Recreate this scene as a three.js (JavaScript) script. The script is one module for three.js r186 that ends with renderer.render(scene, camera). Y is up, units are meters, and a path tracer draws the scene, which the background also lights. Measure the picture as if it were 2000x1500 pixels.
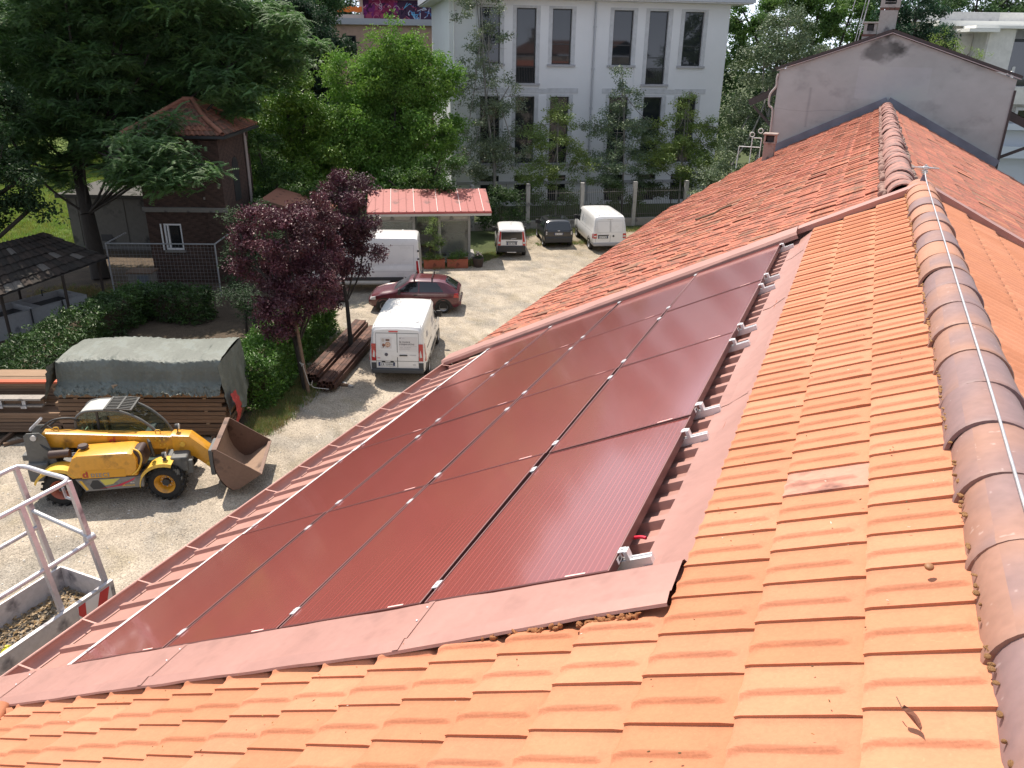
import * as THREE from 'three';
import { mergeGeometries, toCreasedNormals } from 'three/addons/utils/BufferGeometryUtils.js';
import { RoundedBoxGeometry } from 'three/addons/geometries/RoundedBoxGeometry.js';

// ---------------------------------------------------------------- camera, sky, sun, exposure
const scene = new THREE.Scene();
const camera = new THREE.PerspectiveCamera(51.57, 4 / 3, 0.05, 600);
camera.rotation.order = 'YXZ';
camera.position.set(0.673, 10.3, 2.695);
camera.rotation.set(-0.400, 0.398, 0.016);
const renderer = new THREE.WebGLRenderer({ antialias: true });
renderer.setSize(1024, 768);
renderer.toneMapping = THREE.LinearToneMapping;
renderer.toneMappingExposure = 1.45;
renderer.shadowMap.enabled = true;
const SUN = new THREE.Vector3(-0.385, 0.875, -0.295).normalize();
{ // hazy early summer sky: pale blue overhead, milky toward the horizon, brightest round the sun, thin high cloud
  const w = 512, h = 256, d = new Float32Array(w * h * 4), dir = new THREE.Vector3();
  for (let j = 0; j < h; j++) for (let i = 0; i < w; i++) {
    const th = ((j + 0.5) / h - 0.5) * Math.PI, ph = ((i + 0.5) / w - 0.5) * 2 * Math.PI; dir.set(Math.cos(th) * Math.cos(ph), Math.sin(th), Math.cos(th) * Math.sin(ph));
    const e = Math.max(0, dir.y), a = Math.acos(Math.min(1, Math.max(-1, dir.dot(SUN)))) * 57.3, hz = Math.exp(-e * 4.5), h2 = Math.exp(-e * 9), au = 1.1 * Math.exp(-a / 13) + 0.5 * Math.exp(-a / 38);
    const cl = Math.max(0, Math.sin(dir.x * 5 + 2 * Math.sin(dir.z * 4)) * Math.sin(dir.z * 6 + 1.7 * Math.sin(dir.x * 3 + 1))) * 0.12 * Math.min(1, e * 4);
    const k = (j * w + i) * 4; d[k] = 0.235 + 0.27 * hz + 0.42 * h2 + au * 0.96 + cl; d[k + 1] = 0.285 + 0.265 * hz + 0.45 * h2 + au * 0.97 + cl; d[k + 2] = 0.385 + 0.25 * hz + 0.56 * h2 + au * 1.0 + cl; d[k + 3] = 1;
  }
  const t = new THREE.DataTexture(d, w, h, THREE.RGBAFormat, THREE.FloatType); t.mapping = THREE.EquirectangularReflectionMapping; t.minFilter = t.magFilter = THREE.LinearFilter; t.needsUpdate = true; scene.background = t; scene.environment = t;
}
scene.environmentIntensity = 1;
const sun = new THREE.DirectionalLight(0xfff3e4, 4.9);
sun.position.copy(SUN).multiplyScalar(120).add(new THREE.Vector3(-12, 0, -25));
sun.target.position.set(-12, 0, -25);
sun.castShadow = true;
sun.shadow.mapSize.set(4096, 4096);
Object.assign(sun.shadow.camera, { left: -60, right: 60, top: 60, bottom: -60, near: 1, far: 260 });
scene.add(sun, sun.target);

// ---------------------------------------------------------------- helpers
function rng(seed) { let a = seed >>> 0; return () => { a = (a + 0x6D2B79F5) | 0; let t = Math.imul(a ^ (a >>> 15), 1 | a); t = (t + Math.imul(t ^ (t >>> 7), 61 | t)) ^ t; return ((t ^ (t >>> 14)) >>> 0) / 4294967296; }; }
const rnd = rng(11), RR = (a, b) => a + (b - a) * rnd();
const gauss = () => (rnd() + rnd() + rnd() + rnd() - 2) * 1.0;
const V = (x, y, z) => new THREE.Vector3(x, y, z);
const used = {};
function numbered(n) { const k = used[n] = (used[n] ?? -1) + 1; return k ? `${n}_${String(k).padStart(3, '0')}` : n; }
function tag(o, label, category, group) { o.userData.label = label; if (category) o.userData.category = category; if (group) o.userData.group = group; return o; }
function thing(name, label, category, pos = [0, 0, 0], turn = 0, group) {
  const o = new THREE.Group(); o.name = numbered(name); o.position.set(...pos); o.rotation.y = turn; scene.add(o);
  return tag(o, label, category, group);
}
const lin2s = (c) => { c = Math.min(1, Math.max(0, c)); return c <= 0.0031308 ? 12.92 * c : 1.055 * Math.pow(c, 1 / 2.4) - 0.055; };
// periodic value noise
function noise2(seed) {
  const p = new Float32Array(65536), r = rng(seed); for (let i = 0; i < 65536; i++) p[i] = r();
  const h = (x, y, per) => p[((((x % per) + per) % per) * 251 + (((y % per) + per) % per) * 4099 + per * 13) & 65535];
  const n = (x, y, per) => { const xi = Math.floor(x), yi = Math.floor(y), u = x - xi, v = y - yi, a = u * u * (3 - 2 * u), b = v * v * (3 - 2 * v); return (h(xi, yi, per) * (1 - a) + h(xi + 1, yi, per) * a) * (1 - b) + (h(xi, yi + 1, per) * (1 - a) + h(xi + 1, yi + 1, per) * a) * b; };
  return (u, v, base = 4, oct = 4, gain = 0.5) => { let s = 0, w = 1, t = 0, f = base; for (let i = 0; i < oct; i++) { s += w * n(u * f, v * f, f); t += w; w *= gain; f *= 2; } return s / t; };
}
const N1 = noise2(1), N2 = noise2(2), N3 = noise2(3);
function tex(n, fn, srgb = true, m = n) {
  const d = new Uint8Array(n * m * 4);
  for (let j = 0; j < m; j++) for (let i = 0; i < n; i++) { const c = fn(i / n, j / m, i, j), k = (j * n + i) * 4; const q = Array.isArray(c) ? c : [c, c, c]; for (let l = 0; l < 3; l++) d[k + l] = 255 * (srgb ? lin2s(q[l]) : Math.min(1, Math.max(0, q[l]))); d[k + 3] = 255; }
  const t = new THREE.DataTexture(d, n, m); t.wrapS = t.wrapT = THREE.RepeatWrapping; t.magFilter = THREE.LinearFilter; t.minFilter = THREE.LinearMipmapLinearFilter; t.generateMipmaps = true;
  if (srgb) t.colorSpace = THREE.SRGBColorSpace; t.needsUpdate = true; return t;
}
function rep(t, metres, my = metres) { const c = t.clone(); c.repeat.set(1 / metres, 1 / my); c.needsUpdate = true; return c; }
const C = (r, g, b) => new THREE.Color().setRGB(r, g, b);
function mat(color, o = {}) { const m = new THREE.MeshPhysicalMaterial({ roughness: 0.8, metalness: 0, side: THREE.DoubleSide, ...o }); m.color.setRGB(...color); return m; }
// shared grain textures (means about 0.85)
const grainFine = tex(256, (u, v) => 0.68 + 0.34 * N1(u, v, 8, 5, 0.75));
const grainCoarse = tex(256, (u, v) => { const a = N2(u, v, 3, 6, 0.6); return 0.6 + 0.5 * a; });
const grainStain = tex(512, (u, v) => { const a = N3(u, v, 4, 6, 0.55), b = N1(u, v, 16, 4, 0.6); const k = a > 0.56 ? (a - 0.56) * 2.2 : 0; return [0.95 - k - 0.25 * (b - 0.5), 0.95 - k * 1.0 - 0.25 * (b - 0.5), 0.95 - k * 0.95 - 0.25 * (b - 0.5)]; });
const bumpFine = tex(256, (u, v) => N1(u, v, 24, 3, 0.6), false);
const bumpCoarse = tex(256, (u, v) => N2(u, v, 6, 5, 0.6), false);
// geometry
function clean(g) { g = g.index ? g.toNonIndexed() : g; for (const k of Object.keys(g.attributes)) if (!['position', 'normal', 'uv', 'color'].includes(k)) g.deleteAttribute(k); if (!g.attributes.normal) g.computeVertexNormals(); return g; }
function boxUV(g) {
  const p = g.attributes.position, n = p.count, uv = new Float32Array(n * 2), a = V(0, 0, 0), b = V(0, 0, 0), c = V(0, 0, 0);
  for (let i = 0; i < n; i += 3) {
    a.fromBufferAttribute(p, i); b.fromBufferAttribute(p, i + 1).sub(a); c.fromBufferAttribute(p, i + 2).sub(a); b.cross(c);
    const x = Math.abs(b.x), y = Math.abs(b.y), z = Math.abs(b.z);
    for (let k = 0; k < 3; k++) { const X = p.getX(i + k), Y = p.getY(i + k), Z = p.getZ(i + k), o = (i + k) * 2; if (y >= x && y >= z) { uv[o] = X; uv[o + 1] = Z; } else if (x >= z) { uv[o] = Z; uv[o + 1] = Y; } else { uv[o] = X; uv[o + 1] = Y; } }
  }
  g.setAttribute('uv', new THREE.BufferAttribute(uv, 2)); return g;
}
function merge(gs) {
  gs = gs.flat(9).map(clean); const col = gs.some((g) => g.attributes.color);
  for (const g of gs) { if (!g.attributes.uv) boxUV(g); if (col && !g.attributes.color) g.setAttribute('color', new THREE.BufferAttribute(new Float32Array(g.attributes.position.count * 3).fill(1), 3)); }
  return gs.length === 1 ? gs[0] : mergeGeometries(gs);
}
function mesh(name, gs, m, parent = scene, keepUV = false) {
  const g = merge(Array.isArray(gs) ? gs : [gs]); if (!keepUV) boxUV(g);
  const o = new THREE.Mesh(g, m); o.name = parent === scene ? numbered(name) : name; o.castShadow = o.receiveShadow = true; parent.add(o); return o;
}
function share(name, g, m, parent, pos, rot, scl) { const o = new THREE.Mesh(g, m); o.name = parent === scene ? numbered(name) : name; o.castShadow = o.receiveShadow = true; if (pos) o.position.set(...pos); if (rot) o.rotation.set(...rot); if (scl) o.scale.set(...scl); parent.add(o); return o; }
function box(w, h, d, x = 0, y = 0, z = 0, rx = 0, ry = 0, rz = 0) { const g = new THREE.BoxGeometry(w, h, d); if (rx || ry || rz) g.applyMatrix4(new THREE.Matrix4().makeRotationFromEuler(new THREE.Euler(rx, ry, rz))); g.translate(x, y, z); return g; }
function rbox(w, h, d, x = 0, y = 0, z = 0, r = 0.01, rx = 0, ry = 0, rz = 0, seg = 1) { const g = new RoundedBoxGeometry(w, h, d, seg, Math.min(r, w / 2.01, h / 2.01, d / 2.01)); if (rx || ry || rz) g.applyMatrix4(new THREE.Matrix4().makeRotationFromEuler(new THREE.Euler(rx, ry, rz))); g.translate(x, y, z); return g; }
function span(x0, x1, y0, y1, z0, z1) { return box(x1 - x0, y1 - y0, z1 - z0, (x0 + x1) / 2, (y0 + y1) / 2, (z0 + z1) / 2); }
function rspan(x0, x1, y0, y1, z0, z1, r = 0.02, seg = 2) { return rbox(x1 - x0, y1 - y0, z1 - z0, (x0 + x1) / 2, (y0 + y1) / 2, (z0 + z1) / 2, r, 0, 0, 0, seg); }
const UPV = V(0, 1, 0);
function rod(a, b, r0, r1 = r0, seg = 8) {
  const A = V(...a), B = V(...b), d = B.clone().sub(A), L = d.length(), g = new THREE.CylinderGeometry(r1, r0, L, seg, 1);
  g.applyQuaternion(new THREE.Quaternion().setFromUnitVectors(UPV, d.normalize())); g.translate((A.x + B.x) / 2, (A.y + B.y) / 2, (A.z + B.z) / 2); return g;
}
function bar(a, b, w, h) { // square bar between points
  const A = V(...a), B = V(...b), d = B.clone().sub(A), L = d.length(), g = new THREE.BoxGeometry(w, h, L);
  const m = new THREE.Matrix4().lookAt(V(0, 0, 0), d, Math.abs(d.y) > 0.99 * L ? V(1, 0, 0) : UPV); g.applyMatrix4(m); g.translate((A.x + B.x) / 2, (A.y + B.y) / 2, (A.z + B.z) / 2); return g;
}
function tube(pts, r, seg = 6, n = 0, closed = false) { const c = new THREE.CatmullRomCurve3(pts.map((p) => V(...p)), closed, 'catmullrom', 0.5); return new THREE.TubeGeometry(c, n || pts.length * 5, r, seg, closed); }
function poly(pts, z0, z1, bev = 0) { // extrude xy outline between z0 and z1
  const s = new THREE.Shape(pts.map((p) => new THREE.Vector2(p[0], p[1]))); const g = new THREE.ExtrudeGeometry(s, { depth: z1 - z0 - 2 * bev, bevelEnabled: bev > 0, bevelSize: bev, bevelThickness: bev, bevelSegments: 2, bevelOffset: -bev, curveSegments: 8 }); g.translate(0, 0, z0 + bev); return g;
}
function quads(grid, flip = false) { // grid[i][j] = [x,y,z]
  const P = [], I = (a) => P.push(...a); const n = grid.length, m = grid[0].length;
  for (let i = 0; i < n - 1; i++) for (let j = 0; j < m - 1; j++) { const a = grid[i][j], b = grid[i + 1][j], c = grid[i + 1][j + 1], d = grid[i][j + 1]; if (flip) { I(a); I(c); I(b); I(a); I(d); I(c); } else { I(a); I(b); I(c); I(a); I(c); I(d); } }
  const g = new THREE.BufferGeometry(); g.setAttribute('position', new THREE.BufferAttribute(new Float32Array(P), 3)); g.computeVertexNormals(); return g;
}
function sheetY(pts, y) { const s = new THREE.ShapeGeometry(new THREE.Shape(pts.map((p) => new THREE.Vector2(p[0], -p[1])))); s.rotateX(-Math.PI / 2); s.translate(0, y, 0); return s; }
const crease = (g, a = 0.6) => toCreasedNormals(g, a);
function canvasTex(w, h, draw) { const c = document.createElement('canvas'); c.width = w; c.height = h; const x = c.getContext('2d'); draw(x, w, h); const t = new THREE.CanvasTexture(c); t.colorSpace = THREE.SRGBColorSpace; return t; }
function decal(w, h) { return new THREE.PlaneGeometry(w, h); } // flat print on a flat sheet, uv 0..1
// metals and common paints
const M = {
  steel: mat([0.62, 0.62, 0.62], { metalness: 0.9, roughness: 0.38, roughnessMap: rep(grainCoarse, 0.5) }),
  alu: mat([0.72, 0.72, 0.73], { metalness: 0.45, roughness: 0.4 }),
  galv: mat([0.55, 0.55, 0.57], { metalness: 0.6, roughness: 0.5, map: rep(grainStain, 0.9) }),
  black: mat([0.012, 0.012, 0.013], { roughness: 0.6 }),
  rubber: mat([0.022, 0.021, 0.02], { roughness: 0.9, map: rep(grainFine, 0.4) }),
  plastic: mat([0.03, 0.031, 0.033], { roughness: 0.55 }),
  glassDark: mat([0.012, 0.014, 0.016], { roughness: 0.06, clearcoat: 1, clearcoatRoughness: 0.03 }),
  glass: mat([0.75, 0.85, 0.82], { transmission: 1, roughness: 0.03, thickness: 0, ior: 1.5 }),
  white: mat([0.8, 0.8, 0.79], { roughness: 0.35, clearcoat: 0.6, clearcoatRoughness: 0.08 }),
  redLens: mat([0.42, 0.012, 0.015], { roughness: 0.15, clearcoat: 1 }),
  clearLens: mat([0.6, 0.58, 0.57], { roughness: 0.12, clearcoat: 1 }),
  plate: mat([0.7, 0.71, 0.7], { roughness: 0.4 }),
  concrete: mat([0.34, 0.33, 0.31], { map: rep(grainStain, 2.4), roughness: 0.92, bumpMap: rep(bumpFine, 0.6), bumpScale: 0.004 }),
  wood: mat([0.2, 0.13, 0.085], { map: rep(grainCoarse, 1.2, 0.15), roughness: 0.9, bumpMap: rep(bumpCoarse, 0.8, 0.08), bumpScale: 0.004 }),
  bark: mat([0.05, 0.042, 0.035], { map: rep(grainCoarse, 0.5, 1.2), roughness: 0.95, bumpMap: rep(bumpCoarse, 0.25, 0.7), bumpScale: 0.02 }),
  barkPale: mat([0.2, 0.19, 0.17], { map: rep(grainStain, 0.7), roughness: 0.9 }),
};
// ---------------------------------------------------------------- ground
function inside(x, z, P) { let c = false; for (let i = 0, j = P.length - 1; i < P.length; j = i++) { const [a, b] = P[i], [d, e] = P[j]; if ((b > z) !== (e > z) && x < ((d - a) * (z - b)) / (e - b) + a) c = !c; } return c; }
const YARD = [[-46, 12], [-46, -2], [-30, -4.5], [-21.5, -8.9], [-18.8, -10.9], [-14.1, -13.2], [-14.6, -15.6], [-15.9, -18.2], [-17.6, -22.4], [-20, -25], [-23, -28], [-21.5, -31], [-17.6, -32.4], [-16.8, -35], [-17.2, -40.5], [-13, -44.5], [-8, -47.5], [0, -52], [14, -58], [20, -30], [20, 12]];
function inYard(x, z) { const w = 0.55; return inside(x + w * (N1(x / 16 + 9, z / 16 + 9, 16, 3) - 0.5) * 2, z + w * (N2(x / 16 + 9, z / 16 + 9, 16, 3) - 0.5) * 2, YARD); }
const stoneTex = tex(1024, (u, v) => { const a = N1(u, v, 96, 3, 0.8), b = N2(u, v, 6, 5, 0.6), c = N3(u, v, 200, 1); const k = 0.60 + 0.55 * (a - 0.5) + 0.5 * (b - 0.5) + 0.5 * (c - 0.5) + 0.1; return [k * 1.0, k * 0.985, k * 0.955]; });
const stoneBump = tex(1024, (u, v) => 0.6 * N1(u, v, 96, 2, 0.7) + 0.4 * N3(u, v, 200, 1), false);
const gravelM = mat([0.52, 0.455, 0.372], { map: rep(stoneTex, 3.3), bumpMap: rep(stoneBump, 3.3), bumpScale: 0.03, roughness: 0.97, vertexColors: true });
const earthM = mat([0.115, 0.085, 0.058], { map: rep(stoneTex, 2.2), bumpMap: rep(stoneBump, 2.2), bumpScale: 0.03, roughness: 1, vertexColors: true });
const grassBaseM = mat([0.1, 0.17, 0.03], { map: rep(stoneTex, 2.9), bumpMap: rep(stoneBump, 2.9), bumpScale: 0.05, roughness: 1, vertexColors: true });
// yard surface with tyre wear, damp patches and leaf dirt as colour of the ground itself
function groundPatch(name, x0, x1, z0, z1, step, y, test, colour, m) {
  const P = [], K = [], nx = Math.round((x1 - x0) / step), nz = Math.round((z1 - z0) / step), col = [], hy = [];
  for (let j = 0; j <= nz; j++) for (let i = 0; i <= nx; i++) { const x = x0 + i * step, z = z0 + j * step; col.push(colour(x, z)); hy.push(y); }
  const id = (i, j) => j * (nx + 1) + i;
  const put = (i, j) => { const x = x0 + i * step, z = z0 + j * step, k = id(i, j); P.push(x, hy[k], z); K.push(...col[k]); };
  for (let j = 0; j < nz; j++) for (let i = 0; i < nx; i++) if (test(x0 + (i + 0.5) * step, z0 + (j + 0.5) * step)) { put(i, j); put(i, j + 1); put(i + 1, j + 1); put(i, j); put(i + 1, j + 1); put(i + 1, j); }
  const g = new THREE.BufferGeometry(); g.setAttribute('position', new THREE.BufferAttribute(new Float32Array(P), 3)); g.setAttribute('color', new THREE.BufferAttribute(new Float32Array(K), 3)); g.computeVertexNormals();
  const o = mesh(name, g, m); o.userData.kind = 'structure'; return o;
}
const arcs = [[-13, -29, 9.5, 0.28], [-13, -29, 11.2, 0.28], [-9, -34, 12, 0.25], [-9, -34, 13.6, 0.25], [-18, -2, 12, 0.3], [-18, -2, 13.7, 0.3]];
function gravelColour(x, z) {
  const a = N1(x / 14 + 5, z / 14 + 5, 14, 4, 0.6), b = N2(x / 3 + 40, z / 3 + 40, 64, 3, 0.6), c = N3(x / 9 + 30, z / 9 + 30, 32, 4, 0.6);
  let k = 0.92 + 0.5 * (a - 0.5) + 0.35 * (b - 0.5); let r = k, g = k, bl = k;
  for (const [cx, cz, rad, w] of arcs) { const d = Math.abs(Math.hypot(x - cx, z - cz) - rad - 0.5 * (b - 0.5)); if (d < w) { const q = 0.2 * (1 - d / w) * (0.4 + c); r -= q; g -= q; bl -= q; } }
  if (c > 0.55) { const q = Math.min(1, (c - 0.55) * 5); r *= 1 - 0.12 * q; g *= 1 - 0.13 * q; bl *= 1 - 0.2 * q; }
  if (a < 0.4) { r *= 0.93; g *= 0.96; bl *= 1.0; }
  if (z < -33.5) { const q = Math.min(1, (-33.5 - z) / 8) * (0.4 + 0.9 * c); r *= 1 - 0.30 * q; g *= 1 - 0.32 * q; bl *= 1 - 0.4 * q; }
  return [r, g, bl];
}
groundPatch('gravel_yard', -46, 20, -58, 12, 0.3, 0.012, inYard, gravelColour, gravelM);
const speck = (x, z) => { const k = 0.7 + 0.7 * N2(x / 5 + 30, z / 5 + 30, 32, 4, 0.6); return [k, k, k]; };
groundPatch('garden_soil', -40, -12, -34, -8, 0.5, 0.006, (x, z) => !inside(x, z, [[-24, -40], [-22, -30], [-17, -31], [-10, -34], [-10, -40]]) && z > -33, speck, earthM);
{ // the wide ground to the horizon
  const g = new THREE.PlaneGeometry(700, 700, 1, 1); g.rotateX(-Math.PI / 2); g.translate(-20, 0, -120);
  const o = mesh('ground', g, mat([0.07, 0.095, 0.028], { map: rep(stoneTex, 4.1), roughness: 1 })); o.userData.kind = 'structure';
}
groundPatch('meadow', -90, -30, -75, -22.8, 1.0, 0.008, (x, z) => inside(x, z, [[-90, -24], [-44, -24], [-38, -24.5], [-34, -30], [-38, -52], [-50, -75], [-90, -75]]), (x, z) => { const k = 0.75 + 0.6 * N3(x / 12 + 20, z / 12 + 20, 16, 4, 0.6), q = N1(x / 6 + 20, z / 6 + 20, 32, 3); return [k * (0.95 + 0.5 * q), k * 1.05, k * 0.8]; }, grassBaseM);
// grass and weeds as tufts
const bladeG = (() => { const P = [], r = rng(5); for (let i = 0; i < 14; i++) { const a = r() * 6.28, l = 0.07 + r() * 0.1, s = 0.006, lean = 0.05 + r() * 0.07, x = (r() - 0.5) * 0.14, z = (r() - 0.5) * 0.14, c = Math.cos(a), q = Math.sin(a); P.push(x - q * s, 0, z + c * s, x + q * s, 0, z - c * s, x + c * lean, l, z + q * lean); } const g = new THREE.BufferGeometry(); g.setAttribute('position', new THREE.BufferAttribute(new Float32Array(P), 3)); g.computeVertexNormals(); return g; })();
const grassM = mat([1, 1, 1], { roughness: 1, transmission: 0.3, thickness: 0 });
const D = new THREE.Object3D(), CC = new THREE.Color();
function scatter(name, g, m, list, parent = scene) { // list of [x,y,z,scale,ry,rx,rz,r,g,b]
  const o = new THREE.InstancedMesh(g, m, list.length); list.forEach((l, i) => { D.position.set(l[0], l[1], l[2]); D.rotation.set(l[5] || 0, l[4] || 0, l[6] || 0); if (Array.isArray(l[3])) D.scale.set(...l[3]); else D.scale.setScalar(l[3]); D.updateMatrix(); o.setMatrixAt(i, D.matrix); o.setColorAt(i, CC.setRGB(l[7], l[8], l[9])); });
  o.name = parent === scene ? numbered(name) : name; o.castShadow = o.receiveShadow = true; o.userData.kind = 'stuff'; parent.add(o); return o;
}
{
  const L = [], edge = (n, ax, az, bx, bz, w, tone) => { for (let i = 0; i < n; i++) { const t = rnd(), x = ax + (bx - ax) * t + gauss() * w, z = az + (bz - az) * t + gauss() * w, dry = rnd(); L.push([x, 0.01, z, RR(0.5, 1.3), RR(0, 6), 0, 0, ...(dry < tone ? [0.26, 0.2, 0.07] : [0.09 + 0.06 * rnd(), 0.15 + 0.07 * rnd(), 0.035])]); } };
  edge(2600, -14.0, -13.4, -15.0, -17.2, 0.42, 0.45); edge(500, -15, -17, -16.6, -22, 0.4, 0.3);
  edge(900, -18.6, -31.9, -16.9, -33, 0.3, 0.5); edge(900, -17.1, -33.2, -16.6, -36, 0.35, 0.3); edge(1600, -17.2, -42, -6, -49, 0.6, 0.25); edge(500, -15.5, -39, -10, -43, 0.5, 0.45); edge(700, -31.5, -20.5, -27.5, -22.5, 0.9, 0.8);
  tag(scatter('grass_tufts', bladeG, grassM, L), 'thin green and straw coloured grass along the gravel edges', 'grass');
  const K = []; for (let i = 0; i < 26000; i++) { const t = rnd(), x = -68 + 34 * rnd(), z = -24 - 34 * rnd(); if (!inside(x, z, [[-70, -24], [-44, -24], [-38.5, -24.6], [-34, -30], [-38, -52], [-50, -75], [-70, -75]])) continue; K.push([x, 0, z, RR(1.2, 2.4), RR(0, 6), 0, 0, 0.12 + 0.14 * rnd(), 0.2 + 0.12 * rnd(), 0.03]); }
  tag(scatter('meadow_grass', bladeG, grassM, K), 'sunlit bright green meadow behind the flat roofed shed', 'grass');
  const S = []; const sg = new THREE.IcosahedronGeometry(0.02, 0); for (let i = 0; i < 5000; i++) { const x = RR(-21, -6), z = RR(-42, -4); if (!inYard(x, z)) continue; const k = RR(0.2, 0.6); S.push([x, 0.015, z, [RR(0.4, 1.6), RR(0.3, 0.8), RR(0.4, 1.6)], RR(0, 6), 0, 0, k, k * 0.95, k * 0.86]); }
  tag(scatter('loose_stones', sg, mat([1, 1, 1], { roughness: 1 }), S), 'loose pale pebbles lying over the gravel yard', 'gravel');
}
// ---------------------------------------------------------------- the roof we stand on
const AL = 0.4703, CA = Math.cos(AL), SA = Math.sin(AL), Y0 = 8.303, RX = 1.5 * CA, RY = Y0 + 1.5 * SA;
// d: metres up the slope from the top edge of the panels, u: metres along the ridge away from us, h: above the panel plane
const RP = (d, u, h = 0) => [d * CA - h * SA, Y0 + d * SA + h * CA, -u];
const RPr = (e, u, h = 0) => [RX + e * CA + h * SA, RY - e * SA + h * CA, -u]; // right slope, e metres down from the ridge
const FL = new THREE.Matrix4().makeBasis(V(0, 0, -1), V(CA, SA, 0), V(-SA, CA, 0)); // local x = along ridge, y = up slope, z = outward
const FR = new THREE.Matrix4().makeBasis(V(0, 0, 1), V(-CA, SA, 0), V(SA, CA, 0));
const clayTex = tex(512, (u, v) => { const a = N1(u, v, 5, 5, 0.6), b = N2(u, v, 60, 2, 0.6), s = N3(u, v, 40, 2, 0.7); const k = 0.86 + 0.2 * (a - 0.5) + 0.12 * (b - 0.5); const p = s > 0.78 ? (s - 0.78) * 1.2 : 0; return [k + p * 0.3, k + p * 0.8, k + p]; });
const clay = [[0.55, 0.218, 0.112], [0.515, 0.198, 0.098], [0.58, 0.238, 0.128], [0.535, 0.212, 0.112]].map((c) => mat(c, { map: rep(clayTex, 0.55), bumpMap: rep(bumpFine, 0.12), bumpScale: 0.0008, roughness: 0.82 }));
const W = 0.2135, EXP = 0.338;
const sst = (a, b, x) => { x = Math.min(1, Math.max(0, (x - a) / (b - a))); return x * x * (3 - 2 * x); };
const TS = [0, 0.03, 0.08, 0.15, 0.25, 0.35, 0.415, 0.435, 0.455, 0.47, 0.485, 0.5, 0.53, 0.58, 0.66, 0.76, 0.87, 0.93, 0.965, 1];
function tileGeo(nx, seed, amp = 0.0145, simple = false, lf = 0.03) {
  const L = EXP + 0.05, r = rng(seed), tw = (r() - 0.5) * 0.004, ys = simple ? [0, 0.1, 0.25, L] : [0, 0.006, 0.018, 0.035, 0.06, 0.12, 0.2, 0.25, 0.272, 0.29, 0.315, L], top = [], low = [];
  const ts = simple ? [0, 0.1, 0.25, 0.4, 0.45, 0.5, 0.6, 0.75, 0.92, 1] : TS;
  const H = (t, y) => { // two pans, each falling away from a crest: steep on the near flank, long and easy on the far one
    const roll = (c, n, f) => { const q = t < c ? (c - t) / n : (t - c) / f; return q < 1 ? 0.5 + 0.5 * Math.cos(Math.PI * q) : 0; };
    const bend = simple ? 0 : 0.1 * Math.pow(1 - Math.min(1, y / 0.06), 2);
    const mid = roll(0.5 - bend, 0.085, 0.32) * (1 - sst(0.268, 0.288, y)), side = Math.max(roll(0, 0.1, 0.34), 0.4 * roll(1.02, 0.09, 0.2)) * (1 - 0.5 * sst(0.3, 0.34, y));
    return amp * Math.max(mid, side) + lf * (1 - y / L) - 0.036 + tw * (t - 0.5) * (1 - y / L) * 2;
  };
  for (const y of ys) { const a = [], b = []; for (const t of ts) { const x = t * (W + 0.002), round = y < 0.01 ? -0.004 * (1 - y / 0.01) : 0; const z = H(t, y) + round; a.push([x, y - (y === 0 ? 0.002 : 0), z]); b.push([x, y + 0.002, z - 0.014]); } top.push(a); low.push(b); }
  const parts = [quads(top, true), quads([low[0], top[0]], true), quads([top.map((q) => q[0]), low.map((q) => q[0])], true)];
  let g = merge(parts); g.deleteAttribute('uv'); g = crease(g, 0.7);
  const p = g.attributes.position, uv = new Float32Array(p.count * 2); for (let i = 0; i < p.count; i++) { uv[2 * i] = p.getX(i) + seed * 0.37; uv[2 * i + 1] = p.getY(i) + seed * 0.61; } g.setAttribute('uv', new THREE.BufferAttribute(uv, 2)); return g;
}
const tileG = [1, 2, 3, 4].map((s) => tileGeo(20, s));
const tileGf = [1, 2, 3].map((s) => tileGeo(12, s));
function placeOn(F, p, rz = 0, tilt = 0) { const m = F.clone(); m.multiply(new THREE.Matrix4().makeRotationFromEuler(new THREE.Euler(tilt, 0, rz))); m.setPosition(...p); return m; }
const house = thing('tiled_house', 'long house under the camera with new bright orange roof tiles', 'house');
const roofNew = new THREE.Group(); roofNew.name = 'roof'; house.add(roofNew);
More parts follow.
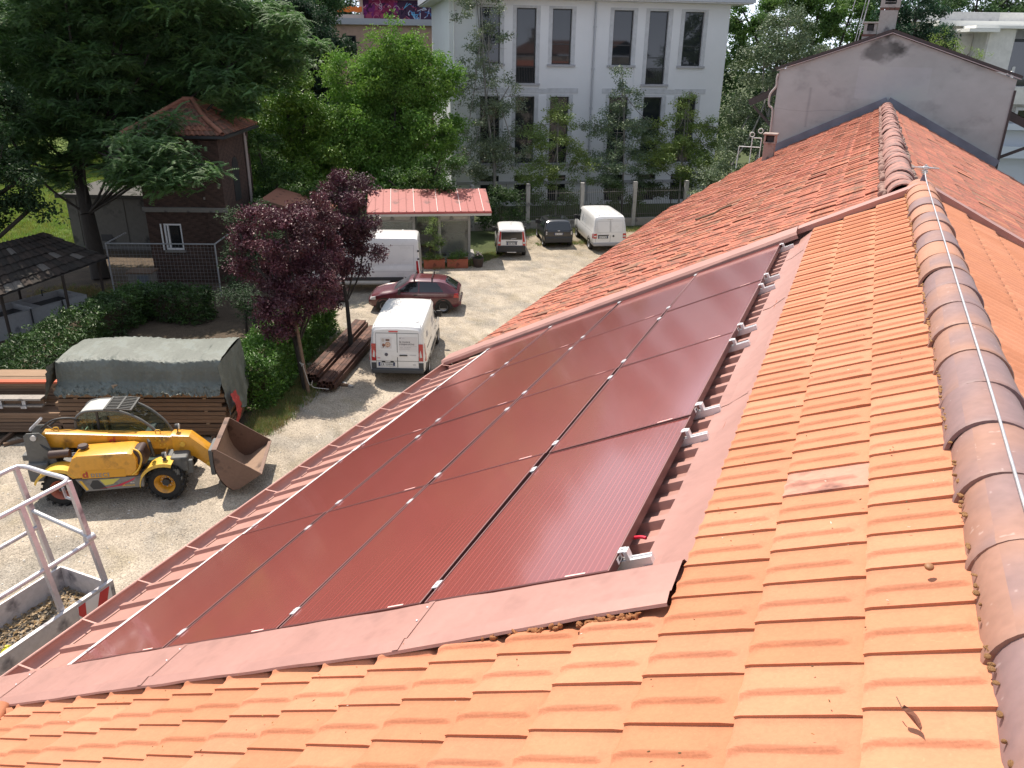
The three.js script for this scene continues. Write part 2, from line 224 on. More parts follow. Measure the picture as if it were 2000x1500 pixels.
{
  const spots = [];
  for (let k = -1; k < 19; k++) for (let j = -11; j < 34; j++) {
    const d = 1.018 - EXP * k, u = -0.066 + W * j; if (u + W > 7.05) continue;
    if (d < 0.27 && u > -0.40) continue;
    if (d < -4.75 || d > 1.25) continue;
    spots.push([FL, RP(d, u, 0.0), u, d, 0]);
  }
  for (let k = 0; k < 9; k++) for (let j = -6; j < 34; j++) { const e = 0.30 + 0.02 + EXP * k + EXP * 0.55, u = -0.05 + W * j; if (u + W > 7.05 || u < -1.2) continue; const p = RPr(e, u + W, 0.0); spots.push([FR, p, u, 0, 1]); }
  const cp = camera.position; for (const s of spots) { s[5] = Math.hypot(s[1][0] - cp.x, s[1][1] - cp.y, s[1][2] - cp.z); camera.updateMatrixWorld(); const q = V(...s[1]).project(camera); s[6] = Math.abs(q.x) < 1.15 && Math.abs(q.y) < 1.2 && q.z < 1 ? 0 : 1; }
  spots.sort((a, b) => a[6] - b[6] || a[5] - b[5]);
  const rest = [[], [], []];
  spots.forEach((s, i) => {
    const m = placeOn(s[0], s[1], RR(-0.007, 0.007), RR(-0.006, 0.006));
    if (i < 298) { const bare = s[0] === FL && Math.abs(s[3] - 0.68) < 0.02 && Math.abs(s[2] - 0.36) < 0.02; const o = new THREE.Mesh(tileG[Math.floor(rnd() * 4)], bare ? mottleM() : clay[Math.floor(rnd() * 4)]); o.name = 'roof_tile'; o.castShadow = o.receiveShadow = true; o.applyMatrix4(m); roofNew.add(o); }
    else rest[Math.floor(rnd() * 3)].push(m);
  });
  rest.forEach((l, i) => { const o = new THREE.InstancedMesh(tileGf[i], clay[3 - i], l.length); l.forEach((m, k) => { o.setMatrixAt(k, m); const q = RR(0.92, 1.05); o.setColorAt(k, CC.setRGB(q, q * RR(0.97, 1.03), q)); }); o.name = 'far_roof_tiles'; o.userData.kind = 'stuff'; o.castShadow = o.receiveShadow = true; roofNew.add(o); });
}
function mottleM() { return mat([0.52, 0.24, 0.17], { map: rep(grainStain, 0.5), roughness: 0.8 }); }
{ // boarding below the tiles, walls and eave of the house
  const deck = (a, b) => quads([[a[0], a[1]], [b[0], b[1]]]);
  mesh('roof_deck', [deck([RP(-4.75, -4.2, -0.062), RP(-4.75, -0.15, -0.062)], [RP(0.2, -4.2, -0.062), RP(0.2, -0.15, -0.062)]), deck([RP(-4.7, -0.15, -0.16), RP(-4.7, 6.95, -0.16)], [RP(0.2, -0.15, -0.16), RP(0.2, 6.95, -0.16)]), deck([RP(0.2, -4.2, -0.062), RP(0.2, 6.95, -0.062)], [RP(1.5, -4.2, -0.062), RP(1.5, 6.95, -0.062)]), deck([RPr(0, -4.2, -0.06), RPr(0, 6.95, -0.06)], [RPr(6.2, -4.2, -0.06), RPr(6.2, 6.95, -0.06)])], mat([0.33, 0.1, 0.05], { map: rep(clayTex, 0.6), roughness: 0.9 }), roofNew);
  const plaster = mat([0.5, 0.42, 0.33], { map: rep(grainStain, 3), bumpMap: rep(bumpFine, 0.5), bumpScale: 0.003, roughness: 0.95 });
  mesh('wall', [span(-3.95, -3.6, 0, 6.2, -6.9, 4.2), span(6.3, 6.65, 0, 6.2, -6.9, 4.2), poly([[-3.95, 0], [6.65, 0], [6.65, 6.25], [RX, RY - 0.25], [-3.95, 6.25]], -7.0, -6.7)], plaster, house);
}
// ridge tiles, some flamed mauve, some plain
const flameTex = (seed) => tex(128, (u, v) => { const a = noiseF[seed % 3](u, v, 2, 2, 0.4), b = N2(u, v, 20, 3, 0.6), s = N3(u, v, 24, 2, 0.7); const k = Math.min(1, Math.max(0, (a - 0.32) * 2.6)); const sp = s > 0.86 ? 0.3 : 0; const g = 0.9 + 0.25 * (b - 0.5); return [(0.34 * (1 - k) + 0.25 * k) * g + sp * 0.3, (0.185 * (1 - k) + 0.16 * k) * g + sp * 0.3, (0.135 * (1 - k) + 0.155 * k) * g + sp * 0.3]; });
const noiseF = [N1, N2, N3];
const flames = [0, 1, 2, 3, 4].map((s) => { const t = flameTex(s); t.offset.set(s * 0.31, s * 0.17); t.repeat.set(1.6, 1.6); return mat([1, 1, 1], { map: t, roughness: 0.6 }); });
const paleRidge = mat([0.46, 0.225, 0.145], { map: rep(clayTex, 0.7), roughness: 0.75 });
const roseRidge = mat([0.43, 0.21, 0.145], { map: rep(clayTex, 0.7), roughness: 0.75 });
function ridgeGeo(r0, r1, L, seg = 18) { // half barrel, x across, y up, z toward us; near lip wider
  const A = []; const B = []; const st = [[0, r0 + 0.003], [0.012, r0 + 0.007], [0.04, r0 + 0.004], [0.06, r0], [L, r1]];
  for (const [s, r] of st) { const a = [], b = []; for (let i = 0; i <= seg; i++) { const t = Math.PI * (-0.04 + 1.08 * i / seg); a.push([-Math.cos(t) * r, Math.sin(t) * r * 0.98, -s]); b.push([-Math.cos(t) * (r - 0.016), Math.sin(t) * (r - 0.016) * 0.98, -s]); } A.push(a); B.push(b); }
  return crease(merge([quads(A), quads([B[0], A[0]])]), 0.5);
}
{
  const g = ridgeGeo(0.166, 0.154, 0.47); boxUV(g);
  const kinds = [];
  for (let i = 0; i < 22; i++) { const u = 7.42 - 0.43 * (i + 1); const far = u > 2.9; let m = far ? (i % 2 ? flames[(i * 3) % 5] : (i % 3 ? paleRidge : roseRidge)) : flames[(i * 2 + 1) % 5]; if (i < 2) m = paleRidge; if (i === 0) m = roseRidge; const o = share('ridge_tile', g, m, roofNew, [RX + RR(-0.006, 0.006), RY - 0.122 + RR(-0.004, 0.004), -u], [0.02, RR(-0.012, 0.012), RR(-0.02, 0.02)]); }
  // yellow mounting foam squeezed out below the ridge and under the flashing
  const F = []; for (let i = 0; i < 200; i++) { const u = RR(-1.6, 7), dd = 1.322 + gauss() * 0.006; F.push([...RP(dd, u, 0.006), [RR(0.3, 0.8), RR(0.2, 0.5), RR(0.3, 0.9)], 0, 0, 0, 0.48, 0.25, 0.1]); }
  for (let i = 0; i < 520; i++) { const d = RR(-4.6, 0.22); if (N3(d * 0.2 + 5, 0.4, 64, 2) < 0.42) continue; F.push([...RP(d, -0.352 + gauss() * 0.014, -0.004 + gauss() * 0.005), [RR(0.5, 1.6), RR(0.4, 1.1), RR(0.3, 0.8)], RR(0, 6), RR(0, 3), 0, 0.55, 0.23, 0.09]); }
  scatter('foam', new THREE.IcosahedronGeometry(0.014, 1), mat([1, 1, 1], { roughness: 0.9, bumpMap: rep(bumpFine, 0.05), bumpScale: 0.004 }), F, roofNew);
}
// copper coloured sheet metal: flashing strips, tray and gutter
const copTex = tex(512, (u, v) => { const a = N1(u, v, 3, 5, 0.6), b = N2(u, v, 24, 4, 0.65), c = N3(u, v, 7, 4, 0.6); let k = 0.9 + 0.22 * (a - 0.5) + 0.12 * (b - 0.5); if (c > 0.6) k -= (c - 0.6) * 0.5; return [k, k * 0.995, k * 0.99]; });
const copper = mat([0.43, 0.235, 0.20], { map: rep(copTex, 1.1), roughness: 0.5, metalness: 0.15, bumpMap: rep(bumpCoarse, 0.9), bumpScale: 0.003 });
const copperFar = mat([0.43, 0.235, 0.20], { map: rep(copTex, 1.6), roughness: 0.5, metalness: 0.15 });
{
  const fl = new THREE.Group(); fl.name = 'flashing'; house.add(fl);
  const strip = (name, prof, a, b, n, f, m) => { const g = []; for (let i = 0; i <= n; i++) { const t = a + (b - a) * i / n; g.push(prof.map(([p, h]) => f(t, p + (N1(t * 0.07 + 3, p + 3, 64, 2) - 0.5) * 0.008, h + (N2(t * 0.06 + 3, p * 0.5 + 3, 64, 2) - 0.5) * 0.012))); } return mesh(name, crease(quads(g), 0.35), m, fl); };
  // near strip running down the slope
  strip('near_strip', [[0.0, -0.03], [-0.03, 0.012], [-0.05, 0.02], [-0.25, 0.016], [-0.262, 0.026], [-0.325, 0.014], [-0.33, 0.002]], 0.338, -4.92, 60, (d, u, h) => RP(d, u - 0.07 * sst(0.4, -1.2, d) * (u < -0.2 ? 1 : 0), h), copper);
  for (const d of [-0.9, -2.75, -4.4]) { strip('lap_seam', [[-0.045, 0.0235], [-0.25, 0.02], [-0.264, 0.03], [-0.324, 0.018]], d, d - 0.035, 3, (a, u, h) => RP(a, u - 0.07 * sst(0.4, -1.2, a) * (u < -0.2 ? 1 : 0), h), copper); for (const u of [-0.09, -0.19]) mesh('rivet', new THREE.SphereGeometry(0.006, 8, 5).translate(...RP(d - 0.017, u, 0.024)), M.alu, fl); }
  for (const u of [1.9, 4.1, 6.0]) strip('lap_seam', [[0.09, -0.075], [0.16, -0.07], [0.295, -0.026]], u, u + 0.035, 3, (a, d, h) => RP(d, a, h), copper);
  strip('top_strip', [[0.075, -0.1], [0.08, -0.079], [0.16, -0.074], [0.295, -0.03], [0.335, -0.02], [0.43, -0.045]], -0.12, 7.02, 40, (u, d, h) => RP(d, u, h), copper);
  strip('verge_strip', [[6.772, -0.02], [6.775, 0.025], [6.8, 0.055], [7.08, 0.07], [7.12, 0.06], [7.12, -0.16]], -4.95, 0.18, 40, (d, u, h) => RP(d, u, h), copperFar);
  strip('ridge_end_strip', [[7.0, -0.01], [7.0, 0.05], [7.13, 0.06], [7.13, -0.22]], 0.0, 1.46, 12, (d, u, h) => RP(d, u, h), copperFar);
  strip('right_verge_strip', [[6.98, -0.01], [6.98, 0.05], [7.1, 0.06], [7.1, -0.22]], 0.1, 6.2, 20, (e, u, h) => RPr(e, u, h), copper);
  // ribbed tray under the panels
  const tray = []; for (let u = 0.02; u < 6.9; u += 0.2) tray.push(...[[u, -0.125], [u + 0.12, -0.125], [u + 0.135, -0.085], [u + 0.185, -0.085], [u + 0.2, -0.125]]);
  mesh('ribbed_sheet', quads([tray.map(([u, h]) => RP(-4.74, u, h)), tray.map(([u, h]) => RP(0.11, u, h))], true), copper, fl);
  const eave = []; for (let u = 0.0; u < 6.95; u += 0.275) eave.push([u, -0.075], [u + 0.04, -0.075], [u + 0.05, -0.042], [u + 0.095, -0.042], [u + 0.105, -0.075]);
  mesh('eave_sheet', quads([eave.map(([u, h]) => RP(-4.78, u, h)), eave.map(([u, h]) => RP(-4.02, u, h))], true), mat([0.52, 0.28, 0.23], { map: rep(copTex, 1.2), roughness: 0.45, metalness: 0.2 }), fl);
}
{
  const gut = new THREE.Group(); gut.name = 'gutter'; house.add(gut);
  const ex = RP(-4.78, 0, -0.06), prof = []; for (let i = 0; i <= 10; i++) { const t = Math.PI * i / 10; prof.push([ex[0] - 0.075 + Math.cos(t) * 0.075, ex[1] - 0.01 - Math.sin(t) * 0.085]); }
  const bead = []; for (let i = 0; i <= 10; i++) { const t = Math.PI * 2 * i / 10; bead.push([ex[0] - 0.155 + Math.cos(t) * 0.013, ex[1] - 0.004 + Math.sin(t) * 0.013]); }
  const ext = (pr, a, b) => crease(quads([pr.map(([x, y]) => [x, y, a]), pr.map(([x, y]) => [x, y, b])]), 0.6);
  mesh('gutter_trough', [ext(prof, 4, -6.98), ext(prof.map(([x, y]) => [x, y - 0.003]), 4, -6.98)], copper, gut); mesh('gutter_bead', ext(bead, 4, -6.98), copper, gut);
  mesh('end_cap', poly(prof.slice().reverse(), -6.99, -6.985), copper, gut);
  for (let u = 0.1; u < 6.9; u += 0.55) mesh('gutter_bracket', [bar([ex[0] + 0.12, ex[1] + 0.02, -u], [ex[0] - 0.15, ex[1] + 0.008, -u], 0.014, 0.004), bar([ex[0] + 0.34, ex[1] + 0.135, -u - 0.1], [ex[0] + 0.12, ex[1] + 0.02, -u], 0.02, 0.004)], copper, gut);
  const dp = thing; mesh('downpipe', [rod([ex[0] - 0.02, ex[1] - 0.08, -6.6], [-3.99, 5.6, -6.6], 0.045), rod([-4.0, 5.6, -6.6], [-4.0, 0.1, -6.6], 0.045)], copper, gut);
}
// ---------------------------------------------------------------- solar panels
const PL = 1.689, PW = 1.02;
const pvTex = tex(512, (u, v, i) => { const t = (u * 31.0) % 1, l = t < 0.1 ? 1 : 0, c = ((u * 6.2) % 1) < 0.025 ? 1 : 0; const n = 0.9 + 0.12 * (N1(u, v, 4, 4, 0.6) - 0.5); return [(0.70 + 0.42 * l - 0.1 * c) * n, (0.64 + 0.75 * l) * n, (0.64 + 0.75 * l) * n]; }, true, 256);
pvTex.anisotropy = 8;
const pvM = mat([0.36, 0.095, 0.08], { map: pvTex, roughness: 0.26, clearcoat: 1, clearcoatRoughness: 0.1 });
const frameM = mat([0.12, 0.045, 0.042], { roughness: 0.42, metalness: 0.3 });
const rimM = mat([0.36, 0.2, 0.19], { roughness: 0.38, metalness: 0.5 });
const stickM = mat([0.85, 0.5, 0.46], { roughness: 0.5 });
const whiteStick = mat([0.8, 0.78, 0.77], { roughness: 0.5 });
{
  const w = 0.998, l = PL - 0.005, fr = [span(0, l, 0, 0.012, -0.04, 0), span(0, l, w - 0.012, w, -0.04, 0), span(0, 0.012, 0.012, w - 0.012, -0.04, 0), span(l - 0.012, l, 0.012, w - 0.012, -0.04, 0)];
  const frameG = merge([...fr, span(0.012, l - 0.012, 0.012, w - 0.012, -0.04, -0.006)]); boxUV(frameG);
  const lip = merge([rspan(0.001, l - 0.001, 0.001, 0.008, -0.001, 0.0015, 0.001, 1), rspan(0.001, l - 0.001, w - 0.008, w - 0.001, -0.001, 0.0015, 0.001, 1)]); boxUV(lip);
  const glassG = new THREE.PlaneGeometry(l - 0.024, w - 0.024); { const p = glassG.attributes.position, uv = glassG.attributes.uv; for (let i = 0; i < p.count; i++) uv.setXY(i, (p.getY(i) + w / 2 - 0.012) / w, p.getX(i) / l + 0.5); } glassG.translate(l / 2, w / 2, -0.003);
  const rows = ['lowest', 'second lowest', 'second highest', 'highest'], cols = ['nearest the viewer', 'second from the viewer', 'third from the viewer', 'farthest from the viewer'];
  for (let r = 0; r < 4; r++) for (let c = 0; c < 4; c++) {
    const t = thing('solar_panel', `brick red solar panel in the ${rows[r]} row, ${cols[c]}`, 'solar panel', [0, 0, 0], 0, 'red solar panels set into the roof');
    const tilt = new THREE.Matrix4().makeRotationFromEuler(new THREE.Euler(RR(-0.004, 0.004), RR(-0.004, 0.004), 0));
    const m = FL.clone().multiply(tilt); m.setPosition(...RP(-(4 - r) * PW + 0.011, c * PL + RR(-0.004, 0.004), 0)); m.decompose(t.position, t.quaternion, t.scale);
    share('frame', frameG, frameM, t); share('frame_lip', lip, rimM, t); share('glass', glassG, pvM, t);
    mesh('sticker', span(0.012, 0.022, w - 0.22, w - 0.12, 0, 0.0012), stickM, t);
    if (r === 3) { const s = mesh('side_sticker', [span(0.1, 0.16, w, w + 0.001, -0.034, -0.008)], whiteStick, t); mesh('barcode', span(0.118, 0.142, w + 0.001, w + 0.0015, -0.028, -0.014), M.plastic, t); }
  }
  // rails with their clamps
  const railU = []; for (let c = 0; c < 4; c++) railU.push(c * PL + 0.155, c * PL + 1.44); railU[7] = 6.66;
  const railG = merge([span(-0.02, 0.02, -4.13, 0.125, -0.082, -0.046), span(-0.02, -0.012, -4.13, 0.125, -0.046, -0.04), span(0.012, 0.02, -4.13, 0.125, -0.046, -0.04)]); boxUV(railG);
  const midG = merge([rspan(-0.032, 0.032, -0.018, 0.018, 0.001, 0.007, 0.002, 1), rod([0, 0, 0.007], [0, 0, 0.012], 0.009, 0.009, 8), span(-0.03, 0.03, -0.007, 0.007, -0.045, 0.001)]); boxUV(midG);
  const endG = merge([rspan(-0.022, 0.022, -0.012, 0.02, 0.001, 0.007, 0.002, 1), rspan(-0.022, 0.022, 0.012, 0.032, -0.046, 0.004, 0.002, 1), rod([0, 0.008, 0.006], [0, 0.008, 0.013], 0.008, 0.008, 8)]); boxUV(endG);
  railU.forEach((u, i) => {
    const t = thing('mounting_rail', `aluminium mounting rail with clamps, ${['first', 'second', 'third', 'fourth', 'fifth', 'sixth', 'seventh', 'eighth'][i]} from the viewer across the panels`, 'rail', [0, 0, 0], 0, 'aluminium rails under the solar panels');
    const m = FL.clone(); m.setPosition(...RP(0, u, 0)); m.decompose(t.position, t.quaternion, t.scale);
    share('rail', railG, M.alu, t);
    share('end_clamp', endG, M.alu, t, [0, 0.0, 0]); for (let k = 1; k < 4; k++) share('clamp', midG, M.alu, t, [0, -k * PW, 0]); share('end_clamp', endG, M.alu, t, [0, -4 * PW + 0.008, 0], [0, 0, Math.PI]);
  });
  const e = thing('edge_profile', 'pale aluminium edge profile along the lower side of the panels', 'trim'); const g = []; for (let i = 0; i < 4; i++) { const b = span(i * PL + 0.004, (i + 1) * PL - 0.004, -4 * PW - 0.05, -4 * PW + 0.008, -0.075, -0.002 - 0.003 * (i % 2)); g.push(b); } { const m = FL.clone(); m.setPosition(...RP(0, 0, 0)); m.decompose(e.position, e.quaternion, e.scale); } g.forEach((q) => mesh('profile', q, mat([0.72, 0.7, 0.69], { roughness: 0.5, metalness: 0.2 }), e));
  tag(mesh('cable_end', tube([RP(-0.04, 0.36, -0.05), RP(0.02, 0.34, -0.045), RP(0.05, 0.33, -0.05)], 0.008), mat([0.6, 0.02, 0.05], { roughness: 0.5 })), 'red cable end poking out under the top panel', 'cable');
}
// lifeline post and cable on the ridge
{
  const t = thing('lifeline_post', 'silver lifeline anchor post on the ridge end with side arms', 'anchor post', [RX, RY + 0.03, -7.3]); t.scale.setScalar(0.55);
  mesh('base', [crease(new THREE.CylinderGeometry(0.035, 0.085, 0.14, 4).rotateY(0.78), 0.3).translate(0, 0.06, 0)], mat([0.22, 0.16, 0.18], { roughness: 0.6, metalness: 0.4 }), t);
  mesh('stem', [rod([0, 0.1, 0], [0, 0.27, 0], 0.022), rod([0, 0.16, 0], [0, 0.175, 0], 0.055), rod([0, 0.195, 0], [0, 0.21, 0], 0.06)], M.steel, t);
  mesh('head', [rbox(0.11, 0.07, 0.1, 0, 0.265, 0, 0.02), rod([0, 0.29, 0], [0, 0.33, 0], 0.02)], M.steel, t);
  for (const s of [-1, 1]) mesh('arm', [rod([s * 0.04, 0.265, 0], [s * 0.15, 0.268, 0.01], 0.024, 0.016), rod([s * 0.15, 0.268, 0.01], [s * 0.24, 0.266, 0.015], 0.012)], M.steel, t);
  tag(mesh('lifeline_cable', tube([[RX, RY + 0.14, -7.28], [1.33, 9.09, -6.4], [1.31, 9.075, -2.5], [1.302, 9.07, -0.76], [1.289, 9.07, 0.3], [1.28, 9.07, 2]], 0.006, 6, 60), M.galv), 'thin steel safety cable stretched along the ridge tiles', 'cable');
}
// ---------------------------------------------------------------- the older roof beyond
const OX = 1.16, OYa = 8.88; // old ridge
const OA = 0.468, oc = Math.cos(OA), os = Math.sin(OA);
const OL = (e, u, h = 0) => [OX - e * oc - h * os, OYa - 0.006 * (u - 7) - e * os + h * oc, -u]; // e metres down from the old ridge, left side
const OR = (e, u, h = 0) => [OX + e * oc + h * os, OYa - 0.006 * (u - 7) - e * os + h * oc, -u];
{
  const b = thing('old_tiled_house', 'older roof of weathered red tiles ending at the grey gable wall', 'house');
  const roof = new THREE.Group(); roof.name = 'roof'; b.add(roof);
  const eL = (u) => u < 20 ? 6.2 : 6.2 - (u - 20) * 0.235, eR = () => 6.4, U0 = 7.12, U1 = 28.0;
  const stain = tex(256, (u, v) => { const a = N1(u, v, 3, 5, 0.65), n = N2(u, v, 32, 3, 0.6), l = N3(u, v, 9, 4, 0.65); const k = 0.85 + 0.4 * (a - 0.5) + 0.25 * (n - 0.5); const q = l > 0.56 ? Math.min(1, (l - 0.56) * 6) : 0; return [k * (1 - 0.5 * q), k * (1 - 0.32 * q), k * (1 - 0.25 * q)]; });
  const old = [[0.47, 0.165, 0.105], [0.43, 0.148, 0.096], [0.51, 0.185, 0.11], [0.455, 0.157, 0.1], [0.4, 0.152, 0.1], [0.35, 0.155, 0.098]].map((c) => mat(c, { map: rep(stain, 0.8), roughness: 0.9 }));
  const g3 = [5, 6, 7].map((s) => tileGeo(12, s, 0.01, true, 0.026)), gf = [8, 9].map((s) => tileGeo(10, s, 0.01, true, 0.026));
  const spots = [], w = W * 1.06, ex = 0.355;
  const F1 = new THREE.Matrix4().makeBasis(V(0, 0, -1), V(oc, os, 0), V(-os, oc, 0)), F2 = new THREE.Matrix4().makeBasis(V(0, 0, 1), V(-oc, os, 0), V(os, oc, 0));
  for (let k = 0; k < 18; k++) for (let j = 0; j < 94; j++) { const u = U0 + 0.03 + w * j, e = 0.42 + ex * k; if (u + w > U1) continue; if (e < eL(u) + 0.1) spots.push([F1, OL(e, u, 0), 0]); if (e < eR() && k < 18) spots.push([F2, OR(e, u + w, 0), 1]); }
  const cp = camera.position; for (const s of spots) { s[3] = Math.hypot(s[1][0] - cp.x, s[1][1] - cp.y, s[1][2] - cp.z); const q = V(...s[1]).project(camera); s[4] = Math.abs(q.x) < 1.02 && Math.abs(q.y) < 1.02 ? 0 : 1; }
  spots.sort((a, b2) => a[4] - b2[4] || a[3] - b2[3]);
  const rest = [[], [], [], [], [], []];
  spots.forEach((s, i) => {
    const ragged = rnd() < 0.08 ? 2 : 1; const m = s[0].clone().multiply(new THREE.Matrix4().makeRotationFromEuler(new THREE.Euler(RR(-0.006, 0.006) * ragged, RR(-0.012, 0.012) * ragged, RR(-0.015, 0.015) * ragged))); m.scale(V(1.06, 1.05, 1)); const p = s[1]; m.setPosition(p[0], p[1] + RR(-0.003, 0.005) * ragged + 0.03 * (N1(p[0] / 9 + 40, p[2] / 9 + 40, 64, 2) - 0.5), p[2] + RR(-0.006, 0.006));
    const tone = N3(p[0] / 6 + 60, p[2] / 6 + 60, 64, 3) + RR(-0.25, 0.25); const c = tone > 0.78 ? 4 : tone < 0.24 ? 2 : tone < 0.4 ? 0 : tone < 0.55 ? 3 : tone < 0.68 ? 1 : 5;
    if (i < 298) { const o = new THREE.Mesh(g3[i % 3], old[c]); o.name = 'roof_tile'; o.castShadow = o.receiveShadow = true; o.applyMatrix4(m); roof.add(o); } else rest[c].push(m);
  });
  rest.forEach((l, c) => { const o = new THREE.InstancedMesh(gf[c % 2], old[c], l.length); l.forEach((m, k) => { o.setMatrixAt(k, m); const q = RR(0.82, 1.12); o.setColorAt(k, CC.setRGB(q, q * RR(0.94, 1.06), q)); }); o.name = 'far_roof_tiles'; o.userData.kind = 'stuff'; o.castShadow = o.receiveShadow = true; roof.add(o); });
  const dk = (f, e0, e1) => quads([[f(e0, U0, -0.05), f(e1(U0), U0, -0.05)], [f(e0, 20, -0.05), f(e1(20), 20, -0.05)], [f(e0, U1, -0.05), f(e1(U1), U1, -0.05)]]);
  mesh('roof_deck', [dk(OL, 0, (u) => eL(u)), dk(OR, 0, eR)], mat([0.2, 0.07, 0.045], { roughness: 1 }), roof);
  // mortared ridge
  const rg = ridgeGeo(0.176, 0.172, 0.5, 12); boxUV(rg); const mm = [[0.36, 0.19, 0.16], [0.40, 0.2, 0.165], [0.33, 0.18, 0.155]].map((c) => mat(c, { map: rep(stain, 0.9), bumpMap: rep(bumpCoarse, 0.5), bumpScale: 0.01, roughness: 0.92 }));
  for (let i = 0; i < 50; i++) { const u = 7.4 + 0.415 * i; share('ridge_tile', rg, mm[i % 3], roof, [OX + 0.03 * (N1(i * 0.07, 0.3, 64, 3) - 0.5) * 2 + RR(-0.012, 0.012), OYa - 0.006 * (u - 7) - 0.085 + RR(-0.008, 0.008), -u], [RR(-0.012, 0.02), RR(-0.03, 0.03), 0], [1, RR(0.97, 1.05), 1]); }
  const mo = []; for (let i = 0; i < 260; i++) { const u = RR(7.4, 27.6); mo.push([...OL(0.2 + gauss() * 0.012, u, 0.02), [RR(0.5, 2.2), RR(0.5, 1.2), RR(0.5, 2)], RR(0, 6), RR(0, 3), 0, 0.3, 0.19, 0.16]); } for (let i = 0; i < 120; i++) { const u = RR(7.4, 27.6); mo.push([...OR(0.2 + gauss() * 0.012, u, 0.02), [RR(0.5, 2.2), RR(0.5, 1.2), RR(0.5, 2)], RR(0, 6), RR(0, 3), 0, 0.34, 0.25, 0.21]); }
  scatter('mortar', new THREE.IcosahedronGeometry(0.03, 1), mat([1, 1, 1], { roughness: 1 }), mo, roof);
  const plaster = mat([0.42, 0.36, 0.29], { map: rep(grainStain, 3), roughness: 0.95 });
  mesh('wall', [span(-4.0, -3.7, 0, 5.9, -28, -7.1), span(6.1, 6.4, 0, 5.9, -28, -7.1)], plaster, b);
  mesh('eave_board', [bar(OL(6.2, 7.2, -0.09), OL(6.2, 20, -0.09), 0.1, 0.07)], M.wood, b);
  // short flue on the old roof
  const f = thing('roof_flue', 'stubby rendered flue with a square cowl on the old roof', 'flue', OL(3.75, 25.3, -0.1));
  const fm = mat([0.33, 0.26, 0.23], { map: rep(grainStain, 0.5), roughness: 0.95 });
  mesh('stack', rbox(0.34, 0.62, 0.34, 0, 0.28, 0, 0.02), fm, f); mesh('cowl', [rbox(0.4, 0.05, 0.4, 0, 0.6, 0, 0.01), rspan(-0.19, -0.13, 0.62, 0.85, -0.19, 0.19, 0.01), rspan(0.13, 0.19, 0.62, 0.85, -0.19, 0.19, 0.01), rspan(-0.13, 0.13, 0.62, 0.85, -0.19, -0.15, 0.01)], fm, f); mesh('cap', rbox(0.46, 0.06, 0.46, 0, 0.87, 0, 0.03), fm, f); mesh('liner', [span(-0.1, 0.1, 0.63, 0.8, -0.1, 0.05)], M.plastic, f);
  // loose sticks on the tiles
  const tw = OL(3.3, 13.2, 0.035); tag(mesh('twig', tube([[tw[0] - 0.3, tw[1] - 0.12, tw[2] + 0.2], [tw[0], tw[1], tw[2]], [tw[0] + 0.14, tw[1] + 0.1, tw[2] + 0.02], [tw[0] + 0.3, tw[1] + 0.16, tw[2] - 0.14]], 0.022, 5), M.wood), 'dry broken twig lying on the old red tiles', 'twig');
}
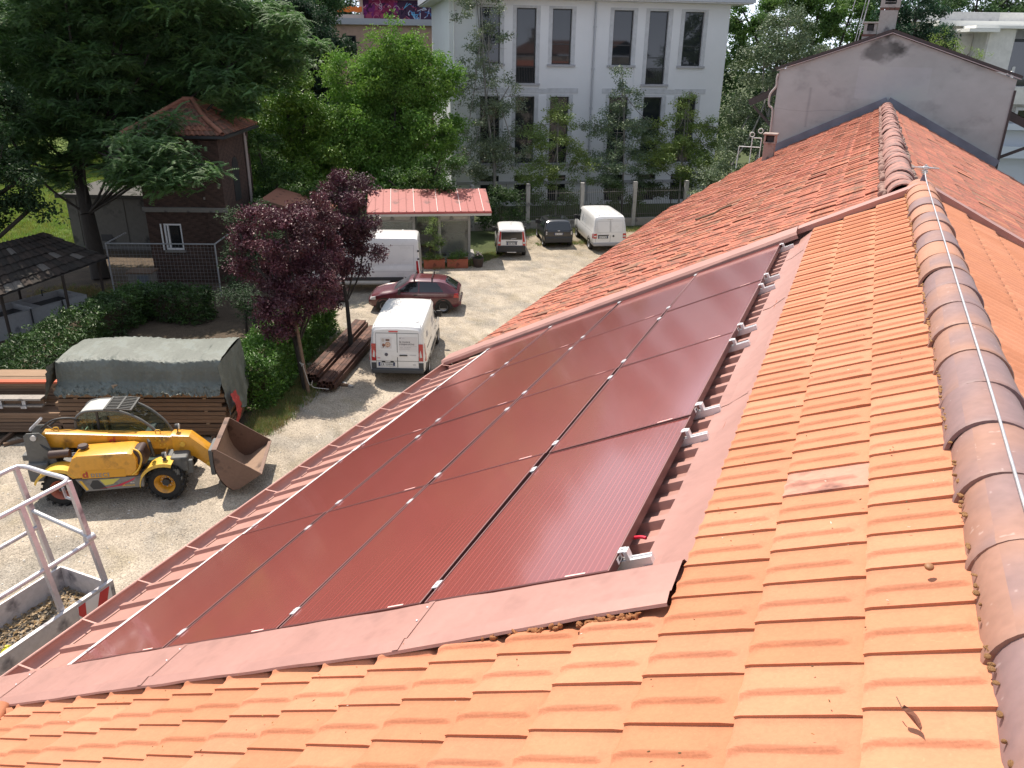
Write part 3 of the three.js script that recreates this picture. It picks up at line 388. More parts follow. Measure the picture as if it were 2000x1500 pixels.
// ---------------------------------------------------------------- grey gable house
{
  const b = thing('gable_house', 'house with a stained grey blank gable wall rising above the old roof', 'house', [0, 0, 0]);
  const wallT = tex(1024, (u, v) => { // weathered render: dark soot near the apex, vertical runs, patched areas
    const X = -2.5 + 7.4 * u, Y = 5.6 + 5.6 * v, n = N1(u, v, 5, 6, 0.6), m = N2(u, v, 20, 4, 0.6), q = N3(u, v, 9, 5, 0.6);
    let k = 0.93 + 0.22 * (n - 0.5) + 0.16 * (m - 0.5), bl = 0;
    const soot = Math.max(0, 1 - Math.hypot((X - 0.55) / 0.75, (Y - 10.25) / 0.5) + (q - 0.5) * 2.2); k -= Math.min(0.55, soot * 1.1);
    const run = Math.max(0, 1 - Math.abs(X + 1.32 + 0.1 * (n - 0.5)) / 0.07) * (Y < 9.2 && Y > 7.9 ? 1 : 0) * (0.3 + q * 0.7); k -= run * 0.3;
    if (Math.abs(Y - (8.45 + 0.22 * (N1(u * 1.7, 0.3, 4, 3) - 0.5))) < 0.014 && X < 1.4) k -= 0.12;
    if (X > 0.1 && X < 2.3 && Y > 8.9 && Y < 9.9) { k += 0.05; bl = 0.03; }
    if (q > 0.6) k -= (q - 0.6) * 0.9; if (Y < 8.1 && X > 1.2) k -= 0.1 * q;
    return [k, k * 0.985, k * (1.0 + bl)];
  });
  const wm = mat([0.40, 0.435, 0.425], { map: wallT, roughness: 0.96, bumpMap: rep(bumpCoarse, 1), bumpScale: 0.004 });
  { const out = [[-2.42, 0], [4.75, 0], [4.75, 9.62], [0.94, 10.9], [-2.42, 9.72]]; const g = poly(out, -28.35, -28.0); const p = g.attributes.position, uv = new Float32Array(p.count * 2); for (let i = 0; i < p.count; i++) { uv[2 * i] = (p.getX(i) + 2.5) / 7.4; uv[2 * i + 1] = (p.getY(i) - 5.6) / 5.6; } g.setAttribute('uv', new THREE.BufferAttribute(uv, 2)); mesh('gable_wall', g, wm, b, true); }
  mesh('wall', [span(-2.41, -2.1, 0, 9.7, -40, -28.36), span(4.4, 4.74, 0, 9.6, -40, -28.36), span(-2.1, 4.4, 0, 9.7, -40.3, -40)], mat([0.5, 0.46, 0.42], { map: rep(grainStain, 3), roughness: 0.95 }), b);
  const rm = mat([0.2, 0.11, 0.09], { map: rep(grainStain, 0.8), roughness: 0.9 }), dark = mat([0.06, 0.05, 0.05], { roughness: 0.8 });
  const sl = (x0, y0, x1, y1, z0, z1, t) => quads([[[x0, y0, z0], [x0, y0, z1]], [[x1, y1, z0], [x1, y1, z1]]]);
  mesh('roof', [sl(0.94, 11.05, -2.5, 9.83, -27.93, -40.5), sl(0.94, 11.05, 4.85, 9.74, -27.93, -40.5)], rm, b);
  mesh('verge', [bar([-2.55, 9.78, -27.95], [0.94, 11.0, -27.95], 0.06, 0.08), bar([4.88, 9.69, -27.95], [0.945, 11.0, -27.95], 0.06, 0.08)], dark, b);
  mesh('verge_trim', [bar([-2.5, 9.72, -27.92], [0.94, 10.93, -27.92], 0.05, 0.025), bar([4.85, 9.63, -27.92], [0.94, 10.93, -27.92], 0.05, 0.025)], mat([0.42, 0.36, 0.36], { roughness: 0.6 }), b);
  // lower side roofs with dark eaves
  for (const [s, n] of [[-1, 'left'], [1, 'right']]) {
    const x0 = s < 0 ? -2.44 : 4.77, x1 = s < 0 ? -3.45 : 6.2, y0 = s < 0 ? 9.22 : 8.7, y1 = s < 0 ? 8.72 : 8.05, zf = s < 0 ? -29.2 : -28.6;
    const g = new THREE.Group(); g.name = 'side_roof'; b.add(g);
    mesh('tile_course', quads([[[x0, y0, zf], [x0, y0, -40]], [[x1, y1, zf], [x1, y1, -40]]]), mat([0.42, 0.16, 0.11], { map: rep(grainStain, 0.7), roughness: 0.9 }), g);
    mesh('fascia', [bar([x0, y0 - 0.15, zf + 0.02], [x1, y1 - 0.15, zf + 0.02], 0.05, 0.24), bar([x1, y1 - 0.12, zf], [x1, y1 - 0.12, -40], 0.05, 0.16)], dark, g);
    mesh('soffit', quads([[[x0, y0 - 0.2, zf], [x0, y0 - 0.2, -40]], [[x1, y1 - 0.2, zf], [x1, y1 - 0.2, -40]]]), M.black, g);
    mesh('strut', bar([x1 - s * 0.15, y1 - 0.25, zf - 0.05], [x0, y0 - 1.55, zf - 0.05], 0.09, 0.09), dark, g);
  }
  mesh('downpipe', tube([[-2.44, 9.62, -27.97], [-2.47, 9.45, -27.95], [-2.46, 9.2, -27.95], [-2.62, 8.95, -27.95], [-2.62, 8.6, -27.95], [-2.5, 8.5, -27.94], [-2.46, 8.3, -27.94], [-2.44, 7.6, -27.94], [-2.4, 6.6, -27.94]], 0.035, 7, 60), mat([0.42, 0.38, 0.36], { roughness: 0.6 }), b);
  mesh('corner_board', span(4.735, 4.8, 5, 9.3, -28.05, -27.96), dark, b);
  // grey step flashing where the old roof meets the wall
  const fm = mat([0.2, 0.22, 0.27], { roughness: 0.5, metalness: 0.3, map: rep(grainCoarse, 1) });
  mesh('wall_flashing', [bar([OX, OYa - 0.02, -27.965], [OX - 3.55, OYa - 0.02 - 3.55 * os / oc, -27.965], 0.05, 0.26), bar([OX + 0.01, OYa - 0.02, -27.97], [OX + 3.6, OYa - 0.02 - 3.6 * os / oc, -27.97], 0.05, 0.26)], fm, b);
  // chimneys
  const cm = mat([0.36, 0.35, 0.33], { map: rep(grainStain, 0.9), roughness: 0.95 }), brick = mat([0.16, 0.08, 0.065], { map: rep(grainCoarse, 0.3), roughness: 0.9 });
  const big = thing('chimney', 'tall grey rendered chimney with a slotted cowl on the gable ridge', 'chimney', [0.72, 0, -28.9]);
  mesh('stack', [span(-0.27, 0.27, 10.6, 11.62, -0.3, 0.3)], cm, big); for (let i = 0; i < 4; i++) mesh('brick', rbox(0.13, 0.075, 0.6, -0.225 + i * 0.15, 11.66, 0, 0.008), brick, big);
  mesh('cowl', [span(-0.3, -0.17, 11.7, 12.05, -0.32, 0.32), span(0.17, 0.3, 11.7, 12.05, -0.32, 0.32), span(-0.17, 0.17, 11.7, 11.8, -0.32, 0.32), span(-0.17, 0.17, 11.8, 11.97, -0.32, -0.27), span(-0.17, 0.17, 11.97, 12.05, -0.32, 0.32), span(-0.16, 0.14, 11.86, 11.88, 0.28, 0.32)], cm, big); mesh('cap', rbox(0.74, 0.06, 0.74, 0, 12.09, 0, 0.015), brick, big);
  const sm = thing('chimney', 'low chimney pot box beside the tall chimney on the left', 'chimney', [0.25, 0, -28.9]);
  mesh('stack', span(-0.24, 0.19, 10.4, 10.83, -0.25, 0.25), cm, sm); mesh('brick_course', span(-0.25, 0.195, 10.83, 10.9, -0.26, 0.26), brick, sm);
  mesh('cowl', [span(-0.22, -0.12, 10.9, 11.22, -0.24, 0.24), span(0.09, 0.19, 10.9, 11.22, -0.24, 0.24), span(-0.12, 0.09, 10.9, 11.0, -0.24, 0.24), span(-0.12, 0.09, 11.0, 11.22, -0.24, -0.2)], cm, sm); mesh('cap', rbox(0.5, 0.05, 0.56, -0.015, 11.25, 0, 0.01), cm, sm); mesh('hollow', span(-0.1, 0.07, 11.0, 11.18, -0.19, 0.18), M.black, sm);
  const an = thing('roof_aerial', 'thin mast aerial guyed beside the two chimneys', 'aerial', [-0.02, 10.6, -28.6]);
  mesh('mast', rod([-0.08, 0, 0], [0.12, 1.75, 0], 0.018), M.galv, an); mesh('stay', rod([-0.16, 0, 0.05], [0.0, 1.6, 0], 0.01), M.galv, an); mesh('crossbar', [rod([-0.62, 1.42, 0], [-0.18, 1.44, 0], 0.012), rod([-0.4, 1.0, 0], [-0.34, 1.44, 0], 0.012)], M.galv, an);
  // white railings at the foot of the wall
  const r = thing('scroll_railing', 'white iron railing with scrolls beside the grey gable', 'railing', [-3.05, 6.35, -28.1]);
  const wi = mat([0.7, 0.7, 0.68], { roughness: 0.5 });
  mesh('frame', [rod([-0.45, 0, 0], [-0.43, 0.78, 0], 0.016), rod([-0.43, 0.78, 0], [0.3, 0.78, 0], 0.016), rod([0.0, 0, 0], [0.0, 1.1, 0], 0.016), rod([0.32, 0, 0], [0.32, 1.1, 0], 0.016), rod([0, 1.1, 0], [0.32, 1.1, 0], 0.016)], wi, r);
  for (const x of [-0.02, 0.26]) mesh('scroll', new THREE.TorusGeometry(0.08, 0.013, 6, 16).translate(x, 1.22 + x * 0.5, 0), wi, r);
}
// ---------------------------------------------------------------- white building behind the fence
{
  const b = thing('white_building', 'tall white three storey building with narrow dark windows behind the trees', 'building', [-15.85, 0, -53.17], 33 * Math.PI / 180);
  const wm = mat([0.74, 0.75, 0.77], { map: rep(tex(256, (u, v) => { const k = 0.93 + 0.08 * (N1(u, v, 4, 5, 0.6) - 0.5) + 0.08 * (N2(u, v, 2, 3) - 0.5); return [k, k, k]; }), 5), roughness: 0.9 });
  const surr = mat([0.60, 0.61, 0.635], { roughness: 0.9, map: rep(grainFine, 2) }), sill = mat([0.38, 0.38, 0.4], { roughness: 0.7 }), fr = mat([0.03, 0.033, 0.037], { roughness: 0.4 });
  const gl = mat([0.018, 0.022, 0.026], { roughness: 0.04, ior: 1.6 });
  const cols = [[-9.0, -7.68], [-6.6, -5.29], [-4.2, -2.9], [-0.05, 1.3], [2.41, 3.73], [4.88, 6.25]];
  // wall as panels round the openings
  const holes = []; cols.forEach(([a, c], i) => { const tall = i % 3 === 1; holes.push([a, c, tall ? 8.14 : 9.33, 12.7, tall, 2], [a, c, 2.92, 7.3, true, 1], [a, c, 0.25, 2.1, false, 0]); });
  const xs = [-11.0, ...cols.flat(), 8.06], W2 = []; for (let i = 0; i < xs.length - 1; i++) { const col = i % 2 === 1; const hs = col ? holes.filter((h) => h[0] === xs[i]).sort((p, q) => p[2] - q[2]) : []; let y = 0; for (const h of hs) { W2.push(span(xs[i], xs[i + 1], y, h[2], -0.4, 0)); y = h[3]; } W2.push(span(xs[i], xs[i + 1], y, 13.2, -0.4, 0)); }
  W2.push(span(-11, -10.6, 0, 13.2, -14, -0.4), span(7.66, 8.06, 0, 13.2, -14, -0.4)); mesh('wall', W2, wm, b);
  mesh('inner_wall', [span(-10.6, 7.66, 0, 13.1, -4.2, -4)], mat([0.16, 0.16, 0.17]), b); for (const y of [2.5, 7.9, 13.0]) mesh('floor_slab', span(-10.55, 7.6, y - 0.15, y + 0.1, -4, -0.45), mat([0.22, 0.22, 0.22]), b);
  mesh('roof', [span(-12, 9.3, 13.28, 13.75, -15, 1.1)], mat([0.42, 0.44, 0.48], { roughness: 0.7 }), b); mesh('soffit', span(-11.9, 9.2, 13.2, 13.275, -14.9, 1.0), mat([0.6, 0.6, 0.61]), b);
  // slightly proud render bands, pilasters between paired windows
  for (const x of [-7.14, -4.75, 1.85, 4.3]) { mesh('pilaster', span(x - 0.28, x + 0.28, 7.8, 12.85, 0, 0.035), wm, b); mesh('pilaster', span(x - 0.28, x + 0.28, 2.6, 7.35, 0, 0.035), wm, b); }
  for (const [x0, x1] of [[-9.6, -2.3], [-0.6, 6.85]]) mesh('band', span(x0, x1, 7.52, 7.85, 0, 0.03), surr, b);
  mesh('plinth', span(-11, 8.06, 1.5, 1.72, 0, 0.07), sill, b);
  for (const [x0, x1, y0, y1, tall, lv] of holes) {
    const w = mesh('window', [span(x0, x0 + 0.07, y0, y1, -0.24, -0.16), span(x1 - 0.07, x1, y0, y1, -0.24, -0.16), span(x0, x1, y1 - 0.08, y1, -0.245, -0.155), span(x0, x1, y0, y0 + 0.07, -0.245, -0.155), ...(lv ? [span(x0 + 0.07, x1 - 0.07, y0 + (y1 - y0) * 0.36, y0 + (y1 - y0) * 0.36 + 0.06, -0.235, -0.165)] : [])], fr, b);
    if (lv) { const ym = y0 + (y1 - y0) * 0.36; mesh('pane', span(x0 + 0.07, x1 - 0.07, ym + 0.06, y1 - 0.08, -0.21, -0.195), gl, w); mesh('pane', span(x0 + 0.07, x1 - 0.07, y0 + 0.07, ym, -0.212, -0.197), gl, w); } else mesh('pane', span(x0 + 0.07, x1 - 0.07, y0 + 0.07, y1 - 0.08, -0.21, -0.195), gl, w);
    if (lv) { mesh('surround', [span(x0 - 0.27, x0 - 0.004, y0 + 0.004, y1 + 0.15, 0, 0.02), span(x1 + 0.004, x1 + 0.27, y0 + 0.004, y1 + 0.15, 0, 0.02), span(x0 - 0.004, x1 + 0.004, y1 + 0.004, y1 + 0.15, 0, 0.019)], surr, w); mesh('sill', span(x0 - 0.32, x1 + 0.32, y0 - 0.14, y0, -0.1, 0.12), sill, w); }
    if (tall && lv === 2) { const bars = [bar([x0, y0 + 1.0, -0.06], [x1, y0 + 1.0, -0.06], 0.04, 0.04)]; for (let i = 0; i < 12; i++) bars.push(rod([x0 + 0.05 + i * 0.11, y0, -0.06], [x0 + 0.05 + i * 0.11, y0 + 1, -0.06], 0.014, 0.014, 5)); mesh('railing', bars, fr, w); }
  }
  mesh('downpipe', [rod([-1.34, 0.3, 0.09], [-1.34, 13.1, 0.09], 0.07), ...[4, 6.5, 9, 11.6].map((y) => rod([-1.34, y, 0.09], [-1.34, y + 0.12, 0.09], 0.1))], mat([0.42, 0.43, 0.46], { roughness: 0.5 }), b);
  mesh('downpipe', [rod([-10.72, 0.2, 0.09], [-10.72, 13.1, 0.09], 0.06)], mat([0.75, 0.75, 0.75], { roughness: 0.5 }), b);
}
// ---------------------------------------------------------------- painted building with orange netting far left
{
  const b = thing('painted_building', 'low building with a graffiti painted wall above the bright green trees', 'building', [-36, 0, -66], 28 * Math.PI / 180);
  const pink = mat([0.5, 0.33, 0.26], { map: rep(grainStain, 3), roughness: 0.9 });
  mesh('wall', span(-9.3, 3, 0, 12, -8, 0), pink, b); mesh('cornice', span(-9.5, 3.2, 12, 12.5, -8.2, 0.35), mat([0.42, 0.42, 0.45], { roughness: 0.8 }), b); mesh('parapet', span(-9.3, -6.4, 12.5, 12.8, -0.3, 0), mat([0.55, 0.45, 0.4]), b);
  mesh('upper_wall', span(-6.6, 0.4, 12.5, 14.05, -7, -0.2), pink, b); mesh('upper_cornice', span(-7.2, 0.6, 14.05, 14.35, -7.2, 0.3), mat([0.62, 0.62, 0.66]), b);
  for (const x of [-7.8, 0.2]) { const w = mesh('window', span(x - 0.6, x + 0.6, 9.2, 11.1, -0.05, 0.02), M.black, b); mesh('pane', span(x - 0.5, x + 0.5, 9.3, 11, 0.02, 0.03), M.glassDark, w); }
  const art = canvasTex(512, 128, (x, w, h) => { const r = rng(77); x.fillStyle = '#7d2748'; x.fillRect(0, 0, w, h); x.fillStyle = '#4a3048'; x.fillRect(250, 0, 262, h); for (let i = 0; i < 60; i++) { x.fillStyle = ['#8e2a55', '#4b1c44', '#a14763', '#7a2a6a'][i % 4]; x.beginPath(); x.ellipse(r() * w * 0.5, r() * h, 5 + r() * 26, 5 + r() * 20, r() * 3, 0, 6.3); x.fill(); } x.lineWidth = 5; x.lineCap = 'round'; for (let i = 0; i < 26; i++) { x.strokeStyle = ['#6fb3d8', '#d7d8e6', '#2a1a36', '#b8556f', '#4c7fb5'][i % 5]; const X = 262 + r() * 230, Y = r() * h; x.beginPath(); x.moveTo(X, Y); for (let k = 0; k < 3; k++) x.lineTo(X + (r() - 0.5) * 70, Y + (r() - 0.5) * 70); x.stroke(); } x.lineWidth = 3; for (let i = 0; i < 24; i++) { x.strokeStyle = ['#e2c9cf', '#2a1426', '#c2768b'][i % 3]; x.beginPath(); x.arc(r() * 250, r() * h, 4 + r() * 18, r() * 6, r() * 6 + 3); x.stroke(); } });
  mesh('graffiti', decal(6.2, 1.5).translate(-3.4, 13.27, -0.18), mat([1, 1, 1], { map: art, roughness: 0.9 }), b, true);
  mesh('frame_post', [span(-6.75, -6.45, 12.5, 14.05, -0.4, -0.1), span(-0.35, -0.15, 12.5, 14.05, -0.4, -0.1)], mat([0.55, 0.4, 0.33]), b);
  const ac = mesh('cooling_unit', rspan(0.5, 1.35, 12.9, 14.2, -0.1, 0.35, 0.04), mat([0.68, 0.67, 0.64]), b); mesh('fan', new THREE.CylinderGeometry(0.12, 0.12, 0.03, 16).rotateX(Math.PI / 2).translate(0.9, 13.6, 0.37), M.black, ac);
  const net = thing('orange_netting', 'bright orange safety netting along the far roof parapet', 'netting', [-36, 0, -66], 28 * Math.PI / 180);
  const ng = []; for (let i = 0; i <= 16; i++) { const x = -9.1 + i * 0.16; ng.push([[x, 13.0 + 0.04 * Math.sin(i * 1.3), 0.02 * Math.sin(i)], [x, 13.42 + 0.05 * Math.sin(i * 2.1), 0.03 * Math.cos(i * 1.7)]]); } mesh('net', quads(ng), mat([0.85, 0.2, 0.03], { roughness: 0.7 }), net); for (let i = 0; i < 4; i++) mesh('post', rod([-9.0 + i * 0.8, 12.5, -0.05], [-9.0 + i * 0.8, 13.5, -0.05], 0.025), M.galv, net);
  const st = thing('lattice_mast', 'grey steel lattice gantry beside the orange netting', 'gantry', [-46.4, 11.6, -62.5], 0.5); const sg = []; for (let i = 0; i < 7; i++) sg.push(rod([-0.5 + 0.25 * i, 0, 0], [-0.9 + 0.3 * i, 2.0, 0], 0.03, 0.03, 5), rod([-1.6, i * 0.3, 0], [0.9, i * 0.34, 0], 0.025, 0.025, 5)); mesh('lattice', sg, M.galv, st); mesh('leg', [rod([-0.4, -11.6, 0], [-0.4, 0, 0], 0.08), rod([0.6, -11.6, 0], [0.6, 0, 0], 0.08)], M.galv, st);
}
// ---------------------------------------------------------------- modern white house at the right edge
{
  const b = thing('modern_house', 'modern white house with flat roofs and balconies behind the gable', 'house', [7.4, 0, -65.5], 18 * Math.PI / 180);
  const wm = mat([0.74, 0.73, 0.69], { map: rep(grainFine, 3), roughness: 0.9 }), gr = mat([0.45, 0.45, 0.45], { map: rep(grainStain, 2) });
  mesh('wall', [span(-2.6, 7, 0, 12.2, -9, -2.2), span(-0.1, 1.75, 0, 12.0, -2.2, 0), span(1.75, 7, 0, 8.3, -2.2, -0.6)], wm, b);
  mesh('roof_slab', [span(-2.9, 7.5, 12.2, 12.55, -9.2, -1.6), span(-1.2, 7.5, 12.02, 12.2, -1.6, 0.5), span(-1.7, 0.3, 11.78, 12.0, -1.5, 0.8)], mat([0.72, 0.72, 0.68]), b);
  mesh('attic', [span(-3.6, 8, 12.55, 13.25, -12, -5)], wm, b); mesh('attic_gap', span(-1.6, 2.6, 12.58, 13.2, -5, -4.96), gr, b);
  mesh('balcony', [span(-0.3, 7.5, 8.0, 8.32, -2, 1.2), span(0.5, 7.5, 7.2, 8.0, 1.0, 1.2)], wm, b); mesh('lower_balcony', [span(0.9, 8, 5.5, 5.9, -1, 1.6), span(0.9, 8, 3.6, 4.4, 1.2, 1.6)], mat([0.55, 0.6, 0.66]), b);
  const w = mesh('window', [span(1.9, 5.6, 8.35, 11.4, -0.9, -0.6)], mat([0.05, 0.055, 0.06]), b); mesh('pane', span(1.95, 3.4, 8.4, 11.2, -0.59, -0.57), M.glassDark, w); mesh('shutter', span(3.45, 5.5, 8.4, 11.2, -0.59, -0.55), mat([0.25, 0.3, 0.33]), w); mesh('curtain', span(2.3, 2.5, 8.4, 9.6, -0.56, -0.54), wm, w);
  mesh('side_recess', span(-2.2, -0.2, 8.8, 11.6, -2.2, -2.1), wm, b); mesh('downpipe', rod([0.02, 0, 0.05], [0.02, 12, 0.05], 0.05), wm, b); mesh('low_wall', span(-3, 8, 0, 5.4, 0.4, 0.6), mat([0.62, 0.66, 0.72]), b); const w2 = mesh('window', span(3.2, 4.2, 5.9, 6.9, -0.6, -0.5), M.white, b); mesh('pane', span(3.4, 4.0, 6.1, 6.7, -0.5, -0.48), M.glassDark, w2);
  const p = thing('steel_flue', 'thin bright steel flue standing right of the grey gable', 'flue', [5.05, 8.9, -32]); mesh('pipe', rod([0, -3, 0], [0, 0.75, 0], 0.09, 0.09, 12), M.steel, p); mesh('cap', [rod([0, 0.82, 0], [0, 0.9, 0], 0.13, 0.05, 12), rod([0, 0.7, 0], [0, 0.83, 0], 0.03)], M.steel, p);
}
// ---------------------------------------------------------------- bus-shelter like lodge with red metal roof
const DEG = Math.PI / 180;
{
  const b = thing('glazed_shelter', 'open glazed shelter with a red sheet metal roof beside the parked vans', 'shelter', [-16.05, 0, -34.03], 30.5 * DEG);
  const red = mat([0.33, 0.09, 0.08], { map: rep(grainStain, 1.6), roughness: 0.55 }), post = mat([0.36, 0.36, 0.34], { roughness: 0.6, map: rep(grainFine, 1) }), pane = mat([0.62, 0.66, 0.62], { transmission: 0.85, roughness: 0.12, thickness: 0, map: rep(grainStain, 1.2) });
  const sl = Math.atan2(0.62, 3.1), L = Math.hypot(0.62, 3.1), roof = new THREE.Group(); roof.name = 'roof'; b.add(roof);
  const pg = (x0, x1, y0, y1) => { const g = span(x0, x1, y0, y1, -L, 0); g.rotateX(sl); g.translate(0, 2.7, 0.02); return g; };
  for (let i = 0; i < 16; i++) { const x = -6.2 + i * 0.388; mesh('roof_panel', [pg(x + 0.004, x + 0.384, -0.03, 0), pg(x + 0.004, x + 0.03, 0, 0.035)], red, roof); }
  for (let i = 1; i < 6; i++) mesh('seam_strip', pg(-6.2 + i * 1.16, -6.17 + i * 1.16, 0.036, 0.042), mat([0.62, 0.5, 0.48], { roughness: 0.5 }), roof);
  mesh('fascia', [span(-6.2, 0.02, 2.6, 2.68, 0.0, 0.06)], mat([0.36, 0.07, 0.07], { roughness: 0.45 }), b); mesh('gutter', span(-6.2, 0.0, 2.48, 2.6, -0.04, 0.03), mat([0.52, 0.51, 0.48], { roughness: 0.6 }), b);
  for (const x of [-5.7, -3.9, -2.6, -1.08]) { mesh('post', span(x - 0.06, x + 0.06, 0, 2.62, -0.71, -0.59), post, b); mesh('post', span(x - 0.06, x + 0.06, 0, 3.15, -2.76, -2.64), post, b); }
  for (const [x0, x1] of [[-5.64, -3.96], [-2.54, -1.14]]) { mesh('pane', span(x0, x1, 0.25, 2.1, -0.66, -0.65), pane, b); mesh('upper_panel', span(x0, x1, 2.16, 2.6, -0.67, -0.64), mat([0.5, 0.5, 0.46], { map: rep(grainStain, 1) }), b); mesh('mid_bar', span(x0, x1, 2.1, 2.16, -0.69, -0.61), post, b); mesh('kick_panel', span(x0, x1, 0.02, 0.25, -0.67, -0.63), post, b); }
  for (const [x0, x1] of [[-5.64, -3.96], [-3.84, -2.66], [-2.54, -1.14]]) { mesh('pane', span(x0, x1, 1.0, 2.6, -2.71, -2.70), pane, b); mesh('kick_panel', span(x0, x1, 0.02, 1.0, -2.72, -2.68), post, b); }
  mesh('pane', span(-1.09, -1.08, 0.3, 2.6, -2.64, -0.71), pane, b); mesh('slab', span(-6.0, -0.7, 0, 0.05, -3, -0.3), M.concrete, b);
  mesh('bench', [span(-5.4, -2.8, 0.42, 0.47, -2.5, -2.1), span(-5.2, -5.1, 0.05, 0.42, -2.45, -2.15), span(-3.1, -3.0, 0.05, 0.42, -2.45, -2.15)], M.wood, b);
}
const potM = mat([0.33, 0.1, 0.06], { map: rep(grainStain, 0.8), roughness: 0.85 });
function planter(label, x, z, w, d, h, turn) { const t = thing('planter', label, 'planter', [x, 0.012, z], turn, null); mesh('box', [span(-w / 2, w / 2, 0, h, -d / 2, -d / 2 + 0.03), span(-w / 2, w / 2, 0, h, d / 2 - 0.03, d / 2), span(-w / 2, -w / 2 + 0.03, 0, h, -d / 2 + 0.03, d / 2 - 0.03), span(w / 2 - 0.03, w / 2, 0, h, -d / 2 + 0.03, d / 2 - 0.03), span(-w / 2 - 0.02, w / 2 + 0.02, h, h + 0.04, -d / 2 - 0.02, -d / 2 + 0.05), span(-w / 2 - 0.02, w / 2 + 0.02, h, h + 0.04, d / 2 - 0.05, d / 2 + 0.02)], potM, t); mesh('soil', span(-w / 2 + 0.03, w / 2 - 0.03, 0, h - 0.05, -d / 2 + 0.03, d / 2 - 0.03), earthM2(), t); return t; }
function earthM2() { return mat([0.05, 0.035, 0.025], { roughness: 1 }); }
planter('long terracotta planter with a tall climbing plant before the shelter', -18.25, -31.95, 1.05, 0.45, 0.42, 30 * DEG);
planter('terracotta planter with low leafy plants by the shelter post', -17.25, -32.55, 1.05, 0.45, 0.42, 30 * DEG);
{ const t = thing('flower_pot', 'dark round flower pot with pale flowers right of the shelter', 'flower pot', [-16.35, 0.012, -33.1]); mesh('pot', new THREE.CylinderGeometry(0.3, 0.22, 0.45, 16).translate(0, 0.225, 0), mat([0.05, 0.035, 0.03], { roughness: 0.8 }), t); }
// ---------------------------------------------------------------- boundary fence
{
  const t = thing('bar_fence', 'fence of concrete posts and thin upright bars behind the parked cars', 'fence', [-17.6, 0, -42.8], 36 * DEG);
  const cp = mat([0.40, 0.39, 0.36], { map: rep(grainStain, 1.2), roughness: 0.95 }), rust = mat([0.16, 0.15, 0.14], { roughness: 0.8 });
  for (let i = -3; i < 6; i++) { mesh('post', rbox(0.24, 2.75, 0.22, i * 3.45, 1.37, 0, 0.02), cp, t); mesh('base_wall', rspan(i * 3.45 + 0.12, i * 3.45 + 3.33, 0, 0.5, -0.12, 0.12, 0.02), mat([0.3, 0.28, 0.25], { map: rep(grainStain, 1.4) }), t); const g = []; for (let k = 1; k < 28; k++) g.push(rod([i * 3.45 + k * 0.123, 0.5, 0], [i * 3.45 + k * 0.123, 2.35, 0], 0.012, 0.012, 5)); mesh('bars', g, rust, t).userData.kind = 'stuff'; mesh('rail', [bar([i * 3.45, 0.75, 0.02], [i * 3.45 + 3.45, 0.75, 0.02], 0.04, 0.015), bar([i * 3.45, 2.15, 0.02], [i * 3.45 + 3.45, 2.15, 0.02], 0.04, 0.015)], rust, t); }
}
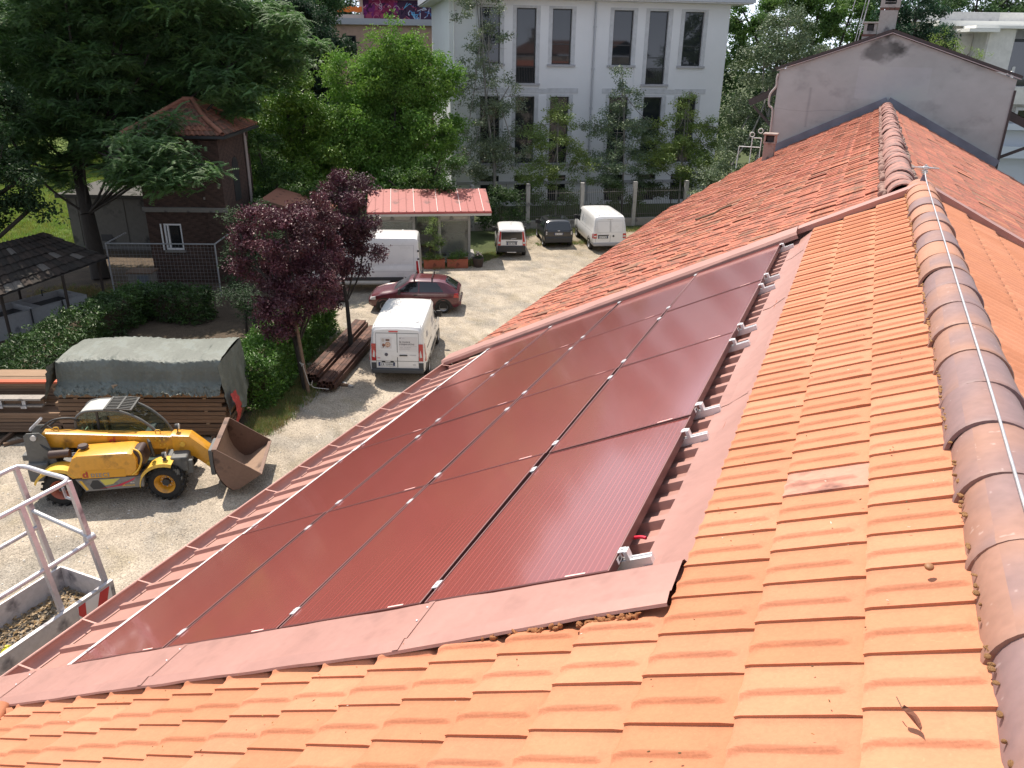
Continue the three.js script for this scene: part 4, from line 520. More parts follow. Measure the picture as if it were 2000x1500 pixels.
// ---------------------------------------------------------------- brick tower house
{
  const b = thing('brick_tower', 'old dark brick tower house with a mossy tiled hip roof', 'house', [-24.77, 0, -25.22], 25 * DEG);
  const brickT = tex(512, (u, v) => { const row = Math.floor(v * 40), x = (u * 20 + (row % 2) * 0.5) % 1, y = (v * 40) % 1; const m = x < 0.05 || y < 0.13 ? 1 : 0; const r = ((row * 37 + Math.floor(u * 20 + (row % 2) * 0.5) * 91) % 17) / 17; const n = N1(u, v, 6, 5, 0.6); const k = 0.5 + 0.45 * r + 0.6 * (n - 0.5); return m ? [0.75, 0.75, 0.72] : [k, k * 0.86, k * 0.8]; });
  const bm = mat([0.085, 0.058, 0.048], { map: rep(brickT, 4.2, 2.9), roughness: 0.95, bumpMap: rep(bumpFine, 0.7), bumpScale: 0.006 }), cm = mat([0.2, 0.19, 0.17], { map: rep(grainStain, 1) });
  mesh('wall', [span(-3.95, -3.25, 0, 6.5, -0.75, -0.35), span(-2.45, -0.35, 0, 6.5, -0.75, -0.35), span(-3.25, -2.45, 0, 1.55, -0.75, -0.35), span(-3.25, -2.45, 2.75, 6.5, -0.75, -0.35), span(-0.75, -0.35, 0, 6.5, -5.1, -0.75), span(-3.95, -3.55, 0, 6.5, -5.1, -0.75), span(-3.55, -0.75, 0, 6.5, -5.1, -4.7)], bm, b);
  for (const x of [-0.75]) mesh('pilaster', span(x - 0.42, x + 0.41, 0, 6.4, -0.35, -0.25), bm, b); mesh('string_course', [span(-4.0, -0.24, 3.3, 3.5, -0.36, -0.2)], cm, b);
  for (const [x, y] of [[-2.9, 5.6], [-2.35, 5.62], [-3.4, 5.55]]) mesh('stone_panel', rbox(0.5, 0.6, 0.06, x, y, -0.34, 0.02), cm, b); mesh('vent_pipe', rod([-1.4, 4.7, -0.3], [-1.5, 5.9, -0.3], 0.05), cm, b); for (const [x, y] of [[-2.5, 4.95], [-2.6, 4.2], [-1.9, 4.6], [-0.9, 5.2], [-1.9, 5.1], [-1.1, 3.9]]) mesh('putlog_stone', rbox(RR(0.15, 0.4), RR(0.1, 0.18), 0.05, x, y, -0.335, 0.02), mat([0.3, 0.27, 0.24], { roughness: 0.95 }), b);
  const gz = mesh('arch_window', [(() => { const s = new THREE.Shape(); s.moveTo(-0.45, 0); s.lineTo(0.45, 0); s.lineTo(0.45, 1.5); s.absarc(0, 1.5, 0.45, 0, Math.PI); s.lineTo(-0.45, 0); const g = new THREE.ExtrudeGeometry(s, { depth: 0.03, bevelEnabled: false }); g.rotateY(Math.PI / 2); g.translate(-0.349, 3.5, -2.4); return g; })()], M.plastic, b);
  const w = mesh('window', [span(-3.25, -3.17, 1.55, 2.75, -0.5, -0.38), span(-2.52, -2.45, 1.55, 2.75, -0.5, -0.38), span(-3.17, -2.52, 2.67, 2.75, -0.5, -0.38), span(-3.17, -2.52, 1.55, 1.62, -0.5, -0.38), span(-3.1, -3.04, 1.62, 2.67, -0.52, -0.36), span(-3.38, -3.32, 1.55, 2.75, -0.34, -0.3)], mat([0.78, 0.79, 0.8], { roughness: 0.4 }), b); mesh('pane', span(-3.04, -2.52, 1.62, 2.67, -0.46, -0.45), M.glassDark, w); mesh('sill', span(-3.3, -2.4, 1.45, 1.55, -0.4, -0.25), cm, w);
  mesh('downpipe', [rod([-0.28, 0.3, -4.2], [-0.28, 6.4, -4.2], 0.05), rod([-0.26, 0.3, -4.35], [-0.26, 6.2, -4.35], 0.03)], mat([0.36, 0.32, 0.3], { roughness: 0.6 }), b);
  const roof = new THREE.Group(); roof.name = 'roof'; b.add(roof); const ap1 = [-2.4, 7.85, -2.75], ap2 = [-2.0, 7.85, -2.75];
  const rms = [[0.25, 0.11, 0.075], [0.32, 0.14, 0.09], [0.15, 0.09, 0.06], [0.21, 0.11, 0.08]].map((c) => mat(c, { map: rep(grainStain, 0.7), roughness: 0.95 }));
  const face = (a, c, d, e, n) => { // eave a->c, top e<-d ; rows of tiles
    const rows = 8; for (let r = 0; r < rows; r++) { const t0 = r / rows, t1 = (r + 1) / rows + 0.03; const lerp = (p, q, t) => [p[0] + (q[0] - p[0]) * t, p[1] + (q[1] - p[1]) * t, p[2] + (q[2] - p[2]) * t]; const A = lerp(a, e, t0), B = lerp(c, d, t0), A2 = lerp(a, e, Math.min(1, t1)), B2 = lerp(c, d, Math.min(1, t1)); const len = Math.hypot(B[0] - A[0], B[2] - A[2]), k = Math.max(1, Math.round(len / 0.24)); for (let i = 0; i < k; i++) { const p = lerp(A, B, i / k), q = lerp(A, B, (i + 0.96) / k), p2 = lerp(A2, B2, i / k), q2 = lerp(A2, B2, (i + 0.96) / k), up = 0.075 + RR(-0.008, 0.012), mdl = (s, t, y) => [(s[0] + t[0]) / 2, (s[1] + t[1]) / 2 + y, (s[2] + t[2]) / 2], L3 = (s, y) => [s[0], s[1] + y, s[2]]; mesh('roof_tile', [quads([[L3(p, up - 0.03), mdl(p, q, up + 0.02), L3(q, up - 0.03)], [L3(p2, 0.0), mdl(p2, q2, 0.04), L3(q2, 0.0)]], true), quads([[L3(p, up - 0.06), mdl(p, q, up - 0.02), L3(q, up - 0.06)], [L3(p, up - 0.03), mdl(p, q, up + 0.02), L3(q, up - 0.03)]], true)], rms[Math.floor(rnd() * 4)], roof); } } };
  const e1 = [-4.3, 6.6, 0], e2 = [0, 6.6, 0], e3 = [0, 6.6, -5.5], e4 = [-4.3, 6.6, -5.5]; face(e1, e2, ap2, ap1); face(e2, e3, ap2, ap2);
  mesh('roof_deck', [quads([[e1, e2], [ap1, ap2]]), quads([[e2, e3], [ap2, ap2]]), quads([[e3, e4], [ap2, ap1]]), quads([[e4, e1], [ap1, ap1]])], mat([0.06, 0.04, 0.035]), roof); mesh('soffit', quads([[[-4.25, 6.55, -0.05], [-0.05, 6.55, -0.05]], [[-4.25, 6.55, -5.4], [-0.05, 6.55, -5.4]]]), mat([0.05, 0.04, 0.035]), b);
  mesh('hip_tiles', [tube([e2, [-1.1, 7.2, -1.3], ap2].map((p) => [p[0], p[1] + 0.09, p[2]]), 0.1, 8, 24), tube([e1, [-3.35, 7.2, -1.35], ap1].map((p) => [p[0], p[1] + 0.09, p[2]]), 0.1, 8, 24), tube([e3, [-1.1, 7.2, -4.1], ap2].map((p) => [p[0], p[1] + 0.09, p[2]]), 0.1, 8, 24), rod([-2.45, 7.93, -2.75], [-1.95, 7.93, -2.75], 0.12)], rms[1], roof); mesh('gutter', [bar([-4.35, 6.55, 0.06], [0.1, 6.55, 0.06], 0.1, 0.1), bar([0.07, 6.55, 0.06], [0.07, 6.55, -5.5], 0.1, 0.1)], M.plastic, b);
  // net cage
  const c = thing('net_cage', 'tall wire net cage on grey posts before the dark tower', 'cage', [-24.77, 0, -25.22], 25 * DEG);
  const pg = mat([0.3, 0.31, 0.32], { roughness: 0.6 }), X0 = -4.9, X1 = -0.3, Z = 1.9, H = 2.35;
  for (const [x, z] of [[X0, Z], [X1, Z]]) mesh('post', rod([x, 0, z], [x, H, z], 0.035), pg, c); mesh('rail', [rod([X0, H, Z], [X1, H, Z], 0.03), rod([X0, H, Z], [X0, H, -0.2], 0.03), rod([X1, H, Z], [X1, H, -0.2], 0.03)], pg, c);
  const ng = []; for (let i = 1; i < 30; i++) ng.push(rod([X0 + (X1 - X0) * i / 30, 0, Z], [X0 + (X1 - X0) * i / 30, H, Z], 0.004, 0.004, 3)); for (let i = 1; i < 15; i++) ng.push(rod([X0, H * i / 15, Z], [X1, H * i / 15, Z], 0.004, 0.004, 3)); mesh('netting', ng, pg, c).userData.kind = 'stuff';
  const hut = thing('low_hutch', 'small pale hutch standing inside the net cage', 'hutch', [-27.9, 0, -22.6], 25 * DEG); mesh('body', [rspan(-0.5, 0.5, 0.2, 0.9, -0.35, 0.35, 0.02)], cm, hut); mesh('lid', rspan(-0.58, 0.58, 0.9, 0.96, -0.42, 0.42, 0.01), M.wood, hut); mesh('door', span(-0.1, 0.4, 0.28, 0.82, 0.35, 0.365), mat([0.12, 0.14, 0.16]), hut); mesh('leg', [span(-0.48, -0.42, 0, 0.2, -0.3, -0.24), span(0.42, 0.48, 0, 0.2, -0.3, -0.24), span(-0.48, -0.42, 0, 0.2, 0.24, 0.3), span(0.42, 0.48, 0, 0.2, 0.24, 0.3)], M.wood, hut);
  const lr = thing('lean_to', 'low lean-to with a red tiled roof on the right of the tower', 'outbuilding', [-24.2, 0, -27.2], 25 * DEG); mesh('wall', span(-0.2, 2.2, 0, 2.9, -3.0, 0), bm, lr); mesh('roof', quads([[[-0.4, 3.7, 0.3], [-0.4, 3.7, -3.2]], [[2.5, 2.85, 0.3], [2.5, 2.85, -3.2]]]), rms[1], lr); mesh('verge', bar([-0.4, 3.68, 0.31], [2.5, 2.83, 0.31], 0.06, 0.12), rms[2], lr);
}
{ // flat roofed shed
  const b = thing('flat_roof_shed', 'pale rendered shed with a leaf strewn flat roof behind the big tree', 'shed', [-37.4, 0, -27.0], 22 * DEG);
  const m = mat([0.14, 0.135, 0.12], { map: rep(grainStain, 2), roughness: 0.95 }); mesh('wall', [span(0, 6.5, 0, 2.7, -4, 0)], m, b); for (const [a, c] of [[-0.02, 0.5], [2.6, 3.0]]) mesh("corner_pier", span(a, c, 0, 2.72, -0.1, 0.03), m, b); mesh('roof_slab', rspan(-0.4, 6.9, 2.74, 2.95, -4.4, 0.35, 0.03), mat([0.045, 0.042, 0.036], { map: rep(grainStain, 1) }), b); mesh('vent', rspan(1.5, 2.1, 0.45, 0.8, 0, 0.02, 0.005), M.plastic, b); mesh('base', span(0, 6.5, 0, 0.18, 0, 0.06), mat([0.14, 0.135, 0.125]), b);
}
{ // wash house pavilion
  const paleT = mat([0.13, 0.12, 0.11], { map: rep(grainStain, 0.6), roughness: 0.95 }); const b = thing('wash_pavilion', 'open pavilion with a low dark tiled roof over the wash troughs', 'pavilion', [-26.2, 0, -17.6], 0); const dk = [[0.035, 0.028, 0.024], [0.045, 0.034, 0.028], [0.028, 0.024, 0.021]].map((c) => mat(c, { map: rep(grainStain, 0.6), roughness: 0.95 }));
  const A = [-0.5, 2.2, -2.5], B = [0.65, 2.2, 3.2], Cc = [-5.2, 2.2, 3.4], Dd = [-5.6, 2.2, -1.9], r1 = [-2.1, 3.35, -1.0], r2 = [-1.9, 3.35, 1.6]; const roof = new THREE.Group(); roof.name = 'roof'; b.add(roof);
  const lp = (p, q, t) => [p[0] + (q[0] - p[0]) * t, p[1] + (q[1] - p[1]) * t, p[2] + (q[2] - p[2]) * t];
  const fc = (a, c, d, e) => { for (let r = 0; r < 6; r++) { const k = 14; for (let i = 0; i < k; i++) { const t0 = r / 6, t1 = Math.min(1, (r + 1.1) / 6), p = lp(lp(a, e, t0), lp(c, d, t0), i / k), q = lp(lp(a, e, t0), lp(c, d, t0), (i + 0.97) / k), p2 = lp(lp(a, e, t1), lp(c, d, t1), i / k), q2 = lp(lp(a, e, t1), lp(c, d, t1), (i + 0.97) / k); const y = 0.05 + RR(0, 0.02); mesh('roof_tile', [quads([[[p[0], p[1] + y, p[2]], [(p[0] + q[0]) / 2, p[1] + y + 0.03, (p[2] + q[2]) / 2], [q[0], q[1] + y, q[2]]], [[p2[0], p2[1] + 0.01, p2[2]], [(p2[0] + q2[0]) / 2, p2[1] + 0.04, (p2[2] + q2[2]) / 2], [q2[0], q2[1] + 0.01, q2[2]]]], true)], rnd() < 0.06 ? paleT : dk[Math.floor(rnd() * 3)], roof); } } };
  fc(B, A, r1, r2); fc(A, Dd, r1, r1); mesh('roof_deck', [quads([[A, B], [r1, r2]]), quads([[B, Cc], [r2, r2]]), quads([[Cc, Dd], [r2, r1]]), quads([[Dd, A], [r1, r1]])], dk[2], roof);
  for (const [x, z] of [[-0.75, -2.1], [0.2, 0.3], [0.25, 2.8], [-4.9, 2.9], [-5.2, -1.6]]) mesh('post', rod([x, 0, z], [x, 2.25, z], 0.055), dk[1], b);
  const t = thing('wash_trough', 'grey concrete wash trough with two basins under the pavilion', 'trough', [-28.2, 0, -17.2], -4 * DEG); const cm = mat([0.4, 0.4, 0.4], { map: rep(grainStain, 1), roughness: 0.9 }); mesh('basin', [span(-0.8, -0.66, 0, 0.85, -2, 2), span(0.66, 0.8, 0, 0.85, -2, 2), span(-0.66, 0.66, 0, 0.85, -2, -1.75), span(-0.66, 0.66, 0, 0.85, -0.15, 0.15), span(-0.66, 0.66, 0, 0.85, 1.75, 2)], cm, t); mesh('water', [span(-0.66, 0.66, 0, 0.62, -1.75, -0.15), span(-0.66, 0.66, 0, 0.62, 0.15, 1.75)], mat([0.015, 0.016, 0.017], { roughness: 0.08 }), t); for (const z of [-1, 1]) mesh('tap', [rod([-0.5, 0.85, z], [-0.5, 1.1, z], 0.025), rod([-0.5, 1.1, z], [-0.2, 1.08, z], 0.02)], M.plastic, t); mesh('leg_stand', [rod([0.85, 0, -0.9], [0.85, 0.9, -0.9], 0.03), rod([0.85, 0, 0.4], [0.85, 0.9, 0.4], 0.03)], M.plastic, t);
}
// ---------------------------------------------------------------- timber stacks under the tarpaulin
{
  const b = thing('plank_stack', 'long stack of brown scaffold planks under the grey tarpaulin', 'timber stack', [-14.45, 0.012, -12.65], 25 * DEG);
  const ws = [[0.29, 0.19, 0.125], [0.24, 0.155, 0.1], [0.35, 0.235, 0.155], [0.19, 0.125, 0.085], [0.42, 0.3, 0.2]].map((c) => mat(c, { map: rep(tex(256, (u, v) => { const g = N1(u, v * 1, 8, 2) * 0.3 + N2(u * 0.25, v, 32, 4, 0.7) * 0.7; const k = 0.62 + 0.6 * (g - 0.2); return [k, k * 0.98, k * 0.95]; }), 2.3, 0.35), roughness: 0.92 }));
  let y = 0.1; for (const x of [-4.2, -2.3, -0.4]) mesh('bearer', rbox(0.1, 0.1, 1.9, x, 0.05, -0.95, 0.008), ws[3], b);
  for (let l = 0; l < 11; l++) { const h = 0.118, ov = RR(-0.04, 0.04); for (let k = 0; k < 4; k++) { const zz = -0.24 - k * 0.44 - (k ? 0.02 : 0); mesh('plank', rbox(4.55 + RR(-0.06, 0.06), h - 0.012, 0.42, -2.28 + ov + RR(-0.03, 0.03), y + h / 2, zz + RR(-0.03, 0.015), 0.008), ws[Math.floor(rnd() * 4)], b); } y += h; if (l % 3 === 2) { for (const x of [-4.0, -2.2, -0.5]) mesh('spacer', rbox(0.09, 0.03, 1.8, x, y + 0.015, -0.92, 0.003), ws[4], b); y += 0.03; } }
  mesh('plank', rbox(3.9, 0.07, 0.3, -2.6, y + 0.036, -0.17, 0.008), ws[4], b); mesh('plank', rbox(0.45, 0.09, 0.1, -2.75, y + 0.13, -0.12, 0.01, 0, 0.9, 0), ws[4], b);
  const top = y;
  // tarpaulin with sags, folds and a ragged front hem
  const tp = thing('tarpaulin', 'grey green tarpaulin draped over the plank stack with folded edges', 'tarpaulin', [-14.45, 0.012, -12.65], 25 * DEG);
  const tt = tex(512, (u, v) => { const a = N1(u, v, 3, 5, 0.6), s = N2(u, v, 40, 2, 0.8), d = N3(u, v, 5, 5, 0.6); const k = 0.82 + 0.25 * (a - 0.5) + (s > 0.76 ? 0.35 * (s - 0.76) * 4 : 0) + (d > 0.55 ? (d - 0.55) * 1.6 : 0); return [k * 1.02, k, k * 0.96]; });
  const tm = mat([0.15, 0.17, 0.155], { map: rep(tt, 1.9), roughness: 0.62, bumpMap: rep(bumpCoarse, 0.5), bumpScale: 0.018 });
  const bx0 = -4.3, bx1 = -0.1, H = 2.33, rows = 34, colsN = 90, grid = [], wr = (a, c, s) => (N1(a * 0.11 + 7 + s, c * 0.13 + 7, 64, 3, 0.6) - 0.5);
  // profile from back ground edge over the top to the hanging front hem
  const prof = [[-2.12, 1.2], [-2.08, 1.9], [-2.03, 2.28], [-1.95, H], [-1.1, H + 0.02], [-0.3, H - 0.01], [-0.19, H - 0.05], [-0.13, 2.1], [-0.1, 1.72], [-0.02, 1.66], [0.08, 1.6], [0.16, 1.5], [0.2, 1.42]];
  for (let i = 0; i <= colsN; i++) { const t = i / colsN, x = bx0 - 0.12 + (bx1 - bx0 + 0.24) * t, a = []; for (let j = 0; j <= rows; j++) { const q = j / rows * (prof.length - 1), k = Math.min(prof.length - 2, Math.floor(q)), f = q - k; let z = prof[k][0] + (prof[k + 1][0] - prof[k][0]) * f, yy = prof[k][1] + (prof[k + 1][1] - prof[k][1]) * f; const lo = q > 8 ? (q - 8) / 4 : 0, w = wr(x * 6, j * 1.4, 0), w2 = wr(x * 18, j * 2, 9); yy += (0.06 + 0.14 * lo) * w + 0.055 * w2; z += (0.05 + 0.12 * lo) * wr(x * 8, j, 3); if (q > 8.5) yy += 0.1 * wr(x * 3.2, 2, 20) * lo * 2.2; const endw = Math.min(1, Math.min(t, 1 - t) * 14); if (q > 2.2 && q < 7) yy -= 0.012 * (1 - endw); const e = q > 2 && q < 7 ? 0.035 * Math.sin(x * 1.9 + 1) : 0; a.push([x + 0.03 * wr(x * 9, j * 2, 5), yy + e, z]); } grid.push(a); }
  mesh('cover', crease(quads(grid, true), 1.2), tm, tp);
  const end = []; for (let i = 0; i <= 26; i++) { const s = i / 26, z = -2.05 + 2.15 * s, a = []; for (let j = 0; j <= 22; j++) { const t = j / 22, fold = 0.10 * Math.sin(s * 15 + t * 2) * t + 0.16 * wr(s * 30, t * 16, 31) * (0.3 + t); const hem = 1.75 + 0.35 * Math.sin(s * 5 + 0.5) * (s > 0.5 ? 1 : 0.6) - (s < 0.25 ? 0.5 : 0); const topY = H - 0.03 - 0.05 * (s > 0.85 ? (s - 0.85) * 6 : 0); a.push([bx1 + 0.13 + 0.12 * t + Math.abs(fold) * 0.7, topY - hem * t * (0.98), z + 0.05 * fold]); } end.push(a); } mesh('end_flap', crease(quads(end), 1.2), tm, tp);
  const le = []; for (let i = 0; i <= 16; i++) { const s = i / 16, z = -2.0 + 2.25 * s, a = []; for (let j = 0; j <= 14; j++) { const t = j / 14; a.push([bx0 - 0.13 - 0.22 * t - 0.1 * wr(s * 26, t * 14, 44), H - 0.05 - (0.85 + 0.2 * Math.sin(s * 7)) * t, z + 0.08 * wr(s * 20, t * 20, 50)]); } le.push(a); } mesh('end_flap', crease(quads(le, true), 1.2), tm, tp);
  const rb = thing('red_sack', 'crumpled red plastic sheet hanging at the end of the plank stack', 'sack', [-14.45, 0.012, -12.65], 25 * DEG); const rg = []; for (let i = 0; i <= 8; i++) { const a = []; for (let j = 0; j <= 12; j++) { const s = i / 8, t = j / 12; a.push([0.28 + 0.12 * wr(s * 20, t * 20, 60) + 0.1 * Math.sin(t * 3), 1.4 - 0.95 * t, -0.35 + 0.42 * s + 0.1 * wr(s * 10, t * 30, 70)]); } rg.push(a); } mesh('sheet', crease(quads(rg), 1.2), mat([0.36, 0.04, 0.035], { roughness: 0.6 }), rb);
  mesh('core', span(-4.25, -0.25, top, 2.2, -1.95, -0.3), ws[1], tp);
  // second stack to the left
  const s2 = thing('plank_stack', 'lower stack of dark planks left of the tarpaulin with a red strap', 'timber stack', [-18.75, 0.012, -10.75], 25 * DEG); y = 0.12;
  for (const x of [-3.6, -1.4, 0.1]) mesh('bearer', rbox(0.1, 0.1, 2.4, x, 0.05, -0.7, 0.008), ws[3], s2);
  for (let l = 0; l < 13; l++) { const h = 0.1; mesh('plank', rbox(5.0, h - 0.014, 0.5, -2.4 + RR(-0.06, 0.06), y + h / 2, -0.36 + RR(-0.05, 0.03) - (l > 5 ? 0.5 : 0), 0.007), ws[Math.floor(rnd() * 4)], s2); mesh('plank', rbox(5.0, h - 0.014, 0.5, -2.4 + RR(-0.06, 0.06), y + h / 2, -0.9 + RR(-0.03, 0.03) - (l > 5 ? 0.5 : 0), 0.007), ws[1 + Math.floor(rnd() * 3)], s2); y += h; }
  mesh('strap', [span(-5, 0.12, y - 0.001, y + 0.05, -0.75, -0.55)], mat([0.42, 0.08, 0.03], { roughness: 0.7 }), s2);
  const fb = thing('formwork_beam', 'weathered timber beam with pale brackets lying on the dark planks', 'beam', [-18.9, 0.92, -10.9], 25 * DEG); mesh('flange', [rspan(-4.6, -0.25, 0.2, 0.26, -0.16, 0.14, 0.008), rspan(-4.6, -0.25, 0, 0.05, -0.14, 0.12, 0.008)], mat([0.3, 0.27, 0.24], { map: rep(grainStain, 0.8) }), fb); mesh('web', span(-4.6, -0.25, 0.05, 0.2, -0.05, -0.01), ws[1], fb); for (const x of [-1.4, -0.75]) mesh('bracket', [span(x - 0.05, x + 0.05, 0.0, 0.2, -0.01, 0.1), span(x - 0.08, x + 0.08, -0.03, 0.04, 0.09, 0.15)], M.galv, fb);
  const bl = thing('loose_block', 'short dark timber offcut lying on the gravel by the planks', 'timber', [-19.55, 0.06, -10.0], 60 * DEG); mesh('offcut', rbox(0.55, 0.09, 0.1, 0, 0, 0, 0.01), ws[3], bl); mesh('end_grain', rbox(0.006, 0.085, 0.095, 0.277, 0, 0, 0.002), ws[4], bl);
}
{ // two bundles of rusty channels
  const rust = [[0.085, 0.037, 0.026], [0.11, 0.05, 0.034], [0.065, 0.033, 0.025], [0.15, 0.075, 0.052]].map((c) => mat(c, { map: rep(grainStain, 0.6), roughness: 0.72, metalness: 0.25 }));
  const ch = (w, h, L) => merge([span(-w / 2, w / 2, h - 0.012, h, -L / 2, L / 2), span(-w / 2, -w / 2 + 0.01, 0, h - 0.012, -L / 2, L / 2), span(w / 2 - 0.01, w / 2, 0, h - 0.012, -L / 2, L / 2)]); const g = ch(0.105, 0.1, 5.7); boxUV(g);
  for (const [n, x, z, a, lab] of [[5, -15.5, -19.55, 16.5, 'left bundle of rusty steel channels lying beside the hedge'], [5, -14.65, -19.25, 16, 'right bundle of rusty steel channels next to the white van']]) { const t = thing('channel_bundle', lab, 'steel channels', [x, 0.1, z], (a) * DEG); for (let l = 0; l < 3; l++) for (let i = 0; i < n - (l === 2 ? 1 : 0); i++) share('channel', g, rust[Math.floor(rnd() * 4)], t, [(i - (n - 1) / 2) * 0.115 + (l === 2 ? 0.057 : 0) + RR(-0.006, 0.006), l * 0.104 + RR(0, 0.004), RR(-0.06, 0.06)], [0, RR(-0.004, 0.004), 0]); mesh('bearer', [rbox(0.9, 0.08, 0.09, 0.1, -0.045, 2.2, 0.006), rbox(0.8, 0.08, 0.09, 0.0, -0.045, -2.2, 0.006)], M.wood, t); }
  const t = thing('metal_tube_offcut', 'short pale square metal tube lying beside the channel bundle', 'tube', [-13.75, 0.05, -17.35], -18 * DEG); mesh('tube_wall', [span(-0.45, 0.45, -0.03, 0.03, -0.035, -0.03), span(-0.45, 0.45, -0.03, 0.03, 0.03, 0.035), span(-0.45, 0.45, 0.03, 0.035, -0.035, 0.035), span(-0.45, 0.45, -0.035, -0.03, -0.035, 0.035)], mat([0.55, 0.54, 0.52], { roughness: 0.5, metalness: 0.4 }), t); mesh('end_rim', [span(0.44, 0.452, -0.037, 0.037, -0.037, -0.03), span(0.44, 0.452, -0.037, 0.037, 0.03, 0.037)], M.galv, t);
}
// ---------------------------------------------------------------- lift basket at the eave
{
  const t = thing('lift_basket', 'aluminium work platform basket with tubular rails docked at the eave', 'work platform', [-4.84, 5.66, -1.28]);
  const al = mat([0.62, 0.6, 0.62], { metalness: 0.55, roughness: 0.42, map: rep(grainStain, 0.7) }), al2 = mat([0.6, 0.57, 0.57], { metalness: 0.25, roughness: 0.55, map: rep(grainStain, 0.5), bumpMap: rep(bumpFine, 0.2), bumpScale: 0.001 });
  const LX = -0.22, top = 1.2, ln = (x, y, z) => [x + LX * y / top, y, z], Wd = -0.62, Lz = 2.3, r = 0.021;
  mesh('top_rail', tube([ln(0, top, Lz), ln(0, top, 0.3), ln(0, top, 0.06), ln(-0.05, top, 0.0), ln(Wd / 2, top, 0), ln(Wd + 0.06, top, 0), ln(Wd, top, 0.07), ln(Wd, top, 0.4), ln(Wd, top, Lz)], r, 8, 80), al, t);
  for (const [x, z] of [[0, 0.02], [Wd, 0.04], [0, 0.46], [Wd, 1.2], [0, 1.4]]) mesh('post', bar(ln(x, 0, z), ln(x, top, z), 0.04, 0.04), al, t);
  mesh('mid_rail', [rod(ln(0, 0.62, 0.02), ln(0, 0.62, Lz), r), rod(ln(Wd, 0.62, 0.04), ln(Wd, 0.62, Lz), r)], al, t); mesh('drop_bar', [rod(ln(0, 0.68, 0.02), ln(Wd, 0.78, 0.04), 0.02), rod(ln(0.02, 0.66, 0.02), ln(-0.06, 0.7, 0.02), 0.03)], M.galv, t); mesh('latch_collar', [rod(ln(0.01, 0.66, -0.02), ln(0.01, 0.66, 0.06), 0.034, 0.034, 12), rod(ln(-0.09, 1.12, 0.03), ln(-0.09, 1.03, 0.03), 0.012), rod(ln(-0.09, 1.03, 0.03), ln(-0.02, 1.03, 0.03), 0.012)], M.galv, t);
  mesh('toe_board', [span(-0.012, 0.012, -0.02, 0.22, -0.02, Lz), span(Wd - 0.01, Wd + 0.01, -0.02, 0.2, 0, Lz), span(Wd + 0.01, -0.012, -0.02, 0.2, -0.01, 0.01), rspan(-0.02, 0.02, 0.22, 0.235, -0.02, Lz, 0.005, 1)], al2, t);
  mesh('floor', span(Wd, 0, -0.04, -0.02, 0, Lz), mat([0.27, 0.24, 0.2], { map: rep(grainStain, 0.35), roughness: 0.9 }), t); mesh('floor_frame', [span(Wd, 0.02, -0.12, -0.04, -0.01, 0.05), span(-0.03, 0.02, -0.12, -0.04, 0.05, Lz), span(Wd, Wd + 0.05, -0.12, -0.04, 0.05, Lz)], M.galv, t);
  const st = mesh('warning_sign', [span(0.013, 0.016, 0.02, 0.2, 0.02, 0.36)], mat([0.8, 0.78, 0.77], { roughness: 0.45 }), t); const red = mat([0.58, 0.03, 0.035], { roughness: 0.4 }); const pl = (a) => { const s = new THREE.ExtrudeGeometry(new THREE.Shape(a.map((p) => new THREE.Vector2(-p[0], p[1]))), { depth: 0.0015, bevelEnabled: false }); s.rotateY(Math.PI / 2); s.translate(0.0165, 0, 0); return s; }; mesh('red_stripe', [pl([[0.03, 0.2], [0.13, 0.2], [0.2, 0.02], [0.1, 0.02]]), pl([[0.28, 0.2], [0.35, 0.2], [0.36, 0.12], [0.3, 0.03]])], red, st);
  // dry leaves and a yellow scrap on the platform floor
  const lf = (() => { const g = new THREE.BufferGeometry(); g.setAttribute('position', new THREE.BufferAttribute(new Float32Array([0, 0, 0, 0.018, 0.006, 0.02, 0, 0.002, 0.05, 0, 0, 0, 0, 0.002, 0.05, -0.018, 0.007, 0.022]), 3)); g.computeVertexNormals(); return g; })(); const L = []; for (let i = 0; i < 3800; i++) { const x = -4.84 - 0.05 - 0.54 * Math.pow(rnd(), 0.8), z = -1.24 + 2.0 * rnd(); if (N2(x * 2 + 20, z * 2 + 20, 64, 3) < 0.42) continue; const k = RR(0.5, 1.3), c = rnd(); L.push([x, 5.645 + rnd() * 0.02, z, RR(0.35, 0.95), RR(0, 6.3), RR(-0.35, 0.35), RR(-0.35, 0.35), (c < 0.4 ? 0.2 : 0.32) * k, (c < 0.4 ? 0.13 : 0.24) * k, (c < 0.4 ? 0.06 : 0.15) * k]); } tag(scatter('leaf_litter', lf, mat([1, 1, 1], { roughness: 1 }), L), 'dry brown leaf litter covering the platform floor', 'leaves');
  const ys = thing('yellow_strap', 'folded bright yellow webbing strap on the platform floor', 'strap', [-5.13, 5.66, -0.42], 0.5); mesh('webbing', [rbox(0.05, 0.012, 0.2, 0, 0, 0, 0.004), rbox(0.05, 0.01, 0.16, 0.03, 0.014, 0.03, 0.004, 0, 0.4, 0.1)], mat([0.7, 0.6, 0.03], { roughness: 0.6 }), ys); mesh('buckle', rbox(0.06, 0.02, 0.04, 0, 0.012, 0.12, 0.004), M.galv, ys);
  const arm = thing('lift_boom', 'grey boom arm carrying the work platform below the eave', 'boom', [0, 0, 0]); mesh('boom', bar([-5.2, 5.5, 0.2], [-7.5, 1.2, 6], 0.2, 0.24), M.galv, arm); mesh('bracket', rbox(0.4, 0.14, 0.4, -5.17, 5.46, 0.1, 0.02), M.plastic, arm);
}
